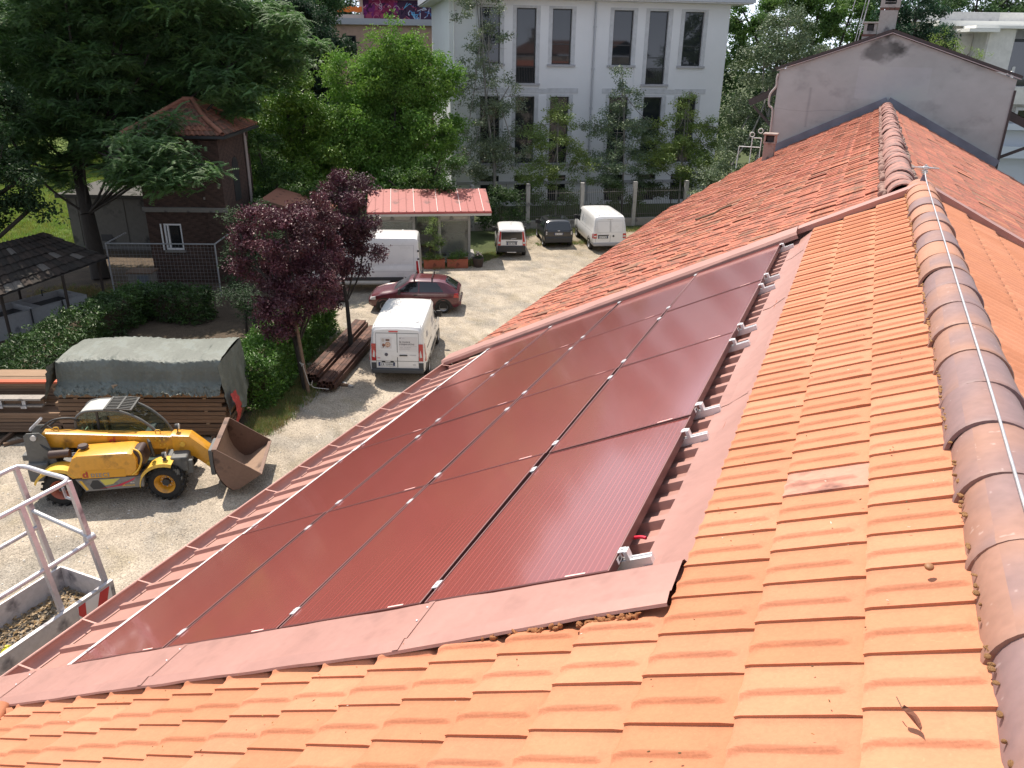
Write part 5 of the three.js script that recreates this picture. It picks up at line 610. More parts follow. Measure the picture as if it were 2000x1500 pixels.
{ // fallen leaves and crumbs on the new tiles
  const lf = new THREE.SphereGeometry(0.007, 5, 4); lf.scale(1, 0.3, 0.5); const L = []; for (let i = 0; i < 170; i++) { const near = rnd() < 0.6; const u = near ? RR(-2.2, -0.4) : RR(-0.2, 5), d = near ? RR(-3.6, 1.2) : RR(0.4, 1.25); const k = rnd(), c = k < 0.5 ? [0.1, 0.07, 0.03] : k < 0.8 ? [0.3, 0.17, 0.06] : [0.6, 0.55, 0.45]; L.push([...RP(d, u, 0.012), [RR(0.3, 1.1), RR(0.5, 1), RR(0.3, 1.2)], RR(0, 6), 0, RR(-0.4, 0.4), ...c]); } tag(scatter('roof_crumbs', lf, mat([1, 1, 1], { roughness: 1 }), L), 'tiny dry leaf crumbs and mortar bits scattered on the orange tiles', 'debris');
  const dl = thing('dry_leaf', 'curled dry brown leaf on the orange tiles at lower right', 'leaf', RP(1.12, -0.965, 0.03), 0.6); const g = []; for (let i = 0; i <= 6; i++) { const t = i / 6, w = 0.012 * Math.sin(Math.PI * Math.min(1, t * 0.95 + 0.05)); g.push([[-w, 0.012 + 0.01 * t, t * 0.045], [0, 0.002, t * 0.07], [w, 0.014, t * 0.07]]); } mesh('blade', quads(g), mat([0.2, 0.08, 0.05], { roughness: 0.9 }), dl); mesh('stalk', rod([0, 0.003, 0], [0.004, 0.01, -0.03], 0.0015), M.wood, dl);
  tag(mesh('snail_shell', (() => { const s = new THREE.SphereGeometry(0.014, 10, 8); s.scale(1, 0.7, 1.2); s.translate(...RP(1.21, -0.36, 0.03)); return s; })(), mat([0.26, 0.12, 0.05], { roughness: 0.6 })), 'small amber brown shell on the tiles near the ridge', 'shell');
}
{ // broken cover tile left on the near tiles
  const t = thing('broken_tile', 'broken piece of curved ridge tile lying on the tiles at lower left', 'tile piece', RP(-4.22, -0.42, 0.02), 0.5); const g = []; for (let i = 0; i <= 8; i++) { const a = Math.PI * i / 8, r = 0.075; g.push([[-Math.cos(a) * r, Math.sin(a) * r * 0.7, 0.0], [-Math.cos(a) * r * 0.95, Math.sin(a) * r * 0.65, 0.1 + 0.05 * Math.sin(i * 2)], [-Math.cos(a) * r * 0.9, Math.sin(a) * r * 0.6, 0.17 + 0.03 * Math.cos(i * 3)]]); } const m = mesh('shard', crease(quads(g), 0.8), clay[1], t); mesh('chip', rbox(0.1, 0.018, 0.07, 0.12, 0.0, 0.05, 0.006, 0.3, 0.4, -0.4), clay[0], t);
}
// ---------------------------------------------------------------- vehicles
function makeBody(st, flat = 1) {
  const K = ['x', 'y0', 'yb', 'yt', 'wb', 'wt', 'sh'], dense = [];
  for (let i = 0; i < st.length - 1; i++) { const p0 = st[Math.max(0, i - 1)], p1 = st[i], p2 = st[i + 1], p3 = st[Math.min(st.length - 1, i + 2)]; const n = 5; for (let k = 0; k < n; k++) { const t = k / n; dense.push(K.map((_, q) => { const lin = p1[q] + (p2[q] - p1[q]) * t; const m1 = (p2[q] - p0[q]) / 2, m2 = (p3[q] - p1[q]) / 2; const c = p1[q] * (2 * t ** 3 - 3 * t * t + 1) + m1 * (t ** 3 - 2 * t * t + t) + p2[q] * (-2 * t ** 3 + 3 * t * t) + m2 * (t ** 3 - t * t); return q === 0 ? lin : lin * 0.45 + c * 0.55; })); } }
  dense.push(st[st.length - 1].slice());
  const prof = (s) => { const [x, y0, yb, yt, wb, wt, sh] = s; const a = [[y0, wb * 0.9], [y0 + 0.1, wb * 0.975], [(y0 + yb) / 2 + 0.02, wb], [yb - 0.03, wb * 0.995], [yb + 0.02, wb * 0.975]]; for (const f of [0.35, 0.7, 0.88]) a.push([yb + 0.02 + (yt - yb - 0.02) * f, wb * 0.975 + (wt - wb * 0.975) * (f * f * 0.35 + f * 0.65)]); a.push([yt - 0.035 * flat, wt - 0.035], [yt - 0.012, wt - 0.1], [yt + 0.006, wt * 0.55], [yt + 0.014, 0]); return a.map(([y, z]) => [x + sh * Math.min(1.1, Math.max(0, (y - yb) / Math.max(0.05, yt - yb))), y, z]); };
  const P = dense.map(prof), grid = P.map((a) => [...a, ...a.slice(0, -1).reverse().map(([x, y, z]) => [x, y, -z])]);
  const cap = (a, f) => { const c = [a[0][0], (a[0][1] + a[11][1]) / 2, 0], g = [a.map((q) => q), a.map((q) => [q[0] * 0.5 + (c[0] + (q[0] - a[3][0])) * 0.5, q[1], q[2] * 0.02])]; return quads(g, f); };
  const capGrid = (row, flip) => { const h = (row.length - 1) / 2, R = []; for (let i = 0; i <= h; i++) { const a = row[i], b = row[row.length - 1 - i]; R.push([0, 0.25, 0.5, 0.75, 1].map((t) => [a[0], a[1], a[2] + (b[2] - a[2]) * t])); } return quads(R, flip); };
  let g = merge([quads(grid, true), capGrid(grid[0], true), capGrid(grid[grid.length - 1], false), quads(grid.map((r) => [r[0], r[r.length - 1]]), false)]); g.deleteAttribute('uv'); g = crease(g, 0.55);
  const at = (x) => { let i = 0; while (i < dense.length - 2 && dense[i + 1][0] < x) i++; const a = dense[i], b = dense[i + 1], t = Math.min(1, Math.max(0, (x - a[0]) / (b[0] - a[0] || 1))); return a.map((v, q) => v + (b[q] - v) * t); };
  const zAt = (x, y) => { const s = at(x); s[6] = 0; const a = prof(s); let i = 0; while (i < a.length - 2 && a[i + 1][1] < y) i++; const t = Math.min(1, Math.max(0, (y - a[i][1]) / (a[i + 1][1] - a[i][1] || 1))); return a[i][2] + (a[i + 1][2] - a[i][2]) * t; };
  const yTop = (x, z) => { const s = at(x); s[6] = 0; const a = prof(s); for (let i = a.length - 1; i > 4; i--) if (a[i - 1][2] >= Math.abs(z)) { const t = (Math.abs(z) - a[i][2]) / (a[i - 1][2] - a[i][2] || 1); return a[i][1] + (a[i - 1][1] - a[i][1]) * t; } return a[5][1]; };
  const end = (k) => { const s = dense[k]; return (y) => s[0] + s[6] * Math.min(1.1, Math.max(0, (y - s[2]) / Math.max(0.05, s[3] - s[2]))); };
  const bil = (c, u, v) => [0, 1].map((q) => (c[0][q] * (1 - u) + c[1][q] * u) * (1 - v) + (c[3][q] * (1 - u) + c[2][q] * u) * v);
  const both = (f, o) => merge([f(o), f(o - 0.012)]);
  return {
    g, zAt, yTop, at, xr: end(0), xf: end(dense.length - 1),
    side: (c, s, off = 0.004, n = 10, m = 6) => { const G = []; for (let i = 0; i <= n; i++) { const a = []; for (let j = 0; j <= m; j++) { const [x, y] = bil(c, i / n, j / m); a.push([x, y, s * (zAt(x, y) + off)]); } G.push(a); } return quads(G, s > 0); },
    rear: (c, off = 0.004, n = 4, m = 4) => { const G = [], xr = end(0); for (let i = 0; i <= n; i++) { const a = []; for (let j = 0; j <= m; j++) { const [z, y] = bil(c, i / n, j / m); a.push([xr(y) - off, y, z]); } G.push(a); } return quads(G); },
    top: (x0, x1, h0, h1, off = 0.006, n = 8) => { const G = []; for (let i = 0; i <= n; i++) { const t = i / n, x = x0 + (x1 - x0) * t, h = h0 + (h1 - h0) * t, a = []; for (let j = 0; j <= 8; j++) { const z = -h + 2 * h * j / 8; a.push([x, yTop(x, z) + off, z]); } G.push(a); } return quads(G, true); },
  };
}
function wheelParts(parent, x, z, r, w, rimCol) { // outer face toward sign(z)
  const s = Math.sign(z), t = new THREE.Group(); t.name = 'wheel'; t.position.set(x, r, z); parent.add(t);
  const pr = [[r * 0.62, -w / 2], [r * 0.9, -w / 2], [r * 0.985, -w / 2 + 0.03], [r, -w * 0.2], [r, w * 0.2], [r * 0.985, w / 2 - 0.03], [r * 0.9, w / 2], [r * 0.62, w / 2], [r * 0.6, w / 2 - 0.03]].map((p) => new THREE.Vector2(p[0], p[1]));
  mesh('tyre', crease(new THREE.LatheGeometry(pr, 28).rotateX(Math.PI / 2), 0.5), M.rubber, t);
  const rp = [[0, w / 2 - 0.035], [r * 0.2, w / 2 - 0.03], [r * 0.25, w / 2 - 0.045], [r * 0.5, w / 2 - 0.04], [r * 0.6, w / 2 - 0.012], [r * 0.63, w / 2 - 0.004]].map((p) => new THREE.Vector2(p[0], p[1])); const rg = crease(new THREE.LatheGeometry(rp, 24).rotateX(Math.PI / 2), 0.4); if (s < 0) rg.rotateY(Math.PI); mesh('rim', rg, rimCol, t);
}
function car(name, label, cat, x, z, deg, st, paint, o) {
  const t = thing(name, label, cat, [x, 0.012, z], deg * DEG, o.group), B = makeBody(st, o.flat ?? 1);
  const body = mesh('body', B.g, paint, t);
  for (const wx of o.axles) for (const s of [-1, 1]) { const zz = s * (B.zAt(wx, 0.5) - 0.09); wheelParts(t, wx, zz, o.r, 0.2, o.rim || M.galv); const R = o.r + 0.075, a = []; for (let i = 0; i <= 14; i++) { const q = Math.PI * (-0.12 + 1.24 * i / 14); const X = wx + Math.cos(q) * R, Y = Math.max(o.r * 0.62, o.r + Math.sin(q) * R); a.push([[wx + Math.cos(q) * R * 0.2, o.r * 0.8, 0], [X, Y, 0]].map(([p, y]) => [p, y, s * (B.zAt(p, Math.max(y, st[1][1] + 0.04)) + 0.003)])); } mesh('wheel_arch', quads(a), M.black, t); }
  return { t, B, body };
}
const logoTex = canvasTex(256, 256, (x, w, h) => { x.fillStyle = '#dedcdd'; x.fillRect(0, 0, w, h); const r = rng(4); x.fillStyle = '#c9c3bd'; x.beginPath(); x.ellipse(60, 60, 34, 40, 0, 0, 7); x.fill(); x.fillStyle = '#7d5a4a'; x.fillRect(118, 34, 92, 44); x.fillStyle = '#4a332c'; x.fillRect(122, 50, 84, 16); x.strokeStyle = '#b9876b'; x.lineWidth = 16; x.beginPath(); x.arc(168, 160, 54, 0, 7); x.stroke(); x.fillStyle = '#d9b9a2'; x.beginPath(); x.arc(168, 160, 42, 0, 7); x.fill(); x.fillStyle = '#6e4436'; x.beginPath(); x.arc(70, 178, 36, 0, 7); x.fill(); x.fillStyle = '#a5654f'; x.beginPath(); x.arc(76, 168, 18, 0, 7); x.fill(); for (let i = 0; i < 22; i++) { x.fillStyle = ['#7d4f3e', '#c79d83', '#4f3a33'][i % 3]; x.beginPath(); x.arc(40 + r() * 170, 110 + r() * 120, 3 + r() * 8, 0, 7); x.fill(); } });
const coopTex = canvasTex(512, 384, (x, w, h) => { x.fillStyle = '#dedcdd'; x.fillRect(0, 0, w, h); x.fillStyle = '#3e3e46'; x.font = 'bold 40px sans-serif'; x.fillText('tel', 8, 50); x.fillStyle = '#96969c'; x.font = '30px sans-serif'; x.fillText('0332', 90, 50); x.fillStyle = '#33333b'; x.font = 'bold 74px sans-serif'; x.fillText('la nuova', 8, 168); x.fillText('cooperativa', 8, 230); x.fillStyle = '#77777d'; x.fillRect(8, 258, 490, 4); x.font = '32px sans-serif'; x.fillText('opere - manutenzioni', 30, 310); x.fillText('e servizi ambientali', 20, 352); });
const plateTex = (s) => canvasTex(256, 64, (x, w, h) => { x.fillStyle = '#e4e6e6'; x.fillRect(0, 0, w, h); x.fillStyle = '#2b3f77'; x.fillRect(0, 0, 24, h); x.fillRect(w - 24, 0, 24, h); x.fillStyle = '#15161a'; x.font = 'bold 50px sans-serif'; x.fillText(s, 30, 51); });
function rearDecal(t, B, name, tx, z, y, w, h, off = 0.012) { const g = decal(w, h); g.rotateY(-Math.PI / 2); const p = g.attributes.position; for (let i = 0; i < p.count; i++) { const yy = y + p.getY(i); p.setXYZ(i, B.xr(yy) - off, yy, z + p.getZ(i)); } mesh(name, g, mat([0.9, 0.9, 0.9], { map: tx, roughness: 0.4 }), t, true); }
function plateOn(t, B, s, z, y, w = 0.52, frame = true) { if (frame) mesh('plate_frame', B.rear([[z - w / 2 - 0.02, y - 0.075], [z + w / 2 + 0.02, y - 0.075], [z + w / 2 + 0.02, y + 0.075], [z - w / 2 - 0.02, y + 0.075]], 0.008), M.plastic, t); rearDecal(t, B, 'number_plate', plateTex(s), z, y, w, 0.11, 0.013); }
const vanWhite = mat([0.78, 0.78, 0.775], { roughness: 0.32, clearcoat: 0.7, clearcoatRoughness: 0.1, map: rep(tex(256, (u, v) => { const k = 0.95 + 0.09 * (N1(u, v, 3, 5, 0.6) - 0.5); const d = N2(u, v, 6, 5, 0.6) > 0.62 ? 0.05 : 0; return [k - d, k - d * 1.05, k - d * 1.2]; }), 2.1) });
const greyBumper = mat([0.055, 0.057, 0.06], { roughness: 0.65 }), seam = mat([0.09, 0.09, 0.092], { roughness: 0.8 });
const rectR = (B, z0, z1, y0, y1, off) => B.rear([[z0, y0], [z1, y0], [z1, y1], [z0, y1]], off);
function mirrorParts(t, B, x, y, m) { for (const s of [-1, 1]) { const z = s * (B.zAt(x, y) + 0.1); mesh('mirror', [rbox(0.09, 0.26, 0.2, x, y + 0.02, z, 0.04), rod([x, y - 0.06, s * B.zAt(x, y)], [x, y - 0.04, z], 0.03)], m, t); } }
// ---- white panel van in the middle of the yard
{
  const st = [[-2.40, 0.42, 1.0, 1.82, 0.86, 0.74, 0.10], [-2.34, 0.36, 1.0, 1.90, 0.925, 0.80, 0.10], [-2.15, 0.34, 1.0, 1.94, 0.945, 0.83, 0.05], [-1.2, 0.33, 1.0, 1.96, 0.95, 0.84, 0], [0.3, 0.33, 1.0, 1.96, 0.95, 0.84, 0], [0.85, 0.33, 1.0, 1.92, 0.95, 0.80, 0], [1.35, 0.33, 1.0, 1.56, 0.94, 0.74, 0], [1.75, 0.33, 0.98, 1.2, 0.93, 0.74, 0], [2.15, 0.33, 0.85, 1.0, 0.88, 0.72, 0], [2.36, 0.36, 0.6, 0.72, 0.76, 0.62, 0]];
  const hx = -0.37, hz = -0.93, { t, B } = car('panel_van', 'white panel van seen from behind, printed rear doors, in the middle of the yard', 'van', -12.55 + hx * 1.5, -19.2 + hz * 1.35, 112, st, vanWhite, { axles: [-1.5, 1.5], r: 0.325 });
  mesh('rear_bumper', [B.rear([[-0.84, 0.42], [0.84, 0.42], [0.84, 0.53], [-0.84, 0.53]], 0.03), rbox(0.14, 0.17, 1.72, -2.42, 0.44, 0, 0.05), B.side([[-2.36, 0.4], [-1.86, 0.4], [-1.95, 0.62], [-2.34, 0.72]], 1, 0.012), B.side([[-2.36, 0.4], [-1.86, 0.4], [-1.95, 0.62], [-2.34, 0.72]], -1, 0.012), rectR(B, 0.7, 0.855, 0.5, 0.72, 0.02), rectR(B, -0.855, -0.7, 0.5, 0.72, 0.02)], greyBumper, t);
  for (const s of [-1, 1]) { const l = mesh('tail_light', [rectR(B, s * 0.845, s * 0.7, 0.78, 1.36, 0.016), B.side([[-2.37, 0.78], [-2.27, 0.78], [-2.25, 1.36], [-2.3, 1.36]], s, 0.012)], M.redLens, t); mesh('clear_lens', B.rear([[s * 0.815, 0.92], [s * 0.735, 0.9], [s * 0.735, 1.06], [s * 0.765, 1.16]], 0.02), M.clearLens, l); }
  mesh('rear_door', [rectR(B, -0.69, -0.012, 0.56, 1.70, 0.008)], vanWhite, t); mesh('rear_door', [rectR(B, 0.012, 0.69, 0.56, 1.70, 0.008)], vanWhite, t);
  mesh('door_seam', [rectR(B, -0.012, 0.012, 0.55, 1.71, 0.004), rectR(B, -0.70, 0.70, 1.70, 1.715, 0.006), rectR(B, -0.69, 0.69, 0.765, 0.78, 0.0095), rectR(B, -0.70, -0.69, 0.56, 1.7, 0.005), rectR(B, 0.69, 0.7, 0.56, 1.7, 0.005)], seam, t); mesh('window_emboss', [rectR(B, -0.66, -0.05, 1.12, 1.125, 0.0105), rectR(B, 0.05, 0.66, 1.12, 1.125, 0.0105)], mat([0.5, 0.5, 0.5]), t);
  mesh('brake_light', rbox(0.04, 0.045, 0.3, B.xr(1.76) - 0.005, 1.765, -0.12, 0.01), M.redLens, t); mesh('door_handle', rbox(0.04, 0.04, 0.26, B.xr(0.97) - 0.02, 0.98, 0.2, 0.015), M.black, t); mesh('lamp_unit', [rbox(0.03, 0.03, 0.11, B.xr(0.78) - 0.015, 0.755, -0.46, 0.008), rbox(0.03, 0.03, 0.11, B.xr(0.78) - 0.015, 0.755, -0.18, 0.008)], M.black, t);
  mesh('badge', [new THREE.CylinderGeometry(0.055, 0.055, 0.015, 20).rotateZ(Math.PI / 2).translate(B.xr(1.0) - 0.012, 1.0, -0.36)], mat([0.1, 0.1, 0.13], { metalness: 0.5, roughness: 0.3 }), t); mesh('badge_script', [rectR(B, 0.4, 0.62, 0.985, 1.0, 0.011), rectR(B, 0.5, 0.6, 0.64, 0.665, 0.011)], mat([0.4, 0.4, 0.42], { metalness: 0.4 }), t); mesh('sticker', rectR(B, -0.66, -0.56, 0.86, 0.9, 0.0115), mat([0.6, 0.35, 0.38]), t);
  plateOn(t, B, 'CE 120NR', -0.36, 0.66, 0.52); rearDecal(t, B, 'logo_print', logoTex, -0.36, 1.38, 0.36, 0.36); rearDecal(t, B, 'lettering', coopTex, 0.36, 1.37, 0.6, 0.45);
  for (let i = 0; i < 6; i++) mesh('roof_rib', rbox(1.8 + (i % 2) * 0.5, 0.02, 0.1, -0.75 + (i % 2) * -0.05, 1.972 - Math.abs(i - 2.5) * 0.003, -0.6 + i * 0.24, 0.01), vanWhite, t); for (const s of [-1, 1]) mesh('roof_gutter', rod([-2.2, 1.935, s * 0.745], [0.8, 1.93, s * 0.74], 0.012), mat([0.6, 0.6, 0.6]), t);
  for (const s of [-1, 1]) { mesh('cab_window', B.side([[0.55, 1.1], [1.45, 1.12], [1.08, 1.72], [0.5, 1.78]], s, 0.006), M.glassDark, t); mesh('side_rail', B.side([[-1.9, 1.07], [-0.75, 1.07], [-0.75, 1.1], [-1.9, 1.1]], s, 0.007), M.black, t); mesh('rubbing_strip', [B.side([[-1.1, 0.62], [0.3, 0.62], [0.3, 0.74], [-1.1, 0.74]], s, 0.02), B.side([[0.45, 0.62], [1.1, 0.62], [1.1, 0.74], [0.45, 0.74]], s, 0.02)], greyBumper, t); mesh('door_seam', [B.side([[-0.72, 0.42], [-0.71, 0.42], [-0.71, 1.86], [-0.72, 1.86]], s, 0.003), B.side([[0.38, 0.42], [0.39, 0.42], [0.39, 1.86], [0.38, 1.86]], s, 0.003)], seam, t); mesh('door_handle', [B.side([[0.48, 1.0], [0.62, 1.0], [0.62, 1.04], [0.48, 1.04]], s, 0.02), B.side([[0.2, 1.0], [0.32, 1.0], [0.32, 1.04], [0.2, 1.04]], s, 0.02)], M.black, t); mesh('side_print', [B.side([[-1.75, 1.38], [-1.45, 1.38], [-1.45, 1.56], [-1.75, 1.56]], s, 0.004), B.side([[-0.4, 1.3], [0.15, 1.3], [0.15, 1.36], [-0.4, 1.36]], s, 0.004), B.side([[-0.35, 1.42], [0.0, 1.42], [0.0, 1.6], [-0.35, 1.6]], s, 0.004)], mat([0.45, 0.44, 0.46]), t); }
  mesh('windscreen', B.top(0.9, 1.68, 0.7, 0.74), M.glassDark, t); mirrorParts(t, B, 1.35, 1.2, M.plastic);
}
// ---- dark red three door car with roof bars
{
  const paint = mat([0.11, 0.011, 0.022], { roughness: 0.3, clearcoat: 1, clearcoatRoughness: 0.06, map: rep(grainCoarse, 1.5) });
  const st = [[-1.88, 0.42, 0.78, 0.86, 0.70, 0.62, 0.02], [-1.84, 0.32, 0.80, 0.94, 0.78, 0.66, 0.04], [-1.66, 0.25, 0.86, 1.06, 0.81, 0.62, 0], [-1.3, 0.22, 0.88, 1.29, 0.815, 0.59, 0], [-1.0, 0.22, 0.88, 1.36, 0.815, 0.58, 0], [-0.1, 0.22, 0.87, 1.385, 0.815, 0.59, 0], [0.22, 0.22, 0.87, 1.34, 0.815, 0.58, 0], [0.62, 0.22, 0.86, 1.10, 0.815, 0.60, 0], [0.92, 0.22, 0.82, 0.93, 0.81, 0.66, 0], [1.4, 0.22, 0.74, 0.84, 0.80, 0.66, 0], [1.78, 0.24, 0.62, 0.72, 0.76, 0.6, 0], [1.93, 0.3, 0.5, 0.58, 0.68, 0.55, 0]];
  const { t, B } = car('hatchback_car', 'dark red three door hatchback with black roof bars behind the white van', 'car', -15.75, -25.75, 203, st, paint, { axles: [-1.2, 1.26], r: 0.285, rim: mat([0.3, 0.3, 0.31], { metalness: 0.5, roughness: 0.45 }) });
  for (const s of [-1, 1]) { mesh('side_window', B.side([[-0.15, 0.9], [0.72, 0.9], [0.2, 1.27], [-0.15, 1.3]], s, 0.005), M.glassDark, t); mesh('side_window', B.side([[-1.22, 0.92], [-0.22, 0.9], [-0.22, 1.3], [-0.92, 1.28]], s, 0.005), M.glassDark, t); mesh('door_seam', [B.side([[-0.2, 0.3], [-0.19, 0.3], [-0.19, 0.9], [-0.2, 0.9]], s, 0.003), B.side([[0.8, 0.36], [0.81, 0.36], [0.78, 0.86], [0.77, 0.86]], s, 0.003)], M.black, t); mesh('sill_trim', B.side([[-1.6, 0.24], [0.8, 0.24], [0.8, 0.33], [-1.6, 0.33]], s, 0.006), greyBumper, t); mesh('rub_strip', B.side([[-0.85, 0.55], [0.9, 0.55], [0.9, 0.59], [-0.85, 0.59]], s, 0.008), paint, t); mesh('door_handle', B.side([[-0.12, 0.76], [0.02, 0.76], [0.02, 0.8], [-0.12, 0.8]], s, 0.014), M.black, t); mesh('headlight', B.side([[1.62, 0.56], [1.88, 0.54], [1.84, 0.66], [1.62, 0.7]], s, 0.008), M.clearLens, t); const l = mesh('tail_light', [B.side([[-1.84, 0.68], [-1.62, 0.7], [-1.66, 0.88], [-1.82, 0.88]], s, 0.008)], M.redLens, t); }
  mesh('rear_window', B.top(-1.74, -1.28, 0.58, 0.5), M.glassDark, t); mesh('windscreen', B.top(0.24, 0.86, 0.54, 0.66), M.glassDark, t); mesh('wiper', rod([0.86, 0.99, -0.3], [0.7, 1.09, 0.3], 0.008), M.black, t); mesh('rear_bumper', [rbox(0.2, 0.22, 1.4, -1.84, 0.42, 0, 0.06)], paint, t); mesh('front_bumper', [rbox(0.2, 0.2, 1.3, 1.86, 0.38, 0, 0.06)], greyBumper, t);
  for (const x of [-0.72, 0.02]) mesh('roof_bar', [rod([x, 1.46, -0.58], [x, 1.46, 0.58], 0.018), rod([x, 1.46, 0.56], [x, 1.28, 0.62], 0.022), rod([x, 1.46, -0.56], [x, 1.28, -0.62], 0.022)], M.black, t); mirrorParts(t, B, 0.62, 0.92, M.plastic); plateOn(t, B, 'AX 417BT', 0, 0.6, 0.5);
}
// ---- long white high roof van behind the plum trees
{
  const st = [[-3.0, 0.5, 1.3, 2.36, 0.96, 0.86, 0.05], [-2.96, 0.45, 1.3, 2.46, 1.01, 0.90, 0.05], [-2.8, 0.42, 1.3, 2.51, 1.02, 0.92, 0.02], [-1, 0.42, 1.3, 2.53, 1.025, 0.93, 0], [1.1, 0.42, 1.3, 2.52, 1.025, 0.92, 0], [1.6, 0.42, 1.25, 2.35, 1.02, 0.86, 0], [2.15, 0.42, 1.2, 1.7, 1.01, 0.82, 0], [2.5, 0.42, 1.1, 1.3, 0.98, 0.8, 0], [2.85, 0.42, 0.9, 1.05, 0.92, 0.74, 0], [3.0, 0.45, 0.7, 0.8, 0.82, 0.7, 0]];
  const { t, B } = car('cargo_van', 'long white high roofed cargo van half hidden behind the purple trees', 'van', -19.75, -27.15, 207, st, vanWhite, { axles: [-2.0, 1.95], r: 0.35 });
  for (const s of [-1, 1]) { const ln = (x0, x1, y0, y1) => B.side([[x0, y0], [x1, y0], [x1, y1], [x0, y1]], s, 0.004); mesh('panel_line', [ln(-2.75, -2.735, 1.0, 2.2), ln(-0.75, -0.735, 0.6, 2.25), ln(0.65, 0.665, 0.6, 2.25), ln(-2.75, -0.8, 2.19, 2.2), ln(-0.7, 0.6, 2.19, 2.2), ln(-2.75, 0.6, 1.32, 1.33), ln(-2.85, 1.4, 1.02, 1.03)], mat([0.42, 0.42, 0.44]), t); mesh('body_panel', [B.side([[-2.65, 1.4], [-0.85, 1.4], [-0.85, 2.12], [-2.65, 2.12]], s, 0.01)], vanWhite, t); mesh('body_panel', [B.side([[-0.65, 1.4], [0.55, 1.4], [0.55, 2.12], [-0.65, 2.12]], s, 0.01)], vanWhite, t); mesh('rubbing_strip', B.side([[-2.9, 0.62], [1.4, 0.62], [1.4, 0.78], [-2.9, 0.78]], s, 0.02), greyBumper, t); mesh('cab_window', B.side([[0.85, 1.35], [2.1, 1.35], [1.7, 2.0], [0.85, 2.1]], s, 0.006), M.glassDark, t); const l = mesh('tail_light', [rectR(B, s * 0.95, s * 0.82, 0.9, 1.5, 0.014), B.side([[-2.98, 0.9], [-2.86, 0.9], [-2.84, 1.5], [-2.92, 1.5]], s, 0.01)], M.redLens, t); mesh('clear_lens', rectR(B, s * 0.94, s * 0.84, 1.0, 1.12, 0.018), M.clearLens, l); mesh('hinge', [B.side([[-2.99, 1.9], [-2.9, 1.9], [-2.9, 1.98], [-2.99, 1.98]], s, 0.02), B.side([[-2.99, 1.55], [-2.9, 1.55], [-2.9, 1.62], [-2.99, 1.62]], s, 0.02)], M.plastic, t); }
  for (let i = 0; i < 3; i++) mesh('roof_crease', rbox(0.05, 0.014, 1.6, -2.2 + i * 1.3, 2.532, 0, 0.006), vanWhite, t); mesh('door_seam', [rectR(B, -0.01, 0.01, 0.5, 2.35, 0.006), rectR(B, -0.86, -0.85, 0.5, 2.35, 0.006), rectR(B, 0.85, 0.86, 0.5, 2.35, 0.006)], seam, t); mesh('rear_bumper', rbox(0.16, 0.2, 1.8, -3.0, 0.5, 0, 0.05), greyBumper, t); mesh('windscreen', B.top(1.65, 2.4, 0.78, 0.8), M.glassDark, t);
}
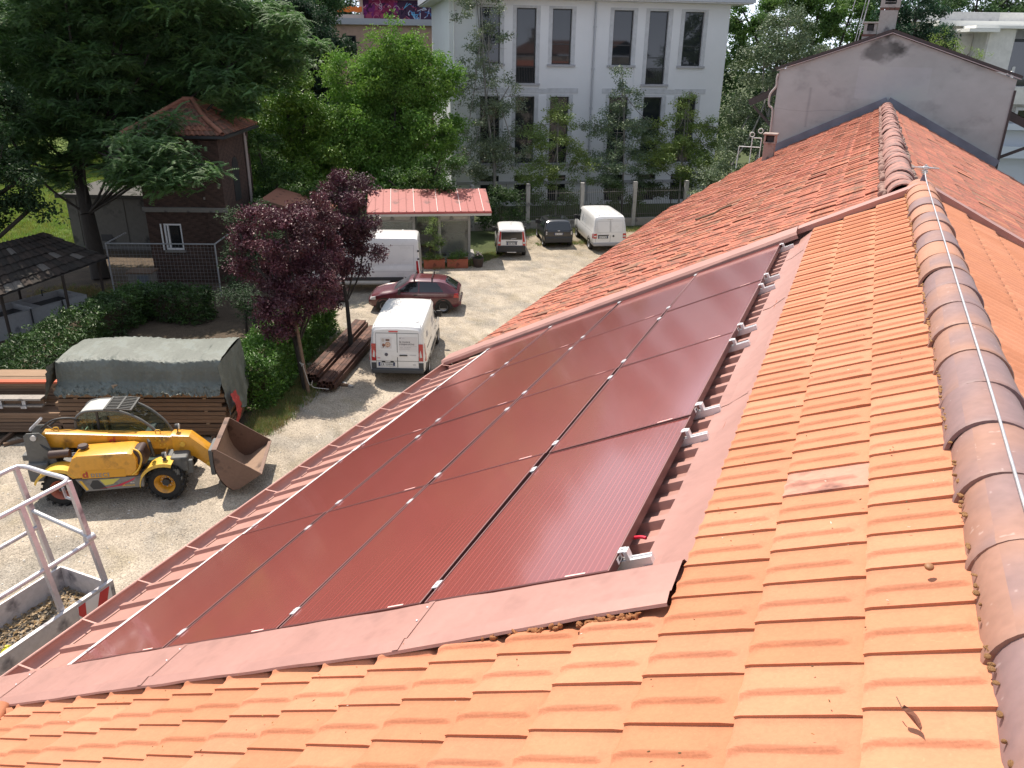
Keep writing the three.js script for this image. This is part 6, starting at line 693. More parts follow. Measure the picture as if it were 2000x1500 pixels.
// ---- small white hatchback in the back row
{
  const st = [[-1.76, 0.42, 0.92, 1.44, 0.74, 0.60, 0.10], [-1.7, 0.3, 0.92, 1.50, 0.785, 0.64, 0.10], [-1.5, 0.25, 0.92, 1.54, 0.79, 0.65, 0.06], [-0.9, 0.24, 0.92, 1.56, 0.79, 0.66, 0], [0.1, 0.24, 0.92, 1.55, 0.79, 0.66, 0], [0.45, 0.24, 0.92, 1.47, 0.79, 0.64, 0], [0.85, 0.24, 0.92, 1.15, 0.785, 0.64, 0], [1.1, 0.24, 0.88, 0.98, 0.78, 0.66, 0], [1.6, 0.26, 0.72, 0.85, 0.75, 0.6, 0], [1.78, 0.3, 0.55, 0.64, 0.66, 0.56, 0]];
  const { t, B } = car('hatchback_car', 'small white hatchback with tall red lamps, parked left in the back row', 'car', -16.35, -37.15, 116.5, st, vanWhite, { axles: [-1.12, 1.17], r: 0.285 });
  mesh('rear_window', rectR(B, -0.545, 0.545, 0.97, 1.36, 0.01), M.glassDark, t); mesh('wiper', rod([B.xr(1.0) - 0.02, 1.0, -0.05], [B.xr(1.05) - 0.02, 1.05, 0.25], 0.01), M.alu, t);
  for (const s of [-1, 1]) { const l = mesh('tail_light', [B.rear([[s * 0.735, 0.66], [s * 0.58, 0.66], [s * 0.555, 1.38], [s * 0.62, 1.4]], 0.014), B.side([[-1.75, 0.66], [-1.66, 0.66], [-1.64, 1.36], [-1.68, 1.38]], s, 0.008)], M.redLens, t); mesh('clear_lens', rectR(B, s * 0.72, s * 0.6, 0.76, 0.86, 0.018), M.clearLens, l); mesh('side_window', B.side([[-1.45, 1.0], [-0.72, 1.0], [-0.72, 1.42], [-1.35, 1.42]], s, 0.005), M.glassDark, t); mesh('side_window', B.side([[-0.62, 1.0], [0.75, 1.0], [0.35, 1.42], [-0.62, 1.43]], s, 0.005), M.glassDark, t); mesh('rub_strip', B.side([[-1.3, 0.58], [1.0, 0.58], [1.0, 0.66], [-1.3, 0.66]], s, 0.012), greyBumper, t); mesh('door_seam', [B.side([[-0.68, 0.35], [-0.67, 0.35], [-0.67, 1.45], [-0.68, 1.45]], s, 0.003)], seam, t); }
  mesh('rear_bumper', [rbox(0.16, 0.36, 1.5, -1.74, 0.48, 0, 0.05), B.side([[-1.72, 0.32], [-1.4, 0.32], [-1.42, 0.62], [-1.7, 0.64]], 1, 0.012), B.side([[-1.72, 0.32], [-1.4, 0.32], [-1.42, 0.62], [-1.7, 0.64]], -1, 0.012)], M.plastic, t); mesh('tailgate_trim', [rbox(0.03, 0.035, 0.62, B.xr(0.85) - 0.012, 0.865, 0, 0.01)], M.black, t); mesh('badge', new THREE.CylinderGeometry(0.035, 0.035, 0.012, 14).rotateZ(Math.PI / 2).translate(B.xr(0.93) - 0.012, 0.925, 0), M.alu, t); mesh('exhaust_trim', rbox(0.04, 0.04, 0.5, -1.8, 0.31, 0, 0.01), M.alu, t); mesh('aerial', rod([-0.9, 1.57, 0], [-1.1, 1.75, 0], 0.006), M.black, t); plateOn(t, B, 'DM 462PK', 0, 0.765, 0.5); mesh('windscreen', B.top(0.45, 1.0, 0.6, 0.64), M.glassDark, t); mirrorParts(t, B, 0.72, 1.0, M.plastic);
}
// ---- black hatchback
{
  const paint = mat([0.008, 0.009, 0.013], { roughness: 0.3, clearcoat: 1, clearcoatRoughness: 0.08 });
  const st = [[-1.7, 0.42, 0.9, 1.34, 0.76, 0.56, 0.24], [-1.64, 0.3, 0.9, 1.42, 0.81, 0.60, 0.24], [-1.4, 0.25, 0.9, 1.48, 0.825, 0.62, 0.12], [-0.7, 0.24, 0.9, 1.51, 0.825, 0.63, 0], [0.1, 0.24, 0.9, 1.5, 0.825, 0.63, 0], [0.5, 0.24, 0.9, 1.4, 0.82, 0.62, 0], [0.95, 0.24, 0.88, 1.08, 0.815, 0.64, 0], [1.3, 0.26, 0.78, 0.9, 0.79, 0.62, 0], [1.7, 0.3, 0.6, 0.7, 0.7, 0.58, 0]];
  const { t, B } = car('hatchback_car', 'small black hatchback parked between the white hatchback and the white van', 'car', -14.95, -40.3, 120, st, paint, { axles: [-1.15, 1.2], r: 0.29 });
  mesh('rear_window', B.rear([[-0.64, 0.98], [0.64, 0.98], [0.54, 1.33], [-0.54, 1.33]], 0.01), M.glassDark, t); mesh('sunroof', B.top(-1.0, 0.0, 0.48, 0.5), M.glassDark, t);
  for (const s of [-1, 1]) { const l = mesh('tail_light', rbox(0.05, 0.34, 0.13, B.xr(0.9) - 0.0, 0.9, s * 0.7, 0.02), M.plastic, t); for (const y of [0.8, 0.9, 1.0]) mesh('lamp_lens', new THREE.CylinderGeometry(0.042, 0.042, 0.02, 14).rotateZ(Math.PI / 2).translate(B.xr(y) - 0.035, y, s * 0.7), M.clearLens, l); mesh('side_window', B.side([[-1.2, 0.98], [0.75, 0.98], [0.35, 1.36], [-0.95, 1.38]], s, 0.005), M.glassDark, t); mesh('pillar', B.side([[-1.62, 0.95], [-1.58, 0.95], [-1.2, 1.42], [-1.28, 1.42]], s, 0.006), mat([0.3, 0.31, 0.32], { roughness: 0.35, metalness: 0.4 }), t); }
  mesh('rear_bumper', [rbox(0.2, 0.34, 1.56, -1.68, 0.47, 0, 0.07)], M.plastic, t); mesh('badge', rbox(0.012, 0.03, 0.12, B.xr(0.95) - 0.008, 0.96, 0, 0.004), M.alu, t); plateOn(t, B, 'BZ 631GA', 0, 0.79, 0.5, false); mesh('windscreen', B.top(0.5, 1.1, 0.58, 0.64), M.glassDark, t); mirrorParts(t, B, 0.75, 1.0, M.plastic);
}
// ---- white van at the right of the back row
{
  const st = [[-2.45, 0.42, 1.05, 1.82, 0.88, 0.74, 0.14], [-2.38, 0.36, 1.05, 1.91, 0.94, 0.80, 0.13], [-2.15, 0.34, 1.05, 1.96, 0.95, 0.83, 0.06], [-1.2, 0.33, 1.05, 1.975, 0.95, 0.84, 0], [0.7, 0.33, 1.05, 1.97, 0.95, 0.83, 0], [1.1, 0.33, 1.05, 1.9, 0.95, 0.80, 0], [1.65, 0.33, 1.05, 1.45, 0.945, 0.76, 0], [1.95, 0.33, 0.98, 1.14, 0.93, 0.74, 0], [2.3, 0.35, 0.8, 0.95, 0.87, 0.7, 0], [2.45, 0.38, 0.6, 0.7, 0.78, 0.64, 0]];
  const { t, B } = car('panel_van', 'white van with square red lamps at the right of the back row', 'van', -12.55, -41.2, 122, st, vanWhite, { axles: [-1.55, 1.5], r: 0.335 });
  mesh('rear_bumper', [rbox(0.15, 0.2, 1.8, -2.43, 0.45, 0, 0.06), B.side([[-2.42, 0.38], [-1.95, 0.38], [-1.97, 0.52], [-2.42, 0.56]], -1, 0.014)], mat([0.33, 0.33, 0.34], { roughness: 0.6 }), t); mesh('door_seam', [rectR(B, 0.02, 0.032, 0.56, 1.76, 0.006), rectR(B, -0.8, -0.79, 0.56, 1.76, 0.006), rectR(B, 0.79, 0.8, 0.56, 1.76, 0.006)], seam, t); mesh('window_panel', rectR(B, -0.7, -0.03, 1.12, 1.68, 0.012), vanWhite, t); mesh('window_panel', rectR(B, 0.08, 0.7, 1.12, 1.68, 0.012), vanWhite, t); mesh('panel_edge', [rectR(B, -0.72, 0.0, 1.1, 1.7, 0.007), rectR(B, 0.06, 0.72, 1.1, 1.7, 0.007)], mat([0.55, 0.55, 0.55]), t);
  for (const s of [-1, 1]) { const l = mesh('tail_light', [rectR(B, s * 0.91, s * 0.73, 0.78, 1.04, 0.014), B.side([[-2.42, 0.78], [-2.32, 0.78], [-2.31, 1.04], [-2.4, 1.04]], s, 0.01)], M.redLens, t); mesh('clear_lens', rectR(B, s * 0.89, s * 0.75, 0.86, 0.93, 0.018), M.clearLens, l); mesh('cab_window', B.side([[0.75, 1.12], [1.72, 1.12], [1.25, 1.74], [0.75, 1.78]], s, 0.006), M.glassDark, t); mesh('waist_line', [B.side([[-2.3, 1.08], [0.6, 1.08], [0.6, 1.1], [-2.3, 1.1]], s, 0.006), B.side([[-0.62, 0.5], [-0.6, 0.5], [-0.6, 1.85], [-0.62, 1.85]], s, 0.004), B.side([[0.58, 0.5], [0.6, 0.5], [0.6, 1.85], [0.58, 1.85]], s, 0.004)], mat([0.45, 0.45, 0.45]), t); mesh('side_print', [B.side([[0.05, 1.25], [0.3, 1.25], [0.25, 1.62], [0.1, 1.6]], s, 0.005)], mat([0.3, 0.32, 0.34]), t); mesh('side_lettering', [B.side([[-0.5, 1.46], [0.0, 1.46], [0.0, 1.52], [-0.5, 1.52]], s, 0.005), B.side([[-0.5, 1.36], [-0.02, 1.36], [-0.02, 1.41], [-0.5, 1.41]], s, 0.005), B.side([[-0.5, 1.26], [-0.1, 1.26], [-0.1, 1.31], [-0.5, 1.31]], s, 0.005)], mat([0.5, 0.52, 0.54]), t); }
  mesh('badge', new THREE.CylinderGeometry(0.055, 0.055, 0.014, 16).rotateZ(Math.PI / 2).translate(B.xr(0.9) - 0.014, 0.9, 0.2), M.plastic, t); mesh('plate_lamp_bar', rbox(0.03, 0.04, 0.62, B.xr(0.94) - 0.014, 0.95, -0.37, 0.01), M.black, t); plateOn(t, B, 'EN 573RM', -0.38, 0.84, 0.52); for (let i = 0; i < 5; i++) mesh('roof_rib', rbox(2.6, 0.016, 0.09, -0.8, 1.987 - Math.abs(i - 2) * 0.003, -0.56 + i * 0.28, 0.007), vanWhite, t); mesh('brake_light', rbox(0.03, 0.03, 0.3, B.xr(1.8) - 0.01, 1.8, 0, 0.008), mat([0.5, 0.48, 0.46]), t); mesh('windscreen', B.top(1.15, 1.9, 0.72, 0.74), M.glassDark, t); mirrorParts(t, B, 1.55, 1.18, M.plastic);
}
// ---------------------------------------------------------------- yellow telehandler
{
  const t = thing('telehandler', 'yellow telehandler with a rusty front bucket parked before the plank stack', 'loader', [-14.96, 0.012, -9.63], 31.5 * DEG);
  const yel = mat([0.66, 0.31, 0.022], { roughness: 0.4, clearcoat: 0.5, clearcoatRoughness: 0.2, map: rep(grainStain, 1.1) }), yel2 = mat([0.7, 0.42, 0.05], { roughness: 0.5, map: rep(grainStain, 0.9) }), grey = mat([0.12, 0.122, 0.118], { roughness: 0.6, map: rep(grainStain, 0.8) }), dk = M.plastic, brown = mat([0.055, 0.032, 0.028], { roughness: 0.55 });
  const rust = mat([0.17, 0.105, 0.08], { roughness: 0.62, metalness: 0.3, map: rep(grainStain, 0.8), bumpMap: rep(bumpCoarse, 0.4), bumpScale: 0.003 }), rustIn = mat([0.30, 0.2, 0.14], { roughness: 0.75, metalness: 0.15, map: rep(grainStain, 1.1) });
  // wheels with chunky lugs
  for (const [x, s] of [[-1.18, 1], [1.18, 1], [-1.18, -1], [1.18, -1]]) {
    const w = new THREE.Group(); w.name = 'wheel'; w.position.set(x, 0.46, s * 0.74); w.rotation.y = x > 0 ? -0.12 : 0; t.add(w); const r = 0.46, wd = 0.34;
    const pr = [[0.25, -wd / 2], [0.36, -wd / 2], [0.42, -wd * 0.4], [0.43, 0], [0.42, wd * 0.4], [0.36, wd / 2], [0.25, wd / 2], [0.24, wd * 0.3]].map((p) => new THREE.Vector2(...p)); mesh('tyre', crease(new THREE.LatheGeometry(pr, 30).rotateX(Math.PI / 2), 0.5), M.rubber, w);
    for (let i = 0; i < 18; i++) for (const q of [-1, 1]) { const a = (i + (q > 0 ? 0.5 : 0)) / 18 * 6.283, g = rbox(0.06, 0.06, 0.2, 0, 0.425, q * 0.085, 0.012, 0, q * 0.55, 0); g.rotateZ(a); mesh('lug', g, M.rubber, w); }
    const rp = [[0, 0.05], [0.07, 0.05], [0.075, 0.03], [0.16, 0.02], [0.19, 0.1], [0.24, 0.16], [0.255, 0.175]].map((p) => new THREE.Vector2(...p)); const rg = crease(new THREE.LatheGeometry(rp, 24).rotateX(Math.PI / 2), 0.4); if (s < 0) rg.rotateY(Math.PI); mesh('rim', rg, x > 0 ? yel : mat([0.35, 0.1, 0.06], { roughness: 0.6, map: rep(grainStain, 0.4) }), w); mesh('hub', rod([0, 0, s * 0.02], [0, 0, s * 0.1], 0.1, 0.09, 14), dk, w); for (let i = 0; i < 8; i++) { const a = i / 8 * 6.283; mesh('wheel_nut', rod([Math.cos(a) * 0.125, Math.sin(a) * 0.125, s * 0.02], [Math.cos(a) * 0.125, Math.sin(a) * 0.125, s * 0.055], 0.013, 0.013, 6), M.galv, w); }
  }
  mesh('chassis', [rspan(-1.75, 1.55, 0.42, 0.75, -0.42, 0.42, 0.03), rspan(-1.3, -1.05, 0.4, 0.55, -0.7, 0.7, 0.04), rspan(1.05, 1.3, 0.4, 0.55, -0.7, 0.7, 0.04)], grey, t);
  // engine cover on the near side: bevelled body
  const cover = (z0, z1, sc) => crease(poly([[-0.98, 0.88], [-0.78, 1.3], [-0.66, 1.36], [0.45, 1.38], [0.56, 1.34], [0.64, 1.2], [0.6, 0.76], [-0.86, 0.76]], z0, z1, 0.05), 0.5);
  mesh('engine_cover', cover(0.3, 0.98), yel, t); mesh('cover_vent', [rbox(0.26, 0.42, 0.5, 0.66, 1.17, 0.62, 0.09, 0, 0, 0.2, 3)], brown, t); mesh('cover_hoop', tube([[0.5, 0.8, 0.99], [0.66, 0.95, 0.99], [0.76, 1.2, 0.97], [0.7, 1.36, 0.9], [0.55, 1.4, 0.8]], 0.022, 6, 24), yel2, t);
  mesh('filler_cap', [rod([-0.62, 1.36, 0.6], [-0.62, 1.42, 0.6], 0.05, 0.06, 14), rod([-0.62, 1.42, 0.6], [-0.62, 1.47, 0.6], 0.13, 0.1, 18)], brown, t);
  mesh('side_skirt', [poly([[-0.8, 0.74], [0.72, 0.74], [0.7, 0.45], [-0.62, 0.4]], 0.6, 0.97, 0.02)], mat([0.21, 0.2, 0.185], { roughness: 0.55, map: rep(grainStain, 0.6) }), t);
  const pl = (pts, z, m, n) => { const s = new THREE.ExtrudeGeometry(new THREE.Shape(pts.map((p) => new THREE.Vector2(...p))), { depth: 0.003, bevelEnabled: false }); s.translate(0, 0, z); mesh(n, s, m, t); };
  pl([[-0.42, 0.7], [-0.3, 0.7], [-0.12, 0.46], [-0.44, 0.46], [-0.5, 0.56]], 0.971, dk, 'vent_grille'); pl([[-0.26, 0.71], [0.2, 0.72], [0.02, 0.58], [-0.16, 0.55]], 0.971, mat([0.55, 0.48, 0.1]), 'skirt_patch'); pl([[-0.3, 0.47], [0.1, 0.54], [0.42, 0.66], [0.55, 0.73], [0.5, 0.66], [0.2, 0.52]], 0.972, mat([0.5, 0.03, 0.07]), 'skirt_stripe'); pl([[-0.72, 0.7], [-0.66, 0.7], [-0.54, 0.46], [-0.6, 0.44]], 0.971, yel2, 'skirt_patch');
  const brand = canvasTex(512, 128, (x, w, h) => { x.fillStyle = '#cd9226'; x.fillRect(0, 0, w, h); x.fillStyle = '#b3261f'; x.font = 'bold 126px sans-serif'; x.fillText('d', 6, 112); x.strokeStyle = '#4d3a2a'; x.lineWidth = 4; x.strokeText('d', 6, 112); x.fillStyle = '#8e8a84'; x.font = 'bold 84px sans-serif'; x.fillText('DIECI', 100, 112); x.strokeStyle = '#5a5044'; x.lineWidth = 3; x.strokeText('DIECI', 100, 112); });
  mesh('brand_lettering', decal(0.98, 0.21).translate(-0.14, 0.87, 0.9835), mat([1, 1, 1], { map: brand, roughness: 0.45 }), t, true);
  const model = canvasTex(256, 96, (x, w, h) => { x.fillStyle = '#7f7b76'; x.fillRect(0, 0, w, h); x.fillStyle = '#e6e3da'; x.font = 'bold 30px sans-serif'; x.fillText('25.6', 120, 34); x.fillStyle = '#e2b01e'; x.font = 'bold 72px sans-serif'; x.fillText('A', 6, 84); x.font = 'bold 38px sans-serif'; x.fillText('POLLO', 60, 84); }); mesh('model_lettering', decal(0.42, 0.14).translate(0.42, 0.55, 0.9715), mat([0.9, 0.9, 0.9], { map: model, roughness: 0.5 }), t, true);
  // fenders
  const fender = (x, z0, z1, a0, a1) => { const A = []; for (let i = 0; i <= 12; i++) { const a = a0 + (a1 - a0) * i / 12; A.push([[x + Math.cos(a) * 0.58, 0.46 + Math.sin(a) * 0.55, z0], [x + Math.cos(a) * 0.59, 0.47 + Math.sin(a) * 0.56, z1], [x + Math.cos(a) * 0.55, 0.44 + Math.sin(a) * 0.52, z1 + 0.03]]); } return crease(quads(A), 0.6); };
  mesh('fender', fender(-1.18, 0.5, 0.96, 0.75, 2.75), yel2, t); mesh('fender', fender(1.18, 0.5, 0.96, 1.2, 3.15), yel2, t); mesh('fender', fender(-1.18, -0.96, -0.5, 0.75, 2.75), yel2, t); mesh('fender', fender(1.18, -0.96, -0.5, 1.2, 3.0), yel2, t);
  // boom
  mesh('boom', [crease(poly([[-1.62, 1.66], [1.42, 1.4], [1.42, 1.05], [-1.62, 1.28]], -0.02, 0.27, 0.025), 0.4)], yel, t);
  mesh('boom_nose', [crease(poly([[1.3, 1.46], [1.72, 1.42], [2.28, 0.86], [2.3, 0.62], [2.14, 0.5], [1.78, 0.85], [1.3, 1.02]], -0.05, 0.32, 0.02), 0.4)], yel, t);
  const bt = canvasTex(256, 128, (x, w, h) => { x.fillStyle = '#c97c1c'; x.fillRect(0, 0, w, h); x.fillStyle = '#c23a30'; x.font = 'bold 150px sans-serif'; x.fillText('d', 20, 118); x.strokeStyle = '#5c3325'; x.lineWidth = 4; x.strokeText('d', 20, 118); x.fillStyle = '#8d6e4b'; x.font = 'bold 80px sans-serif'; x.fillText('DI', 130, 118); }); mesh('boom_lettering', decal(0.46, 0.23).rotateZ(-0.08).translate(0.05, 1.36, 0.2735), mat([0.9, 0.85, 0.8], { map: bt, roughness: 0.45 }), t, true);
  for (const [x, y] of [[1.02, 1.2], [1.12, 1.22], [1.02, 1.32], [1.12, 1.34], [0.92, 1.33], [1.16, 1.1]]) mesh('bolt', rod([x, y, 0.27], [x, y, 0.29], 0.026, 0.024, 8), yel2, t); for (const [x, y] of [[1.55, 1.22], [2.1, 0.66]]) mesh('pivot_pin', rod([x, y, 0.32], [x, y, 0.365], 0.07, 0.06, 12), yel2, t); mesh('grab_handle', [tube([[-1.4, 1.64, 0.1], [-1.4, 1.72, 0.1], [-1.3, 1.72, 0.1], [-1.3, 1.63, 0.1]], 0.012), tube([[0.9, 1.44, 0.1], [0.9, 1.52, 0.1], [1.0, 1.52, 0.1], [1.0, 1.43, 0.1]], 0.012)], yel2, t);
  mesh('hydraulic_ram', [rod([-1.2, 0.95, 0.1], [0.2, 1.12, 0.1], 0.06, 0.06, 10), rod([1.3, 0.95, 0.16], [2.05, 0.95, 0.16], 0.05, 0.05, 10)], M.steel, t); mesh('hoses', [tube([[-1.7, 1.5, 0.35], [-1.5, 1.3, 0.4], [-1.2, 1.2, 0.38], [-0.95, 1.2, 0.35]], 0.028), tube([[-1.5, 1.75, 0.0], [-1.3, 1.86, -0.1], [-1.0, 1.8, -0.2], [-0.85, 1.7, -0.25]], 0.03), tube([[-1.68, 1.72, 0.1], [-1.4, 1.88, 0.0], [-1.05, 1.86, -0.1], [-0.9, 1.74, -0.15]], 0.025)], dk, t);
  // rear tower plates
  for (const z of [-0.1, 0.36]) mesh('rear_plate', poly([[-2.0, 0.75], [-1.98, 1.66], [-1.9, 1.73], [-1.62, 1.73], [-1.5, 1.6], [-1.35, 0.9], [-1.5, 0.6]], z, z + 0.03, 0.004), grey, t); mesh('counterweight', [rbox(0.5, 0.5, 1.0, -1.78, 0.72, 0, 0.06, 0, 0, 0, 2), rbox(0.2, 0.16, 0.24, -2.05, 1.05, 0.2, 0.03)], grey, t); mesh('rear_link', [bar([-1.9, 1.72, 0.15], [-1.62, 1.98, 0.1], 0.14, 0.05), rod([-1.75, 1.62, 0.39], [-1.75, 1.62, 0.44], 0.07, 0.07, 12)], M.galv, t); mesh('silencer', [rod([-1.45, 1.2, 0.5], [-0.98, 1.22, 0.5], 0.1, 0.1, 14)], brown, t); mesh('warning_triangle', new THREE.ExtrudeGeometry(new THREE.Shape([[-1.66, 1.5], [-1.54, 1.5], [-1.6, 1.62]].map((p) => new THREE.Vector2(...p))), { depth: 0.004, bevelEnabled: false }).translate(0, 0, 0.28), yel2, t);
  // cab on the far side with curved posts and glass
  const arc = [[-0.98, 1.0], [-1.0, 1.5], [-0.96, 1.8], [-0.82, 1.95], [-0.6, 2.0], [-0.1, 1.99], [0.2, 1.9], [0.55, 1.68], [0.85, 1.35], [1.0, 1.05]];
  for (const z of [-0.16, -0.86]) mesh('cab_post', tube(arc.map(([x, y]) => [x, y, z]), 0.036, 8, 60), grey, t);
  const cg = arc.slice(4, 9).map(([x, y]) => [[x, y - 0.01, -0.18], [x, y, -0.5], [x, y - 0.01, -0.84]]); mesh('front_glass', crease(quads(arc.slice(6).map(([x, y]) => [[x, y - 0.01, -0.18], [x, y, -0.5], [x, y - 0.01, -0.84]])), 1), M.glass, t); mesh('side_glass', poly([...arc, [0.9, 1.0]].map((p) => p), -0.165, -0.16), M.glass, t); mesh('side_glass', poly(arc, -0.865, -0.86), M.glass, t); mesh('rear_glass', quads(arc.slice(0, 3).map(([x, y]) => [[x, y, -0.18], [x, y, -0.84]])), M.glass, t);
  mesh('roof_panel', crease(quads([[-0.9, 1.9], [-0.8, 1.98], [-0.6, 2.02], [-0.25, 2.025]].map(([x, y]) => [[x, y, -0.14], [x, y + 0.012, -0.5], [x, y, -0.88]])), 1), mat([0.42, 0.43, 0.41], { roughness: 0.5 }), t);
  const gr = []; const gy = (x) => 2.06 - 0.12 * Math.pow(Math.max(0, x + 0.2), 2) * 1.6 - 0.02; for (let i = 0; i < 9; i++) { const z = -0.14 - i * 0.093; gr.push(bar([-0.26, gy(-0.26), z], [0.1, gy(0.1), z], 0.03, 0.03), bar([0.1, gy(0.1), z], [0.34, gy(0.34), z], 0.03, 0.03)); } for (const x of [-0.26, 0.04, 0.34]) gr.push(bar([x, gy(x), -0.12], [x, gy(x), -0.9], 0.045, 0.04)); mesh('roof_guard', gr, mat([0.06, 0.062, 0.06], { roughness: 0.6 }), t);
  mesh('cab_pillar', [bar([-0.5, 0.95, -0.17], [-0.46, 1.98, -0.17], 0.07, 0.05), bar([-0.5, 0.95, -0.86], [-0.46, 1.98, -0.86], 0.07, 0.05)], dk, t); mesh('seat', [rbox(0.45, 0.12, 0.45, -0.35, 1.0, -0.5, 0.05, 0, 0, 0, 2), rbox(0.12, 0.6, 0.42, -0.6, 1.3, -0.5, 0.05, 0, 0, 0.15, 2)], dk, t); mesh('steering_wheel', new THREE.TorusGeometry(0.17, 0.016, 6, 20).rotateX(1.2).rotateZ(-0.5).translate(0.32, 1.32, -0.5), M.black, t); mesh('cab_body', [rspan(-0.98, 1.0, 0.55, 1.02, -0.92, -0.12, 0.04)], yel, t); mesh('console', [rbox(0.2, 0.5, 0.5, 0.62, 1.1, -0.5, 0.04)], dk, t); mesh('number_board', rbox(0.02, 0.32, 0.4, -0.92, 1.2, -0.5, 0.02, 0, 0, 0.1), mat([0.5, 0.62, 0.5]), t);
  // lamps, mirror, jack
  for (const [x, y, z] of [[1.2, 1.16, 0.74], [1.42, 1.6, 0.1]]) { const l = mesh('work_lamp', [rod([x - 0.04, y, z], [x + 0.04, y, z], 0.07, 0.085, 14), rod([x, y - 0.16, z], [x, y - 0.06, z], 0.015)], dk, t); mesh('lens', rod([x + 0.04, y, z], [x + 0.05, y, z], 0.075, 0.07, 14), mat([0.75, 0.75, 0.72], { roughness: 0.15 }), l); }
  mesh('mirror', [rbox(0.06, 0.42, 0.2, 0.9, 1.32, 0.62, 0.05, 0, 0.5, 0.12, 2), rod([0.86, 1.1, 0.6], [0.9, 1.2, 0.6], 0.02)], dk, t); mesh('front_bracket', [rbox(0.4, 0.4, 0.5, 1.5, 0.85, 0.45, 0.05), rbox(0.16, 0.36, 0.1, 1.72, 0.75, 0.6, 0.02), rod([1.2, 1.0, 0.74], [1.2, 1.06, 0.74], 0.05)], grey, t);
  // bucket: scoop section along z
  const b = new THREE.Group(); b.name = 'bucket'; t.add(b);
  const sec = [[2.38, 1.26], [2.36, 1.0], [2.38, 0.74], [2.46, 0.5], [2.58, 0.3], [2.72, 0.18], [2.86, 0.2], [3.4, 0.56]]; const Z0 = -0.92, Z1 = 0.9;
  mesh('shell', crease(quads(sec.map(([x, y]) => [[x, y, Z0], [x, y, Z1]])), 0.8), rustIn, b); mesh('outer_shell', crease(quads(sec.map(([x, y]) => [[x - 0.02, y - 0.018, Z0], [x - 0.02, y - 0.018, Z1]])), 0.8), rust, b);
  for (const z of [Z0, Z1]) { mesh('end_plate', poly([...sec, [3.42, 0.6], [2.46, 1.3]], z - 0.012, z + 0.012), rust, b); } mesh('lip', [bar([3.4, 0.57, Z0], [3.4, 0.57, Z1], 0.08, 0.03)], rust, b); mesh('top_bar', [bar([2.4, 1.28, Z0], [2.4, 1.28, Z1], 0.12, 0.06)], rust, b); mesh('coupler', [rbox(0.12, 0.7, 0.7, 2.2, 0.72, 0.1, 0.03)], grey, b);
}
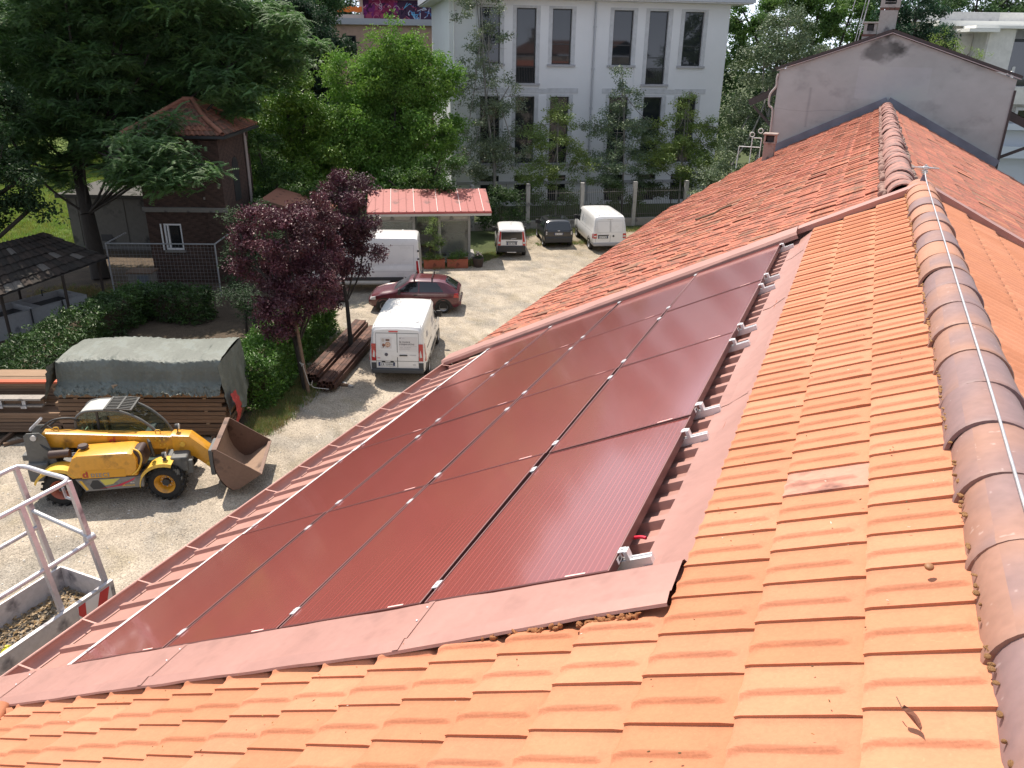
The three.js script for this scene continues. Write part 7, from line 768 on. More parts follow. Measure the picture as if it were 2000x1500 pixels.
// ---------------------------------------------------------------- trees, shrubs and hedges: trunk points and crown masses in metres
const TREES = {
  locust: { t: [[-31.28,0.0,-23.22],[-31.99,2.86,-23.72],[-32.87,5.04,-24.36],[-33.33,6.36,-24.77]], b: [[-33.75,10.47,-24.86,2.97],[-31.23,10.1,-27.08,3.52],[-28.9,10.32,-29.45,3.39],[-30.31,8.57,-28.46,2.46],[-31.72,7.97,-25.15,2.56],[-35.44,8.31,-24.77,2.62],[-26.91,10.21,-30.17,2.44],[-24.42,10.89,-29.75,1.4],[-25.12,6.06,-21.61,0.85],[-26.24,6.74,-22.04,0.93],[-24.26,5.42,-21.67,0.53],[-27.26,5.45,-22.19,0.85],[-34.15,6.32,-22.05,1.35]] },
  maple: { t: [[-24.23,0.0,-38.1],[-24.69,3.62,-38.93],[-25.17,5.85,-39.75],[-25.42,7.25,-40.28]], b: [[-25.34,10.18,-40.68,1.64],[-27.22,8.35,-39.61,2.1],[-23.98,8.38,-41.79,1.98],[-26.19,7.45,-41.57,2.64],[-27.03,5.61,-37.96,2.23],[-23.03,5.61,-40.53,1.97],[-25.61,4.63,-40.07,2.78],[-26.0,3.45,-37.22,1.78],[-23.08,3.69,-39.28,1.81]] },
  green: { t: [[-28.18,0.0,-34.09],[-28.65,3.29,-34.75],[-29.08,4.89,-35.31],[-29.27,5.96,-35.71]], b: [[-29.33,7.87,-35.62,1.57],[-28.27,6.0,-35.79,1.87],[-30.44,5.38,-35.3,1.75],[-29.65,3.94,-35.91,2.23],[-27.09,3.92,-35.07,1.58],[-30.17,3.53,-34.22,1.45]] },
  dark: { t: [[-34.93,0.0,-44.13],[-35.59,4.91,-45.53],[-36.13,7.9,-46.67],[-36.37,9.23,-47.18]], b: [[-36.27,11.2,-46.74,2.3],[-35.4,9.75,-47.4,2.15],[-38.49,12.23,-48.12,2.0],[-36.78,7.86,-47.55,2.02],[-34.88,6.62,-45.97,1.61]] },
  back: { t: [[-43.42,0.0,-47.82],[-43.85,6.11,-49.67],[-44.51,9.79,-51.08],[-44.77,11.26,-51.64]], b: [[-43.45,11.66,-50.76,2.92],[-46.6,11.61,-51.23,3.17],[-42.95,12.4,-54.09,2.41],[-50.29,11.6,-51.7,3.28],[-40.45,12.73,-54.04,1.98],[-39.7,13.44,-54.91,1.2]] },
  under: { t: [[-26.37,0.0,-29.94],[-26.55,1.95,-30.31],[-26.72,2.93,-30.69],[-26.81,3.41,-30.87]], b: [[-27.5,5.19,-30.61,1.3],[-26.53,3.46,-30.72,1.44],[-27.83,2.87,-30.43,1.19],[-26.18,2.82,-31.65,1.34],[-24.32,3.02,-31.33,1.05]] },
  poplar: { t: [[-19.9,0.0,-43.1],[-20.44,3.29,-44.1],[-21.61,7.14,-45.37],[-22.59,11.29,-46.85]], b: [[-22.53,12.73,-46.56,1.65],[-21.93,10.41,-46.41,1.6],[-22.51,8.01,-45.75,1.88],[-21.37,5.88,-46.03,1.97],[-20.17,7.63,-45.67,1.34],[-22.27,5.05,-44.13,1.68],[-20.76,3.51,-44.72,1.69],[-21.89,3.22,-42.6,1.43],[-19.57,4.52,-44.8,1.12],[-23.82,14.57,-48.16,1.62]] },
  sap1: { t: [[-16.61,0.0,-45.06],[-16.9,2.68,-45.9],[-17.21,4.78,-46.72],[-17.42,6.28,-47.32]], b: [[-17.42,6.9,-47.23,0.65],[-17.33,5.85,-46.93,1.17],[-17.64,4.15,-46.53,1.44],[-16.69,4.13,-47.26,1.05],[-17.47,2.88,-45.29,1.16]] },
  sap2: { t: [[-12.85,0.0,-47.21],[-13.2,2.97,-48.17],[-13.57,5.4,-49.13],[-14.13,7.82,-50.0]], b: [[-14.23,8.73,-49.99,0.65],[-13.93,7.37,-49.65,1.18],[-14.15,5.67,-49.3,1.52],[-13.04,4.73,-49.85,1.4],[-15.36,5.69,-48.2,0.78],[-13.85,3.57,-48.17,1.58],[-12.39,3.24,-49.1,1.19]] },
  sap3: { t: [[-9.73,0.0,-49.64],[-9.97,2.58,-50.53],[-10.2,4.74,-51.42],[-10.38,6.59,-52.2]], b: [[-10.31,7.69,-52.45,0.47],[-10.38,6.45,-51.95,0.94],[-11.39,5.01,-51.33,1.48],[-9.29,4.84,-52.72,1.5],[-10.08,3.88,-50.45,1.59],[-8.34,3.84,-51.79,1.21],[-11.76,3.43,-50.61,1.15]] },
  rpop: { t: [[-4.34,0.0,-48.67],[-4.72,3.97,-49.84],[-5.05,6.59,-50.91],[-5.04,9.8,-52.38]], b: [[-4.72,11.68,-52.45,1.55],[-5.82,9.5,-51.59,1.63],[-3.91,9.82,-53.17,1.59],[-6.25,6.96,-51.5,1.6],[-4.55,6.64,-50.49,1.62],[-6.53,5.11,-49.61,1.14],[-5.37,4.79,-50.44,1.27],[-2.73,10.13,-52.76,1.25]] },
  rgreen: { t: [[-2.66,0.0,-62.39],[-3.43,5.45,-64.02],[-4.19,9.72,-65.66],[-4.22,11.87,-66.62]], b: [[-9.19,12.47,-63.85,1.6],[-4.03,12.92,-66.73,2.3],[-6.36,13.63,-66.92,1.94],[-1.87,12.48,-69.08,2.04],[-0.47,10.85,-67.19,1.38],[-9.23,10.0,-63.66,1.24]] },
  rdark: { t: [[3.71,0.0,-51.22],[3.11,7.71,-52.5],[2.6,10.5,-53.56],[2.4,11.62,-53.99]], b: [[2.11,12.28,-53.19,1.64],[3.24,10.79,-53.72,1.21],[1.72,10.77,-53.53,1.09],[4.19,11.24,-55.17,1.04],[0.81,12.69,-53.38,1.08]] },
  rbright: { t: [[4.9,0.0,-44.54],[4.6,8.37,-45.18],[4.39,9.79,-45.74],[4.3,10.27,-45.92]], b: [[4.06,10.55,-45.65,0.51],[4.74,10.15,-45.94,0.62],[3.3,10.96,-45.9,0.41]] },
  rback: { t: [[10.37,0.0,-92.75],[9.6,8.35,-94.39],[8.83,12.63,-96.02],[8.49,14.53,-96.75]], b: [[5.41,14.76,-94.62,2.04],[8.74,14.95,-96.92,2.05],[11.88,15.0,-99.14,2.07],[14.65,15.04,-101.07,2.09],[-1.14,14.68,-92.23,2.04]] },
  leftm: { t: [[-30.04,0.0,-14.46],[-30.37,1.69,-15.63],[-30.65,4.19,-16.66],[-30.66,5.26,-17.14]], b: [[-28.65,5.91,-17.58,1.17],[-28.12,5.23,-18.04,0.81],[-28.83,4.28,-17.61,0.74],[-27.79,4.46,-18.24,0.43],[-29.84,4.98,-16.9,1.14],[-31.39,6.32,-17.32,1.55]] },
  plum1: { t: [[-14.53,0.0,-16.36],[-14.97,1.34,-16.65],[-15.36,2.32,-16.93],[-15.57,3.15,-17.22]], b: [[-15.52,4.62,-17.32,1.0],[-16.59,4.9,-17.46,0.69],[-15.37,5.17,-18.4,0.83],[-15.95,3.24,-17.67,0.97],[-17.13,4.59,-17.08,0.39],[-16.17,2.53,-16.69,0.46],[-15.05,3.86,-18.05,0.73],[-14.9,2.86,-17.03,0.58]] },
  plum2: { t: [[-15.17,0.0,-19.92],[-15.43,1.83,-20.21],[-15.77,2.76,-20.5],[-15.9,3.69,-20.87]], b: [[-15.24,4.8,-21.13,0.87],[-16.25,5.57,-21.44,0.69],[-15.77,5.71,-21.94,0.48],[-15.41,3.79,-21.51,0.67],[-16.12,4.42,-20.79,0.8],[-16.26,3.34,-20.56,0.73],[-16.26,2.1,-20.23,0.63],[-15.31,3.08,-20.56,0.47],[-14.64,3.38,-21.22,0.18]] },
  shrub1: { t: [[-20.51,0.0,-21.09],[-20.64,1.44,-21.38],[-20.78,2.19,-21.66],[-20.91,2.94,-21.95]], b: [[-20.78,3.96,-21.97,0.84],[-21.03,2.59,-21.58,0.81],[-20.54,2.91,-22.25,0.82],[-21.37,1.63,-21.52,0.61]] },
  shrub2: { t: [[-18.62,0.0,-18.46],[-18.68,1.27,-18.59],[-18.74,1.61,-18.72],[-18.77,1.78,-18.78]], b: [[-18.59,1.87,-18.53,0.62],[-18.32,1.47,-18.74,0.48],[-19.29,2.0,-18.75,0.4]] },
  climb: { t: [[-17.35,0.0,-30.37],[-17.48,1.25,-30.63],[-17.6,1.94,-30.89],[-17.68,2.62,-31.17]], b: [[-17.67,2.86,-31.17,0.2],[-17.64,2.29,-30.97,0.32],[-17.7,1.69,-30.81,0.37],[-17.5,1.02,-30.76,0.42],[-17.7,1.27,-30.43,0.3]] },
  pot2: { t: [[-16.54,0.0,-31.06],[-16.57,0.69,-31.11],[-16.59,0.79,-31.14],[-16.6,0.85,-31.17]], b: [[-16.72,0.92,-31.02,0.22],[-16.46,0.93,-31.22,0.22]] },
  f1: { t: [[-16.68,0.0,-44.34],[-16.73,0.68,-44.46],[-16.79,0.97,-44.57],[-16.84,1.27,-44.68]], b: [[-17.77,1.46,-43.96,0.7],[-17.33,1.72,-44.56,0.64],[-15.93,1.71,-45.42,0.78],[-16.67,1.21,-45.15,0.71]] },
  f2: { t: [[-12.8,0.0,-47.09],[-12.85,0.55,-47.21],[-12.96,1.16,-47.44],[-13.02,1.46,-47.56]], b: [[-13.12,1.99,-47.21,0.91],[-12.26,1.65,-47.81,0.79],[-13.78,1.28,-47.28,0.66]] },
  f3: { t: [[-10.4,0.0,-50.44],[-10.52,0.85,-50.68],[-10.63,1.48,-50.92],[-10.69,1.79,-51.04]], b: [[-10.61,2.02,-50.62,0.95],[-11.54,1.48,-50.37,0.89],[-9.73,2.42,-51.9,0.82]] },
  f4: { t: [[-18.13,0.0,-40.07],[-18.23,0.65,-40.28],[-18.33,1.21,-40.49],[-18.43,1.77,-40.71]], b: [[-18.39,1.85,-40.23,0.9],[-18.25,2.63,-41.02,0.85],[-18.89,0.9,-40.25,0.67],[-17.86,1.03,-40.93,0.55]] }
};
Object.assign(TREES, {
  wooda: { t: [[-64.56,0.0,-43.07],[-65.2,3.97,-44.42],[-65.83,7.49,-45.76],[-65.99,9.46,-46.6]], b: [[-64.61,11.01,-46.18,3.54],[-68.86,11.3,-45.9,3.38],[-64.21,7.51,-46.85,2.56],[-67.11,6.65,-46.04,2.59]] },
  woodb: { t: [[-62.3,0.0,-48.5],[-62.97,3.69,-49.93],[-63.65,7.42,-51.36],[-64.3,9.91,-52.23]], b: [[-63.45,11.35,-51.71,3.75],[-65.06,8.24,-50.65,3.14],[-62.44,7.85,-52.56,3.18],[-65.26,12.03,-55.45,3.21]] },
  woodc: { t: [[-54.86,0.0,-49.46],[-55.52,3.97,-50.84],[-56.17,7.6,-52.23],[-56.81,10.02,-53.07]], b: [[-56.1,11.39,-52.52,3.64],[-57.17,8.4,-51.7,3.05],[-55.01,8.42,-53.54,2.86],[-58.45,12.13,-55.89,3.12]] },
  woodd: { t: [[-53.23,0.0,-54.62],[-53.92,3.67,-56.09],[-54.61,7.52,-57.56],[-55.07,10.08,-58.54]], b: [[-54.36,11.34,-57.67,3.63],[-55.86,7.94,-56.75,3.0],[-53.42,7.53,-58.54,3.03],[-56.64,12.18,-61.41,3.31]] },
  woode: { t: [[-42.05,0.0,-47.73],[-42.52,2.81,-48.72],[-43.16,5.38,-49.62],[-43.5,7.22,-50.33]], b: [[-42.54,9.09,-50.36,2.55],[-44.41,6.49,-49.23,2.38],[-46.07,4.95,-48.55,2.21],[-41.82,6.1,-51.46,2.02]] },
  woodf: { t: [[-51.91,0.0,-70.87],[-52.63,7.24,-72.4],[-53.35,11.23,-73.92],[-53.8,13.72,-74.88]], b: [[-53.46,14.01,-74.57,2.25],[-51.44,14.24,-76.32,2.16],[-56.22,14.1,-74.79,2.17]] },
  mapleb: { t: [[-21.25,0.0,-34.76],[-21.39,2.42,-35.05],[-21.23,2.93,-35.36],[-21.02,3.19,-35.56]], b: [[-19.93,4.31,-35.91,1.31],[-20.67,3.09,-35.49,1.1],[-22.65,3.14,-35.07,1.39],[-24.26,2.68,-34.49,1.12]] }
});
function sprayGeo(seed, n, rad, len, wid, droop, up) { // a cluster of bent leaves
  const r = rng(seed), P = [], a = V(0, 0, 0), d = V(0, 0, 0), s = V(0, 0, 0), nn = V(0, 0, 0);
  for (let i = 0; i < n; i++) {
    do { a.set(r() * 2 - 1, r() * 2 - 1, r() * 2 - 1); } while (a.length() > 1); a.multiplyScalar(rad); a.y *= 0.6;
    d.set(r() * 2 - 1, (r() * 2 - 1) * 0.6 - droop, r() * 2 - 1).normalize(); nn.set((r() * 2 - 1), up + r(), (r() * 2 - 1)).normalize(); s.crossVectors(d, nn).normalize(); nn.crossVectors(s, d).normalize();
    const L = len * (0.7 + 0.6 * r()), w = wid * (0.7 + 0.6 * r()), m = a.clone().addScaledVector(d, L * 0.45), tip = a.clone().addScaledVector(d, L).addScaledVector(nn, -L * 0.18), l = m.clone().addScaledVector(s, w).addScaledVector(nn, w * 0.35), q = m.clone().addScaledVector(s, -w).addScaledVector(nn, w * 0.35);
    for (const v of [a, l, tip, a, tip, q]) P.push(v.x, v.y, v.z);
  }
  const g = new THREE.BufferGeometry(); g.setAttribute('position', new THREE.BufferAttribute(new Float32Array(P), 3)); g.computeVertexNormals(); return g;
}
function frondGeo(seed, n, len) { // feathery compound leaves
  const r = rng(seed), P = [];
  for (let f = 0; f < n; f++) { const az = r() * 6.283, ox = (r() - 0.5) * 0.3, oy = (r() - 0.5) * 0.2, oz = (r() - 0.5) * 0.3, L = len * (0.7 + 0.6 * r()), dr = 0.1 + 0.5 * r(), tw = (r() - 0.5) * 0.8; for (let k = 1; k < 8; k++) for (const s of [-1, 1]) { const t = k / 8, x = ox + Math.cos(az) * L * t, z = oz + Math.sin(az) * L * t, y = oy - dr * L * t * t, w = 0.07 * (1 - 0.4 * t), hw = 0.023, px = -Math.sin(az) * s, pz = Math.cos(az) * s, ux = Math.cos(az), uz = Math.sin(az), e = -0.02 + tw * w * s; P.push(x - ux * hw, y, z - uz * hw, x + ux * hw, y, z + uz * hw, x + px * w + ux * 0.012, y + e, z + pz * w + uz * 0.012); } }
  const g = new THREE.BufferGeometry(); g.setAttribute('position', new THREE.BufferAttribute(new Float32Array(P), 3)); g.computeVertexNormals(); return g;
}
const SPRAY = { broad: [sprayGeo(1, 11, 0.27, 0.15, 0.042, 0.25, 0.9), sprayGeo(2, 11, 0.27, 0.15, 0.042, 0.25, 0.9)], round: [sprayGeo(3, 11, 0.26, 0.095, 0.04, 0.35, 0.5), sprayGeo(4, 11, 0.26, 0.095, 0.04, 0.35, 0.5)], plum: [sprayGeo(5, 13, 0.2, 0.085, 0.026, 0.2, 0.6), sprayGeo(6, 13, 0.2, 0.085, 0.026, 0.2, 0.6)], frond: [frondGeo(7, 5, 0.34), frondGeo(8, 5, 0.34)], laurel: [sprayGeo(9, 11, 0.17, 0.13, 0.027, -0.35, 0.9), sprayGeo(10, 11, 0.17, 0.13, 0.027, -0.35, 0.9)], small: [sprayGeo(12, 14, 0.17, 0.06, 0.02, -0.2, 0.8), sprayGeo(13, 14, 0.17, 0.06, 0.02, -0.2, 0.8)] };
const leafM = { matte: mat([1, 1, 1], { roughness: 0.7, transmission: 0.55, thickness: 0, specularIntensity: 0.45 }), gloss: mat([1, 1, 1], { roughness: 0.5, transmission: 0.4, thickness: 0, specularIntensity: 0.7 }) };
function leafSet(parent, name, kind, m, list) { const H = list.length >> 1; for (const [g, l] of [[SPRAY[kind][0], list.slice(0, H)], [SPRAY[kind][1], list.slice(H)]]) scatter(name, g, m, l, parent); }
const mixc = (c, d, t) => c.map((v, i) => v + (d[i] - v) * t);
function tree(key, name, label, group, o) {
  const T = TREES[key], tr = T.t, base = tr[0], t = thing(name, label, o.cat || 'tree', [base[0], 0, base[2]], 0, group), rel = (p) => [p[0] - base[0], p[1], p[2] - base[2]];
  const R = o.r ?? 0.2, g = [], pts = tr.map(rel); for (let i = 0; i < 3; i++) g.push(rod(pts[i], pts[i + 1], R * (1 - 0.24 * i), R * (1 - 0.24 * (i + 1)), 9));
  const blobs = [...T.b, ...(o.extra || [])].map((b) => [...rel(b), b[3]]);
  blobs.forEach((b, i) => { const s = pts[1 + (i % 3)]; const q = o.rise ?? 0.35; const st = [s[0], s[1], s[2]], mid = [(s[0] + b[0]) / 2 + gauss() * 0.15, (s[1] + b[1]) / 2 - b[3] * 0.15, (s[2] + b[2]) / 2 + gauss() * 0.15]; g.push(tube([st, mid, [b[0], b[1] + b[3] * q, b[2]]], R * (o.limb ?? 0.3), 6, 8)); for (let k = 0; k < (o.twigs ?? 4); k++) { const a = rnd() * 6.28, e = rnd() * 1.4 - 0.2; g.push(rod([b[0], b[1] - b[3] * 0.1, b[2]], [b[0] + Math.cos(a) * Math.cos(e) * b[3] * 0.8, b[1] + Math.sin(e) * b[3] * 0.8, b[2] + Math.sin(a) * Math.cos(e) * b[3] * 0.8], R * 0.12, R * 0.04, 5)); } });
  mesh('trunk', g, o.bark || M.bark, t);
  const list = [], per = o.dens ?? 150;
  for (const [x, y, z, r] of blobs) {
    const nC = Math.max(5, Math.round(r * r * (o.clumps ?? 7))), n = Math.round(per * r * r / nC), sg = o.sg ?? 0.30;
    for (let c = 0; c < nC; c++) {
      const ct = rnd() * 2 - 1, ph = rnd() * 6.283, rr = r * (0.45 + 0.55 * Math.sqrt(rnd())), q = Math.sqrt(1 - ct * ct), cx = x + rr * q * Math.cos(ph), cy = y + rr * ct * (o.flat ?? 0.85), cz = z + rr * q * Math.sin(ph); if (cy < 0.25) continue;
      const tone = rnd(), cc = mixc(o.col[0], o.col[1], tone);
      for (let k = 0; k < n; k++) { const v = 0.75 + 0.5 * rnd(); list.push([cx + gauss() * sg * (o.wide ?? 1.2), Math.max(0.1, cy + gauss() * sg * (o.tall ?? 0.75)), cz + gauss() * sg * (o.wide ?? 1.2), (o.size ?? 1) * RR(0.75, 1.3), RR(0, 6.3), RR(-0.5, 0.5), RR(-0.5, 0.5), cc[0] * v, cc[1] * v, cc[2] * v * RR(0.8, 1.2)]); }
    }
  }
  for (let i = list.length - 1; i > 0; i--) { const j = Math.floor(rnd() * (i + 1)); [list[i], list[j]] = [list[j], list[i]]; }
  leafSet(t, 'crown', o.leaf || 'broad', o.gloss ? leafM.gloss : leafM.matte, list); return t;
}
tree('locust', 'locust_tree', 'huge dark feathery locust tree towering over the flat roofed shed at left', null, { r: 0.42, leaf: 'frond', extra: [[-30.5, 12.6, -27, 3], [-35, 12.8, -27.5, 3.2], [-31, 13.4, -24, 2.8], [-28, 12.4, -27.5, 2.6], [-33.3,6.4,-24.21,1.55],[-29.94,5.92,-24.22,1.26],[-34.64,6.6,-23.74,1.41],[-32.15,7.15,-25.62,1.91],[-26.07,7.04,-23.42,0.81],[-33.42,5.19,-21.83,1.01],[-25.63,5.51,-21.73,0.93],[-24.71,6.19,-22.43,0.62],[-23.57,5.64,-22.66,0.45],[-33.71,4.81,-23.9,1.07],[-25.89,8.28,-27.6,1.39]], col: [[0.085, 0.19, 0.055], [0.16, 0.29, 0.085]], dens: 190, clumps: 6, sg: 0.42, tall: 0.45, wide: 1.5, limb: 0.13, twigs: 2, flat: 0.8, size: 1.25 });
tree('leftm', 'maple_tree', 'dark broad leaved boughs reaching in at the left edge over the pavilion', null, { extra: [[-31.8, 8.3, -19.8, 1.9], [-33, 9, -18.6, 2.1], [-30, 7.6, -17, 1.9], [-31, 8.6, -15, 1.8]], r: 0.25, col: [[0.030, 0.074, 0.024], [0.045, 0.1, 0.03]], dens: 140, size: 1.1 });
TREES.shade = { t: [[-29, 0, -10.5], [-28.4, 3, -10.5], [-27, 5.5, -10.5], [-25.6, 7.5, -10.5]], b: [[-26.5, 8, -12.8, 2.0], [-25, 8.8, -10.4, 2.2], [-27.5, 9.2, -9, 2.4], [-28.5, 8, -12, 2.4], [-25.8, 9.5, -7.6, 2.2]] };
tree('shade', 'linden_tree', 'broad dark linden tree standing just outside the picture at left', null, { r: 0.28, col: [[0.041, 0.095, 0.027], [0.05, 0.11, 0.03]], dens: 110 });
tree('back', 'woodland_tree', 'tall mid green tree at the back above the brick tower', null, { r: 0.3, col: [[0.054, 0.128, 0.041], [0.08, 0.15, 0.045]], dens: 85, clumps: 4, size: 1.5, sg: 0.5 });
tree('dark', 'woodland_tree', 'very dark green tree left of the graffiti painted building', null, { r: 0.28, col: [[0.022, 0.061, 0.027], [0.03, 0.07, 0.028]], dens: 160, clumps: 5, size: 1.4, sg: 0.42 });
tree('green', 'woodland_tree', 'yellow green leafy tree right behind the brick tower', null, { r: 0.22, col: [[0.10, 0.22, 0.028], [0.21, 0.34, 0.045]], dens: 190, size: 1.2, gloss: true, clumps: 11, sg: 0.4 });
tree('maple', 'maple_tree', 'bright fresh green maple tree behind the red roofed shelter', null, { r: 0.26, col: [[0.13, 0.28, 0.04], [0.23, 0.38, 0.065]], dens: 200, size: 1.2, clumps: 12, sg: 0.42, tall: 1.05, wide: 1.1 });
tree('under', 'woodland_tree', 'low shady green tree growing between the tower and the shelter', null, { r: 0.14, col: [[0.05, 0.12, 0.028], [0.11, 0.21, 0.045]], dens: 130, size: 1.15 });
tree('poplar', 'poplar_tree', 'tall thin grey green poplar against the left end of the white building', null, { r: 0.13, leaf: 'round', bark: M.barkPale, col: [[0.12, 0.17, 0.09], [0.22, 0.27, 0.16]], dens: 62, clumps: 6, sg: 0.34, limb: 0.24, twigs: 6, gloss: true, size: 1.05 });
tree('sap1', 'poplar_sapling', 'young tree with sunlit yellow green leaves before the white facade', null, { extra: [[-18.38,5.71,-46.07,0.84],[-15.75,3.3,-46.66,1.11],[-18.49,3.03,-44.79,0.97]], r: 0.06, leaf: 'round', bark: M.barkPale, col: [[0.15, 0.24, 0.06], [0.27, 0.35, 0.09]], dens: 100, clumps: 9, sg: 0.26, gloss: true });
tree('sap2', 'poplar_sapling', 'slender grey green poplar left of the white building downpipe windows', null, { extra: [[-14.35,2.96,-47.68,1.18],[-12.37,5.63,-50.92,0.9]], r: 0.07, leaf: 'round', bark: M.barkPale, col: [[0.135, 0.209, 0.108], [0.18, 0.24, 0.135]], dens: 100, clumps: 9, sg: 0.28, gloss: true });
tree('sap3', 'poplar_sapling', 'bushy yellow green young tree at the right end of the white facade', null, { extra: [[-11.78,4.1,-50.46,1.34],[-8.31,5.39,-52.52,1.01],[-9.1,2.9,-51.04,1.34]], r: 0.08, leaf: 'round', bark: M.barkPale, col: [[0.14, 0.23, 0.05], [0.26, 0.34, 0.08]], dens: 120, clumps: 9, sg: 0.3, gloss: true });
tree('rpop', 'poplar_tree', 'silvery green poplar between the white building and the grey gable', null, { r: 0.18, leaf: 'round', extra: [[-6.4, 3.4, -47.5, 1.8], [-7.2, 1.7, -46.6, 1.5], [-5.3, 2.4, -46.8, 1.7]], bark: M.barkPale, col: [[0.11, 0.17, 0.08], [0.21, 0.27, 0.15]], dens: 150, clumps: 7, sg: 0.36, gloss: true, size: 1.15 });
tree('rgreen', 'woodland_tree', 'mid green tree mass behind the silvery poplar at upper right', null, { r: 0.26, col: [[0.08, 0.18, 0.035], [0.16, 0.27, 0.06]], dens: 150, size: 1.5, clumps: 6 });
tree('rdark', 'conifer_tree', 'dark blue green tree right of the tall gable chimney', null, { r: 0.22, col: [[0.025, 0.07, 0.035], [0.05, 0.12, 0.06]], dens: 120, size: 1.2 });
tree('rbright', 'garden_shrub', 'bright lime green shrub showing over the right gable verge', null, { r: 0.08, cat: 'shrub', col: [[0.216, 0.340, 0.054], [0.25, 0.36, 0.06]], dens: 190, leaf: 'small' });
tree('rback', 'woodland_tree', 'row of distant green treetops above the modern house', null, { r: 0.3, col: [[0.081, 0.176, 0.054], [0.10, 0.17, 0.06]], dens: 60, size: 2, clumps: 3, sg: 0.6 });
tree('plum1', 'plum_tree', 'purple leaved plum tree tied to a stake beside the laurel hedge', null, { extra: [[-14.95,2.7,-16.69,0.68],[-14.39,3.3,-17.2,0.68],[-15.36,2.09,-16.24,0.39],[-16.92,3.73,-16.93,0.43],[-14.94,4.41,-18.66,0.5]], r: 0.1, leaf: 'plum', col: [[0.085, 0.028, 0.038], [0.18, 0.058, 0.08]], dens: 520, clumps: 20, sg: 0.2, gloss: true, limb: 0.36 });
tree('plum2', 'plum_tree', 'purple leaved plum tree overhanging the long white cargo van', null, { r: 0.09, leaf: 'plum', col: [[0.055, 0.02, 0.03], [0.14, 0.045, 0.065]], dens: 520, clumps: 18, sg: 0.22, gloss: true, limb: 0.36 });
tree('shrub1', 'garden_shrub', 'tall mixed green shrub beside the dark brick tower', null, { r: 0.07, cat: 'shrub', col: [[0.047, 0.101, 0.038], [0.07, 0.125, 0.05]], dens: 190, leaf: 'small', size: 1.3 });
tree('shrub2', 'garden_shrub', 'low round dark green shrub between the hedges', null, { r: 0.06, cat: 'shrub', col: [[0.030, 0.074, 0.027], [0.045, 0.095, 0.03]], dens: 260, leaf: 'small', size: 1.2 });
TREES.climb = { t: [[-18.25, 0.3, -31.95], [-18.22, 1, -31.95], [-18.26, 1.7, -31.95], [-18.2, 2.3, -31.95]], b: [[-18.3, 0.7, -31.9, 0.42], [-18.2, 1.2, -31.95, 0.4], [-18.3, 1.75, -31.95, 0.35], [-18.2, 2.3, -31.95, 0.26], [-18.05, 1.5, -31.9, 0.25], [-18.6, 0.6, -31.8, 0.3]] };
TREES.pot2 = { t: [[-17.25, 0.3, -32.55], [-17.25, 0.4, -32.55], [-17.25, 0.45, -32.55], [-17.25, 0.5, -32.55]], b: [[-17.5, 0.55, -32.4, 0.26], [-17.15, 0.58, -32.6, 0.28], [-16.95, 0.52, -32.72, 0.2]] };
tree('climb', 'climbing_plant', 'tall light green climbing plant rising from the left planter', null, { r: 0.02, cat: 'plant', col: [[0.135, 0.230, 0.054], [0.2, 0.28, 0.07]], dens: 300, leaf: 'small', sg: 0.1, clumps: 30 });
tree('pot2', 'potted_plant', 'low leafy green plants filling the right planter', null, { r: 0.02, cat: 'plant', col: [[0.108, 0.216, 0.041], [0.15, 0.24, 0.05]], dens: 600, leaf: 'small', sg: 0.12, clumps: 60 });
tree('f1', 'fence_shrub', 'leafy shrub behind the fence between the white hatchback and black car', null, { r: 0.04, cat: 'shrub', col: [[0.095, 0.176, 0.041], [0.14, 0.21, 0.06]], dens: 120, leaf: 'round' });
tree('f2', 'fence_shrub', 'leafy shrub behind the fence right of the parked white van', null, { r: 0.04, cat: 'shrub', col: [[0.068, 0.135, 0.041], [0.11, 0.17, 0.05]], dens: 120, leaf: 'round' });
tree('f3', 'fence_shrub', 'dim green shrub behind the fence close to the old roof eave', null, { r: 0.04, cat: 'shrub', col: [[0.068, 0.121, 0.041], [0.1, 0.15, 0.05]], dens: 110, leaf: 'round' });
tree('f4', 'fence_shrub', 'dark leafy shrub behind the fence right of the red shelter roof', null, { r: 0.05, cat: 'shrub', col: [[0.041, 0.095, 0.027], [0.08, 0.14, 0.04]], dens: 150, leaf: 'broad' });
{ const f = thing('pot_flowers', 'pale pink flowers growing in the dark pot by the shelter', 'flowers', [-16.35, 0.45, -33.1]); const L = [], K = []; for (let i = 0; i < 40; i++) { const a = rnd() * 6.3, r = rnd() * 0.3, p = [Math.cos(a) * r, RR(-0.02, 0.22), Math.sin(a) * r]; L.push([...p, RR(0.5, 0.9), RR(0, 6), 0, 0, 0.06, 0.11, 0.03]); if (i % 2) K.push([p[0], p[1] + 0.1, p[2], RR(0.7, 1.3), 0, 0, 0, 0.55, 0.45, 0.46]); } scatter('leaves', SPRAY.small[0], leafM.matte, L, f); scatter('petals', new THREE.IcosahedronGeometry(0.035, 0), mat([1, 1, 1], { roughness: 0.8 }), K, f); }
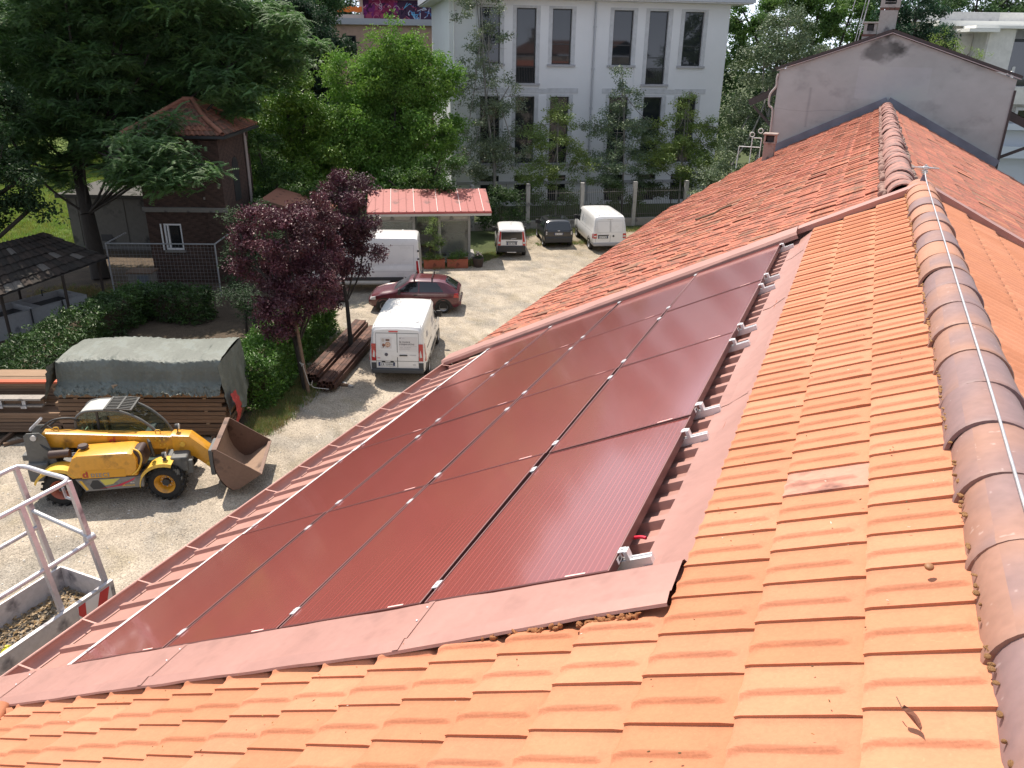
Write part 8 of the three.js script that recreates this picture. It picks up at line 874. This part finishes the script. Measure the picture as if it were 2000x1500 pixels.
{ // stakes and the tie
  const p = TREES.plum1.t, s = thing('tree_stake', 'leaning grey wooden stake tied with rope to the plum tree', 'stake', [p[0][0] + 0.12, 0, p[0][2] + 0.1]); mesh('pole', rod([0.1, 0, 0.05], [-0.62, 2.9, -0.45], 0.06, 0.05, 8), M.wood, s); mesh('rope', [tube([[-0.12, 0.95, -0.05], [0.135, 0.340, 0.027], [0.35, 0.55, 0.12], [0.340, 0.340, 0.135], [0.85, 0.3, 0.0]], 0.012), tube([[-0.2, 0.95, -0.2], [-0.06, 0.98, -0.02], [-0.18, 1.02, 0.0], [-0.26, 0.98, -0.14], [-0.14, 0.9, -0.03]], 0.013)], mat([0.5, 0.48, 0.44], { roughness: 0.9 }), s);
  const a = thing('garden_pegs', 'pair of thin white pegs standing on the soil behind the tarpaulin', 'pegs', [-21.6, 0, -16.4]); for (const [x, z] of [[0, 0], [0.62, -0.35]]) mesh('peg', rod([x, 0, z], [x - 0.02, 0.62, z], 0.014), M.white, a);
}
function hedge(name, label, pts, kind, cols, dens, size) { // pts: x, z, width, height
  const t = thing(name, label, 'hedge', [pts[0][0], 0, pts[0][1]]), L = [], x0 = pts[0][0], z0 = pts[0][1], core = [];
  for (let i = 0; i < pts.length - 1; i++) {
    const [ax, az, aw, ah] = pts[i], [bx, bz, bw, bh] = pts[i + 1], len = Math.hypot(bx - ax, bz - az), dx = (bx - ax) / len, dz = (bz - az) / len, n = Math.round(dens * len * (aw + ah * 2));
    { const k0 = i === 0 ? 0.55 / len : 0, k1 = i === pts.length - 2 ? 0.55 / len : 0; core.push(bar([ax + (bx - ax) * k0 - x0, ah * 0.36, az + (bz - az) * k0 - z0], [bx - (bx - ax) * k1 - x0, bh * 0.36, bz - (bz - az) * k1 - z0], aw * 0.4, ah * 0.6)); for (const [e, px0, pz0, w, h] of [[i === 0 ? -1 : 0, ax, az, aw, ah], [i === pts.length - 2 ? 1 : 0, bx, bz, bw, bh]]) if (e) for (let k = 0; k < dens * w * h * 1.6; k++) { const u = rnd() * 2 - 1, v = rnd(), q = e * (0.12 + 0.2 * (1 - u * u) * (1 - v * v)) - e * 0.3 * rnd() * rnd(), o = u * w / 2 * 0.95, c = mixc(cols[0], cols[1], rnd()), b = 0.75 + 0.5 * rnd(); L.push([px0 + dx * q - dz * o - x0, Math.max(0.08, v * h), pz0 + dz * q + dx * o - z0, size * RR(0.7, 1.25), RR(0, 6.3), RR(-0.4, 0.4), RR(-0.4, 0.4), c[0] * b, c[1] * b, c[2] * b]); } }
    for (let k = 0; k < n; k++) { const s = rnd() * 1.04 - 0.02, w = aw + (bw - aw) * s, h = ah + (bh - ah) * s, wob = 0.14 * (N1(s * len * 0.12 + i, 0.2, 64, 3) - 0.5) * 2; let u, v; const q = rnd(), W1 = w / (w + 2 * h); if (q < W1) { u = rnd() * 2 - 1; v = 1 - 0.16 * Math.pow(Math.abs(u), 3); } else { u = (rnd() < 0.5 ? -1 : 1); v = rnd(); u *= 1 - 0.12 * v; } const dep = 1 - 0.22 * rnd() * rnd(); const px = ax + dx * len * s, pz = az + dz * len * s, o = u * w / 2 * dep + gauss() * 0.07, y = v * h * dep + wob + gauss() * 0.06; const c = mixc(cols[0], cols[1], Math.min(1, Math.max(0, N2(px * 0.09 + 4, pz * 0.09 + 4, 64, 3) * 1.6 - 0.3 + 0.25 * gauss()))), b = 0.75 + 0.5 * rnd(); L.push([px - dz * o - x0, Math.max(0.08, y), pz + dx * o - z0, size * RR(0.7, 1.25), RR(0, 6.3), RR(-0.4, 0.4), RR(-0.4, 0.4), c[0] * b, c[1] * b, c[2] * b]); }
  }
  mesh('branches', core, mat([0.09, 0.065, 0.045], { roughness: 1 }), t); for (let i = L.length - 1; i > 0; i--) { const j = Math.floor(rnd() * (i + 1)); [L[i], L[j]] = [L[j], L[i]]; } leafSet(t, 'foliage', kind, leafM.gloss, L);
}
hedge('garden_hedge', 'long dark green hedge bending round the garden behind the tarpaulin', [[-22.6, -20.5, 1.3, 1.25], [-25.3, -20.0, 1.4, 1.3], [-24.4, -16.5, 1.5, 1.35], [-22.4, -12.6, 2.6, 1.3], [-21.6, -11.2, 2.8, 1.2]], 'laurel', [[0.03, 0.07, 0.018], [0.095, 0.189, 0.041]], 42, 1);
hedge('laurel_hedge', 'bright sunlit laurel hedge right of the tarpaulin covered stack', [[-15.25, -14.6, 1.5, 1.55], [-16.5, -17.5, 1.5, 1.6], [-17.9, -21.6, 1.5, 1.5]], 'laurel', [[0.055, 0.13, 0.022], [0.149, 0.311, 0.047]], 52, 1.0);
for (const [k, lab, c] of [['wooda', 'tall green tree at the far left corner beyond the meadow', 0], ['woodb', 'leafy tree beyond the meadow behind the locust trunk', 1], ['woodc', 'leafy tree behind the middle of the locust crown', 0], ['woodd', 'paler green tree behind the right half of the locust crown', 1], ['woode', 'green tree filling the gap behind the tower roof', 2]]) tree(k, 'woodland_tree', lab, null, { r: 0.26, col: [[[0.055, 0.135, 0.035], [0.11, 0.21, 0.05]], [[0.075, 0.165, 0.04], [0.14, 0.24, 0.06]], [[0.08, 0.19, 0.028], [0.17, 0.30, 0.045]]][c], dens: 120, clumps: 5, size: 1.6, sg: 0.5, twigs: 2 });
tree('woodf', 'woodland_tree', 'distant treetops above the orange netting', null, { r: 0.26, col: [[0.05, 0.11, 0.045], [0.1, 0.17, 0.07]], dens: 55, clumps: 3, size: 2, sg: 0.6, twigs: 2 });
tree('mapleb', 'woodland_tree', 'shady undergrowth tree between the maple and the shelter roof', null, { r: 0.12, col: [[0.04, 0.10, 0.022], [0.09, 0.19, 0.035]], dens: 130, size: 1.15 });
{ const L = []; for (let i = 0; i < 9000; i++) { const t = rnd(), x = -120 + 150 * t, z = -72 - 44 * t + gauss() * 3 + 6 * N1(t * 3, 0.3, 64, 2), h = 9 + 7 * N2(t * 1.4, 0.7, 16, 3), y = h * Math.pow(rnd(), 0.8), k = RR(0.6, 1.3), c = rnd(); L.push([x, y, z, RR(2.4, 4), RR(0, 6), RR(-0.4, 0.4), 0, (0.04 + 0.05 * c) * k, (0.095 + 0.07 * c) * k, 0.04 * k]); } tag(scatter('far_wood', SPRAY.broad[0], leafM.matte, L), 'distant green wood closing off the horizon behind all the buildings', 'wood'); }
renderer.render(scene, camera);
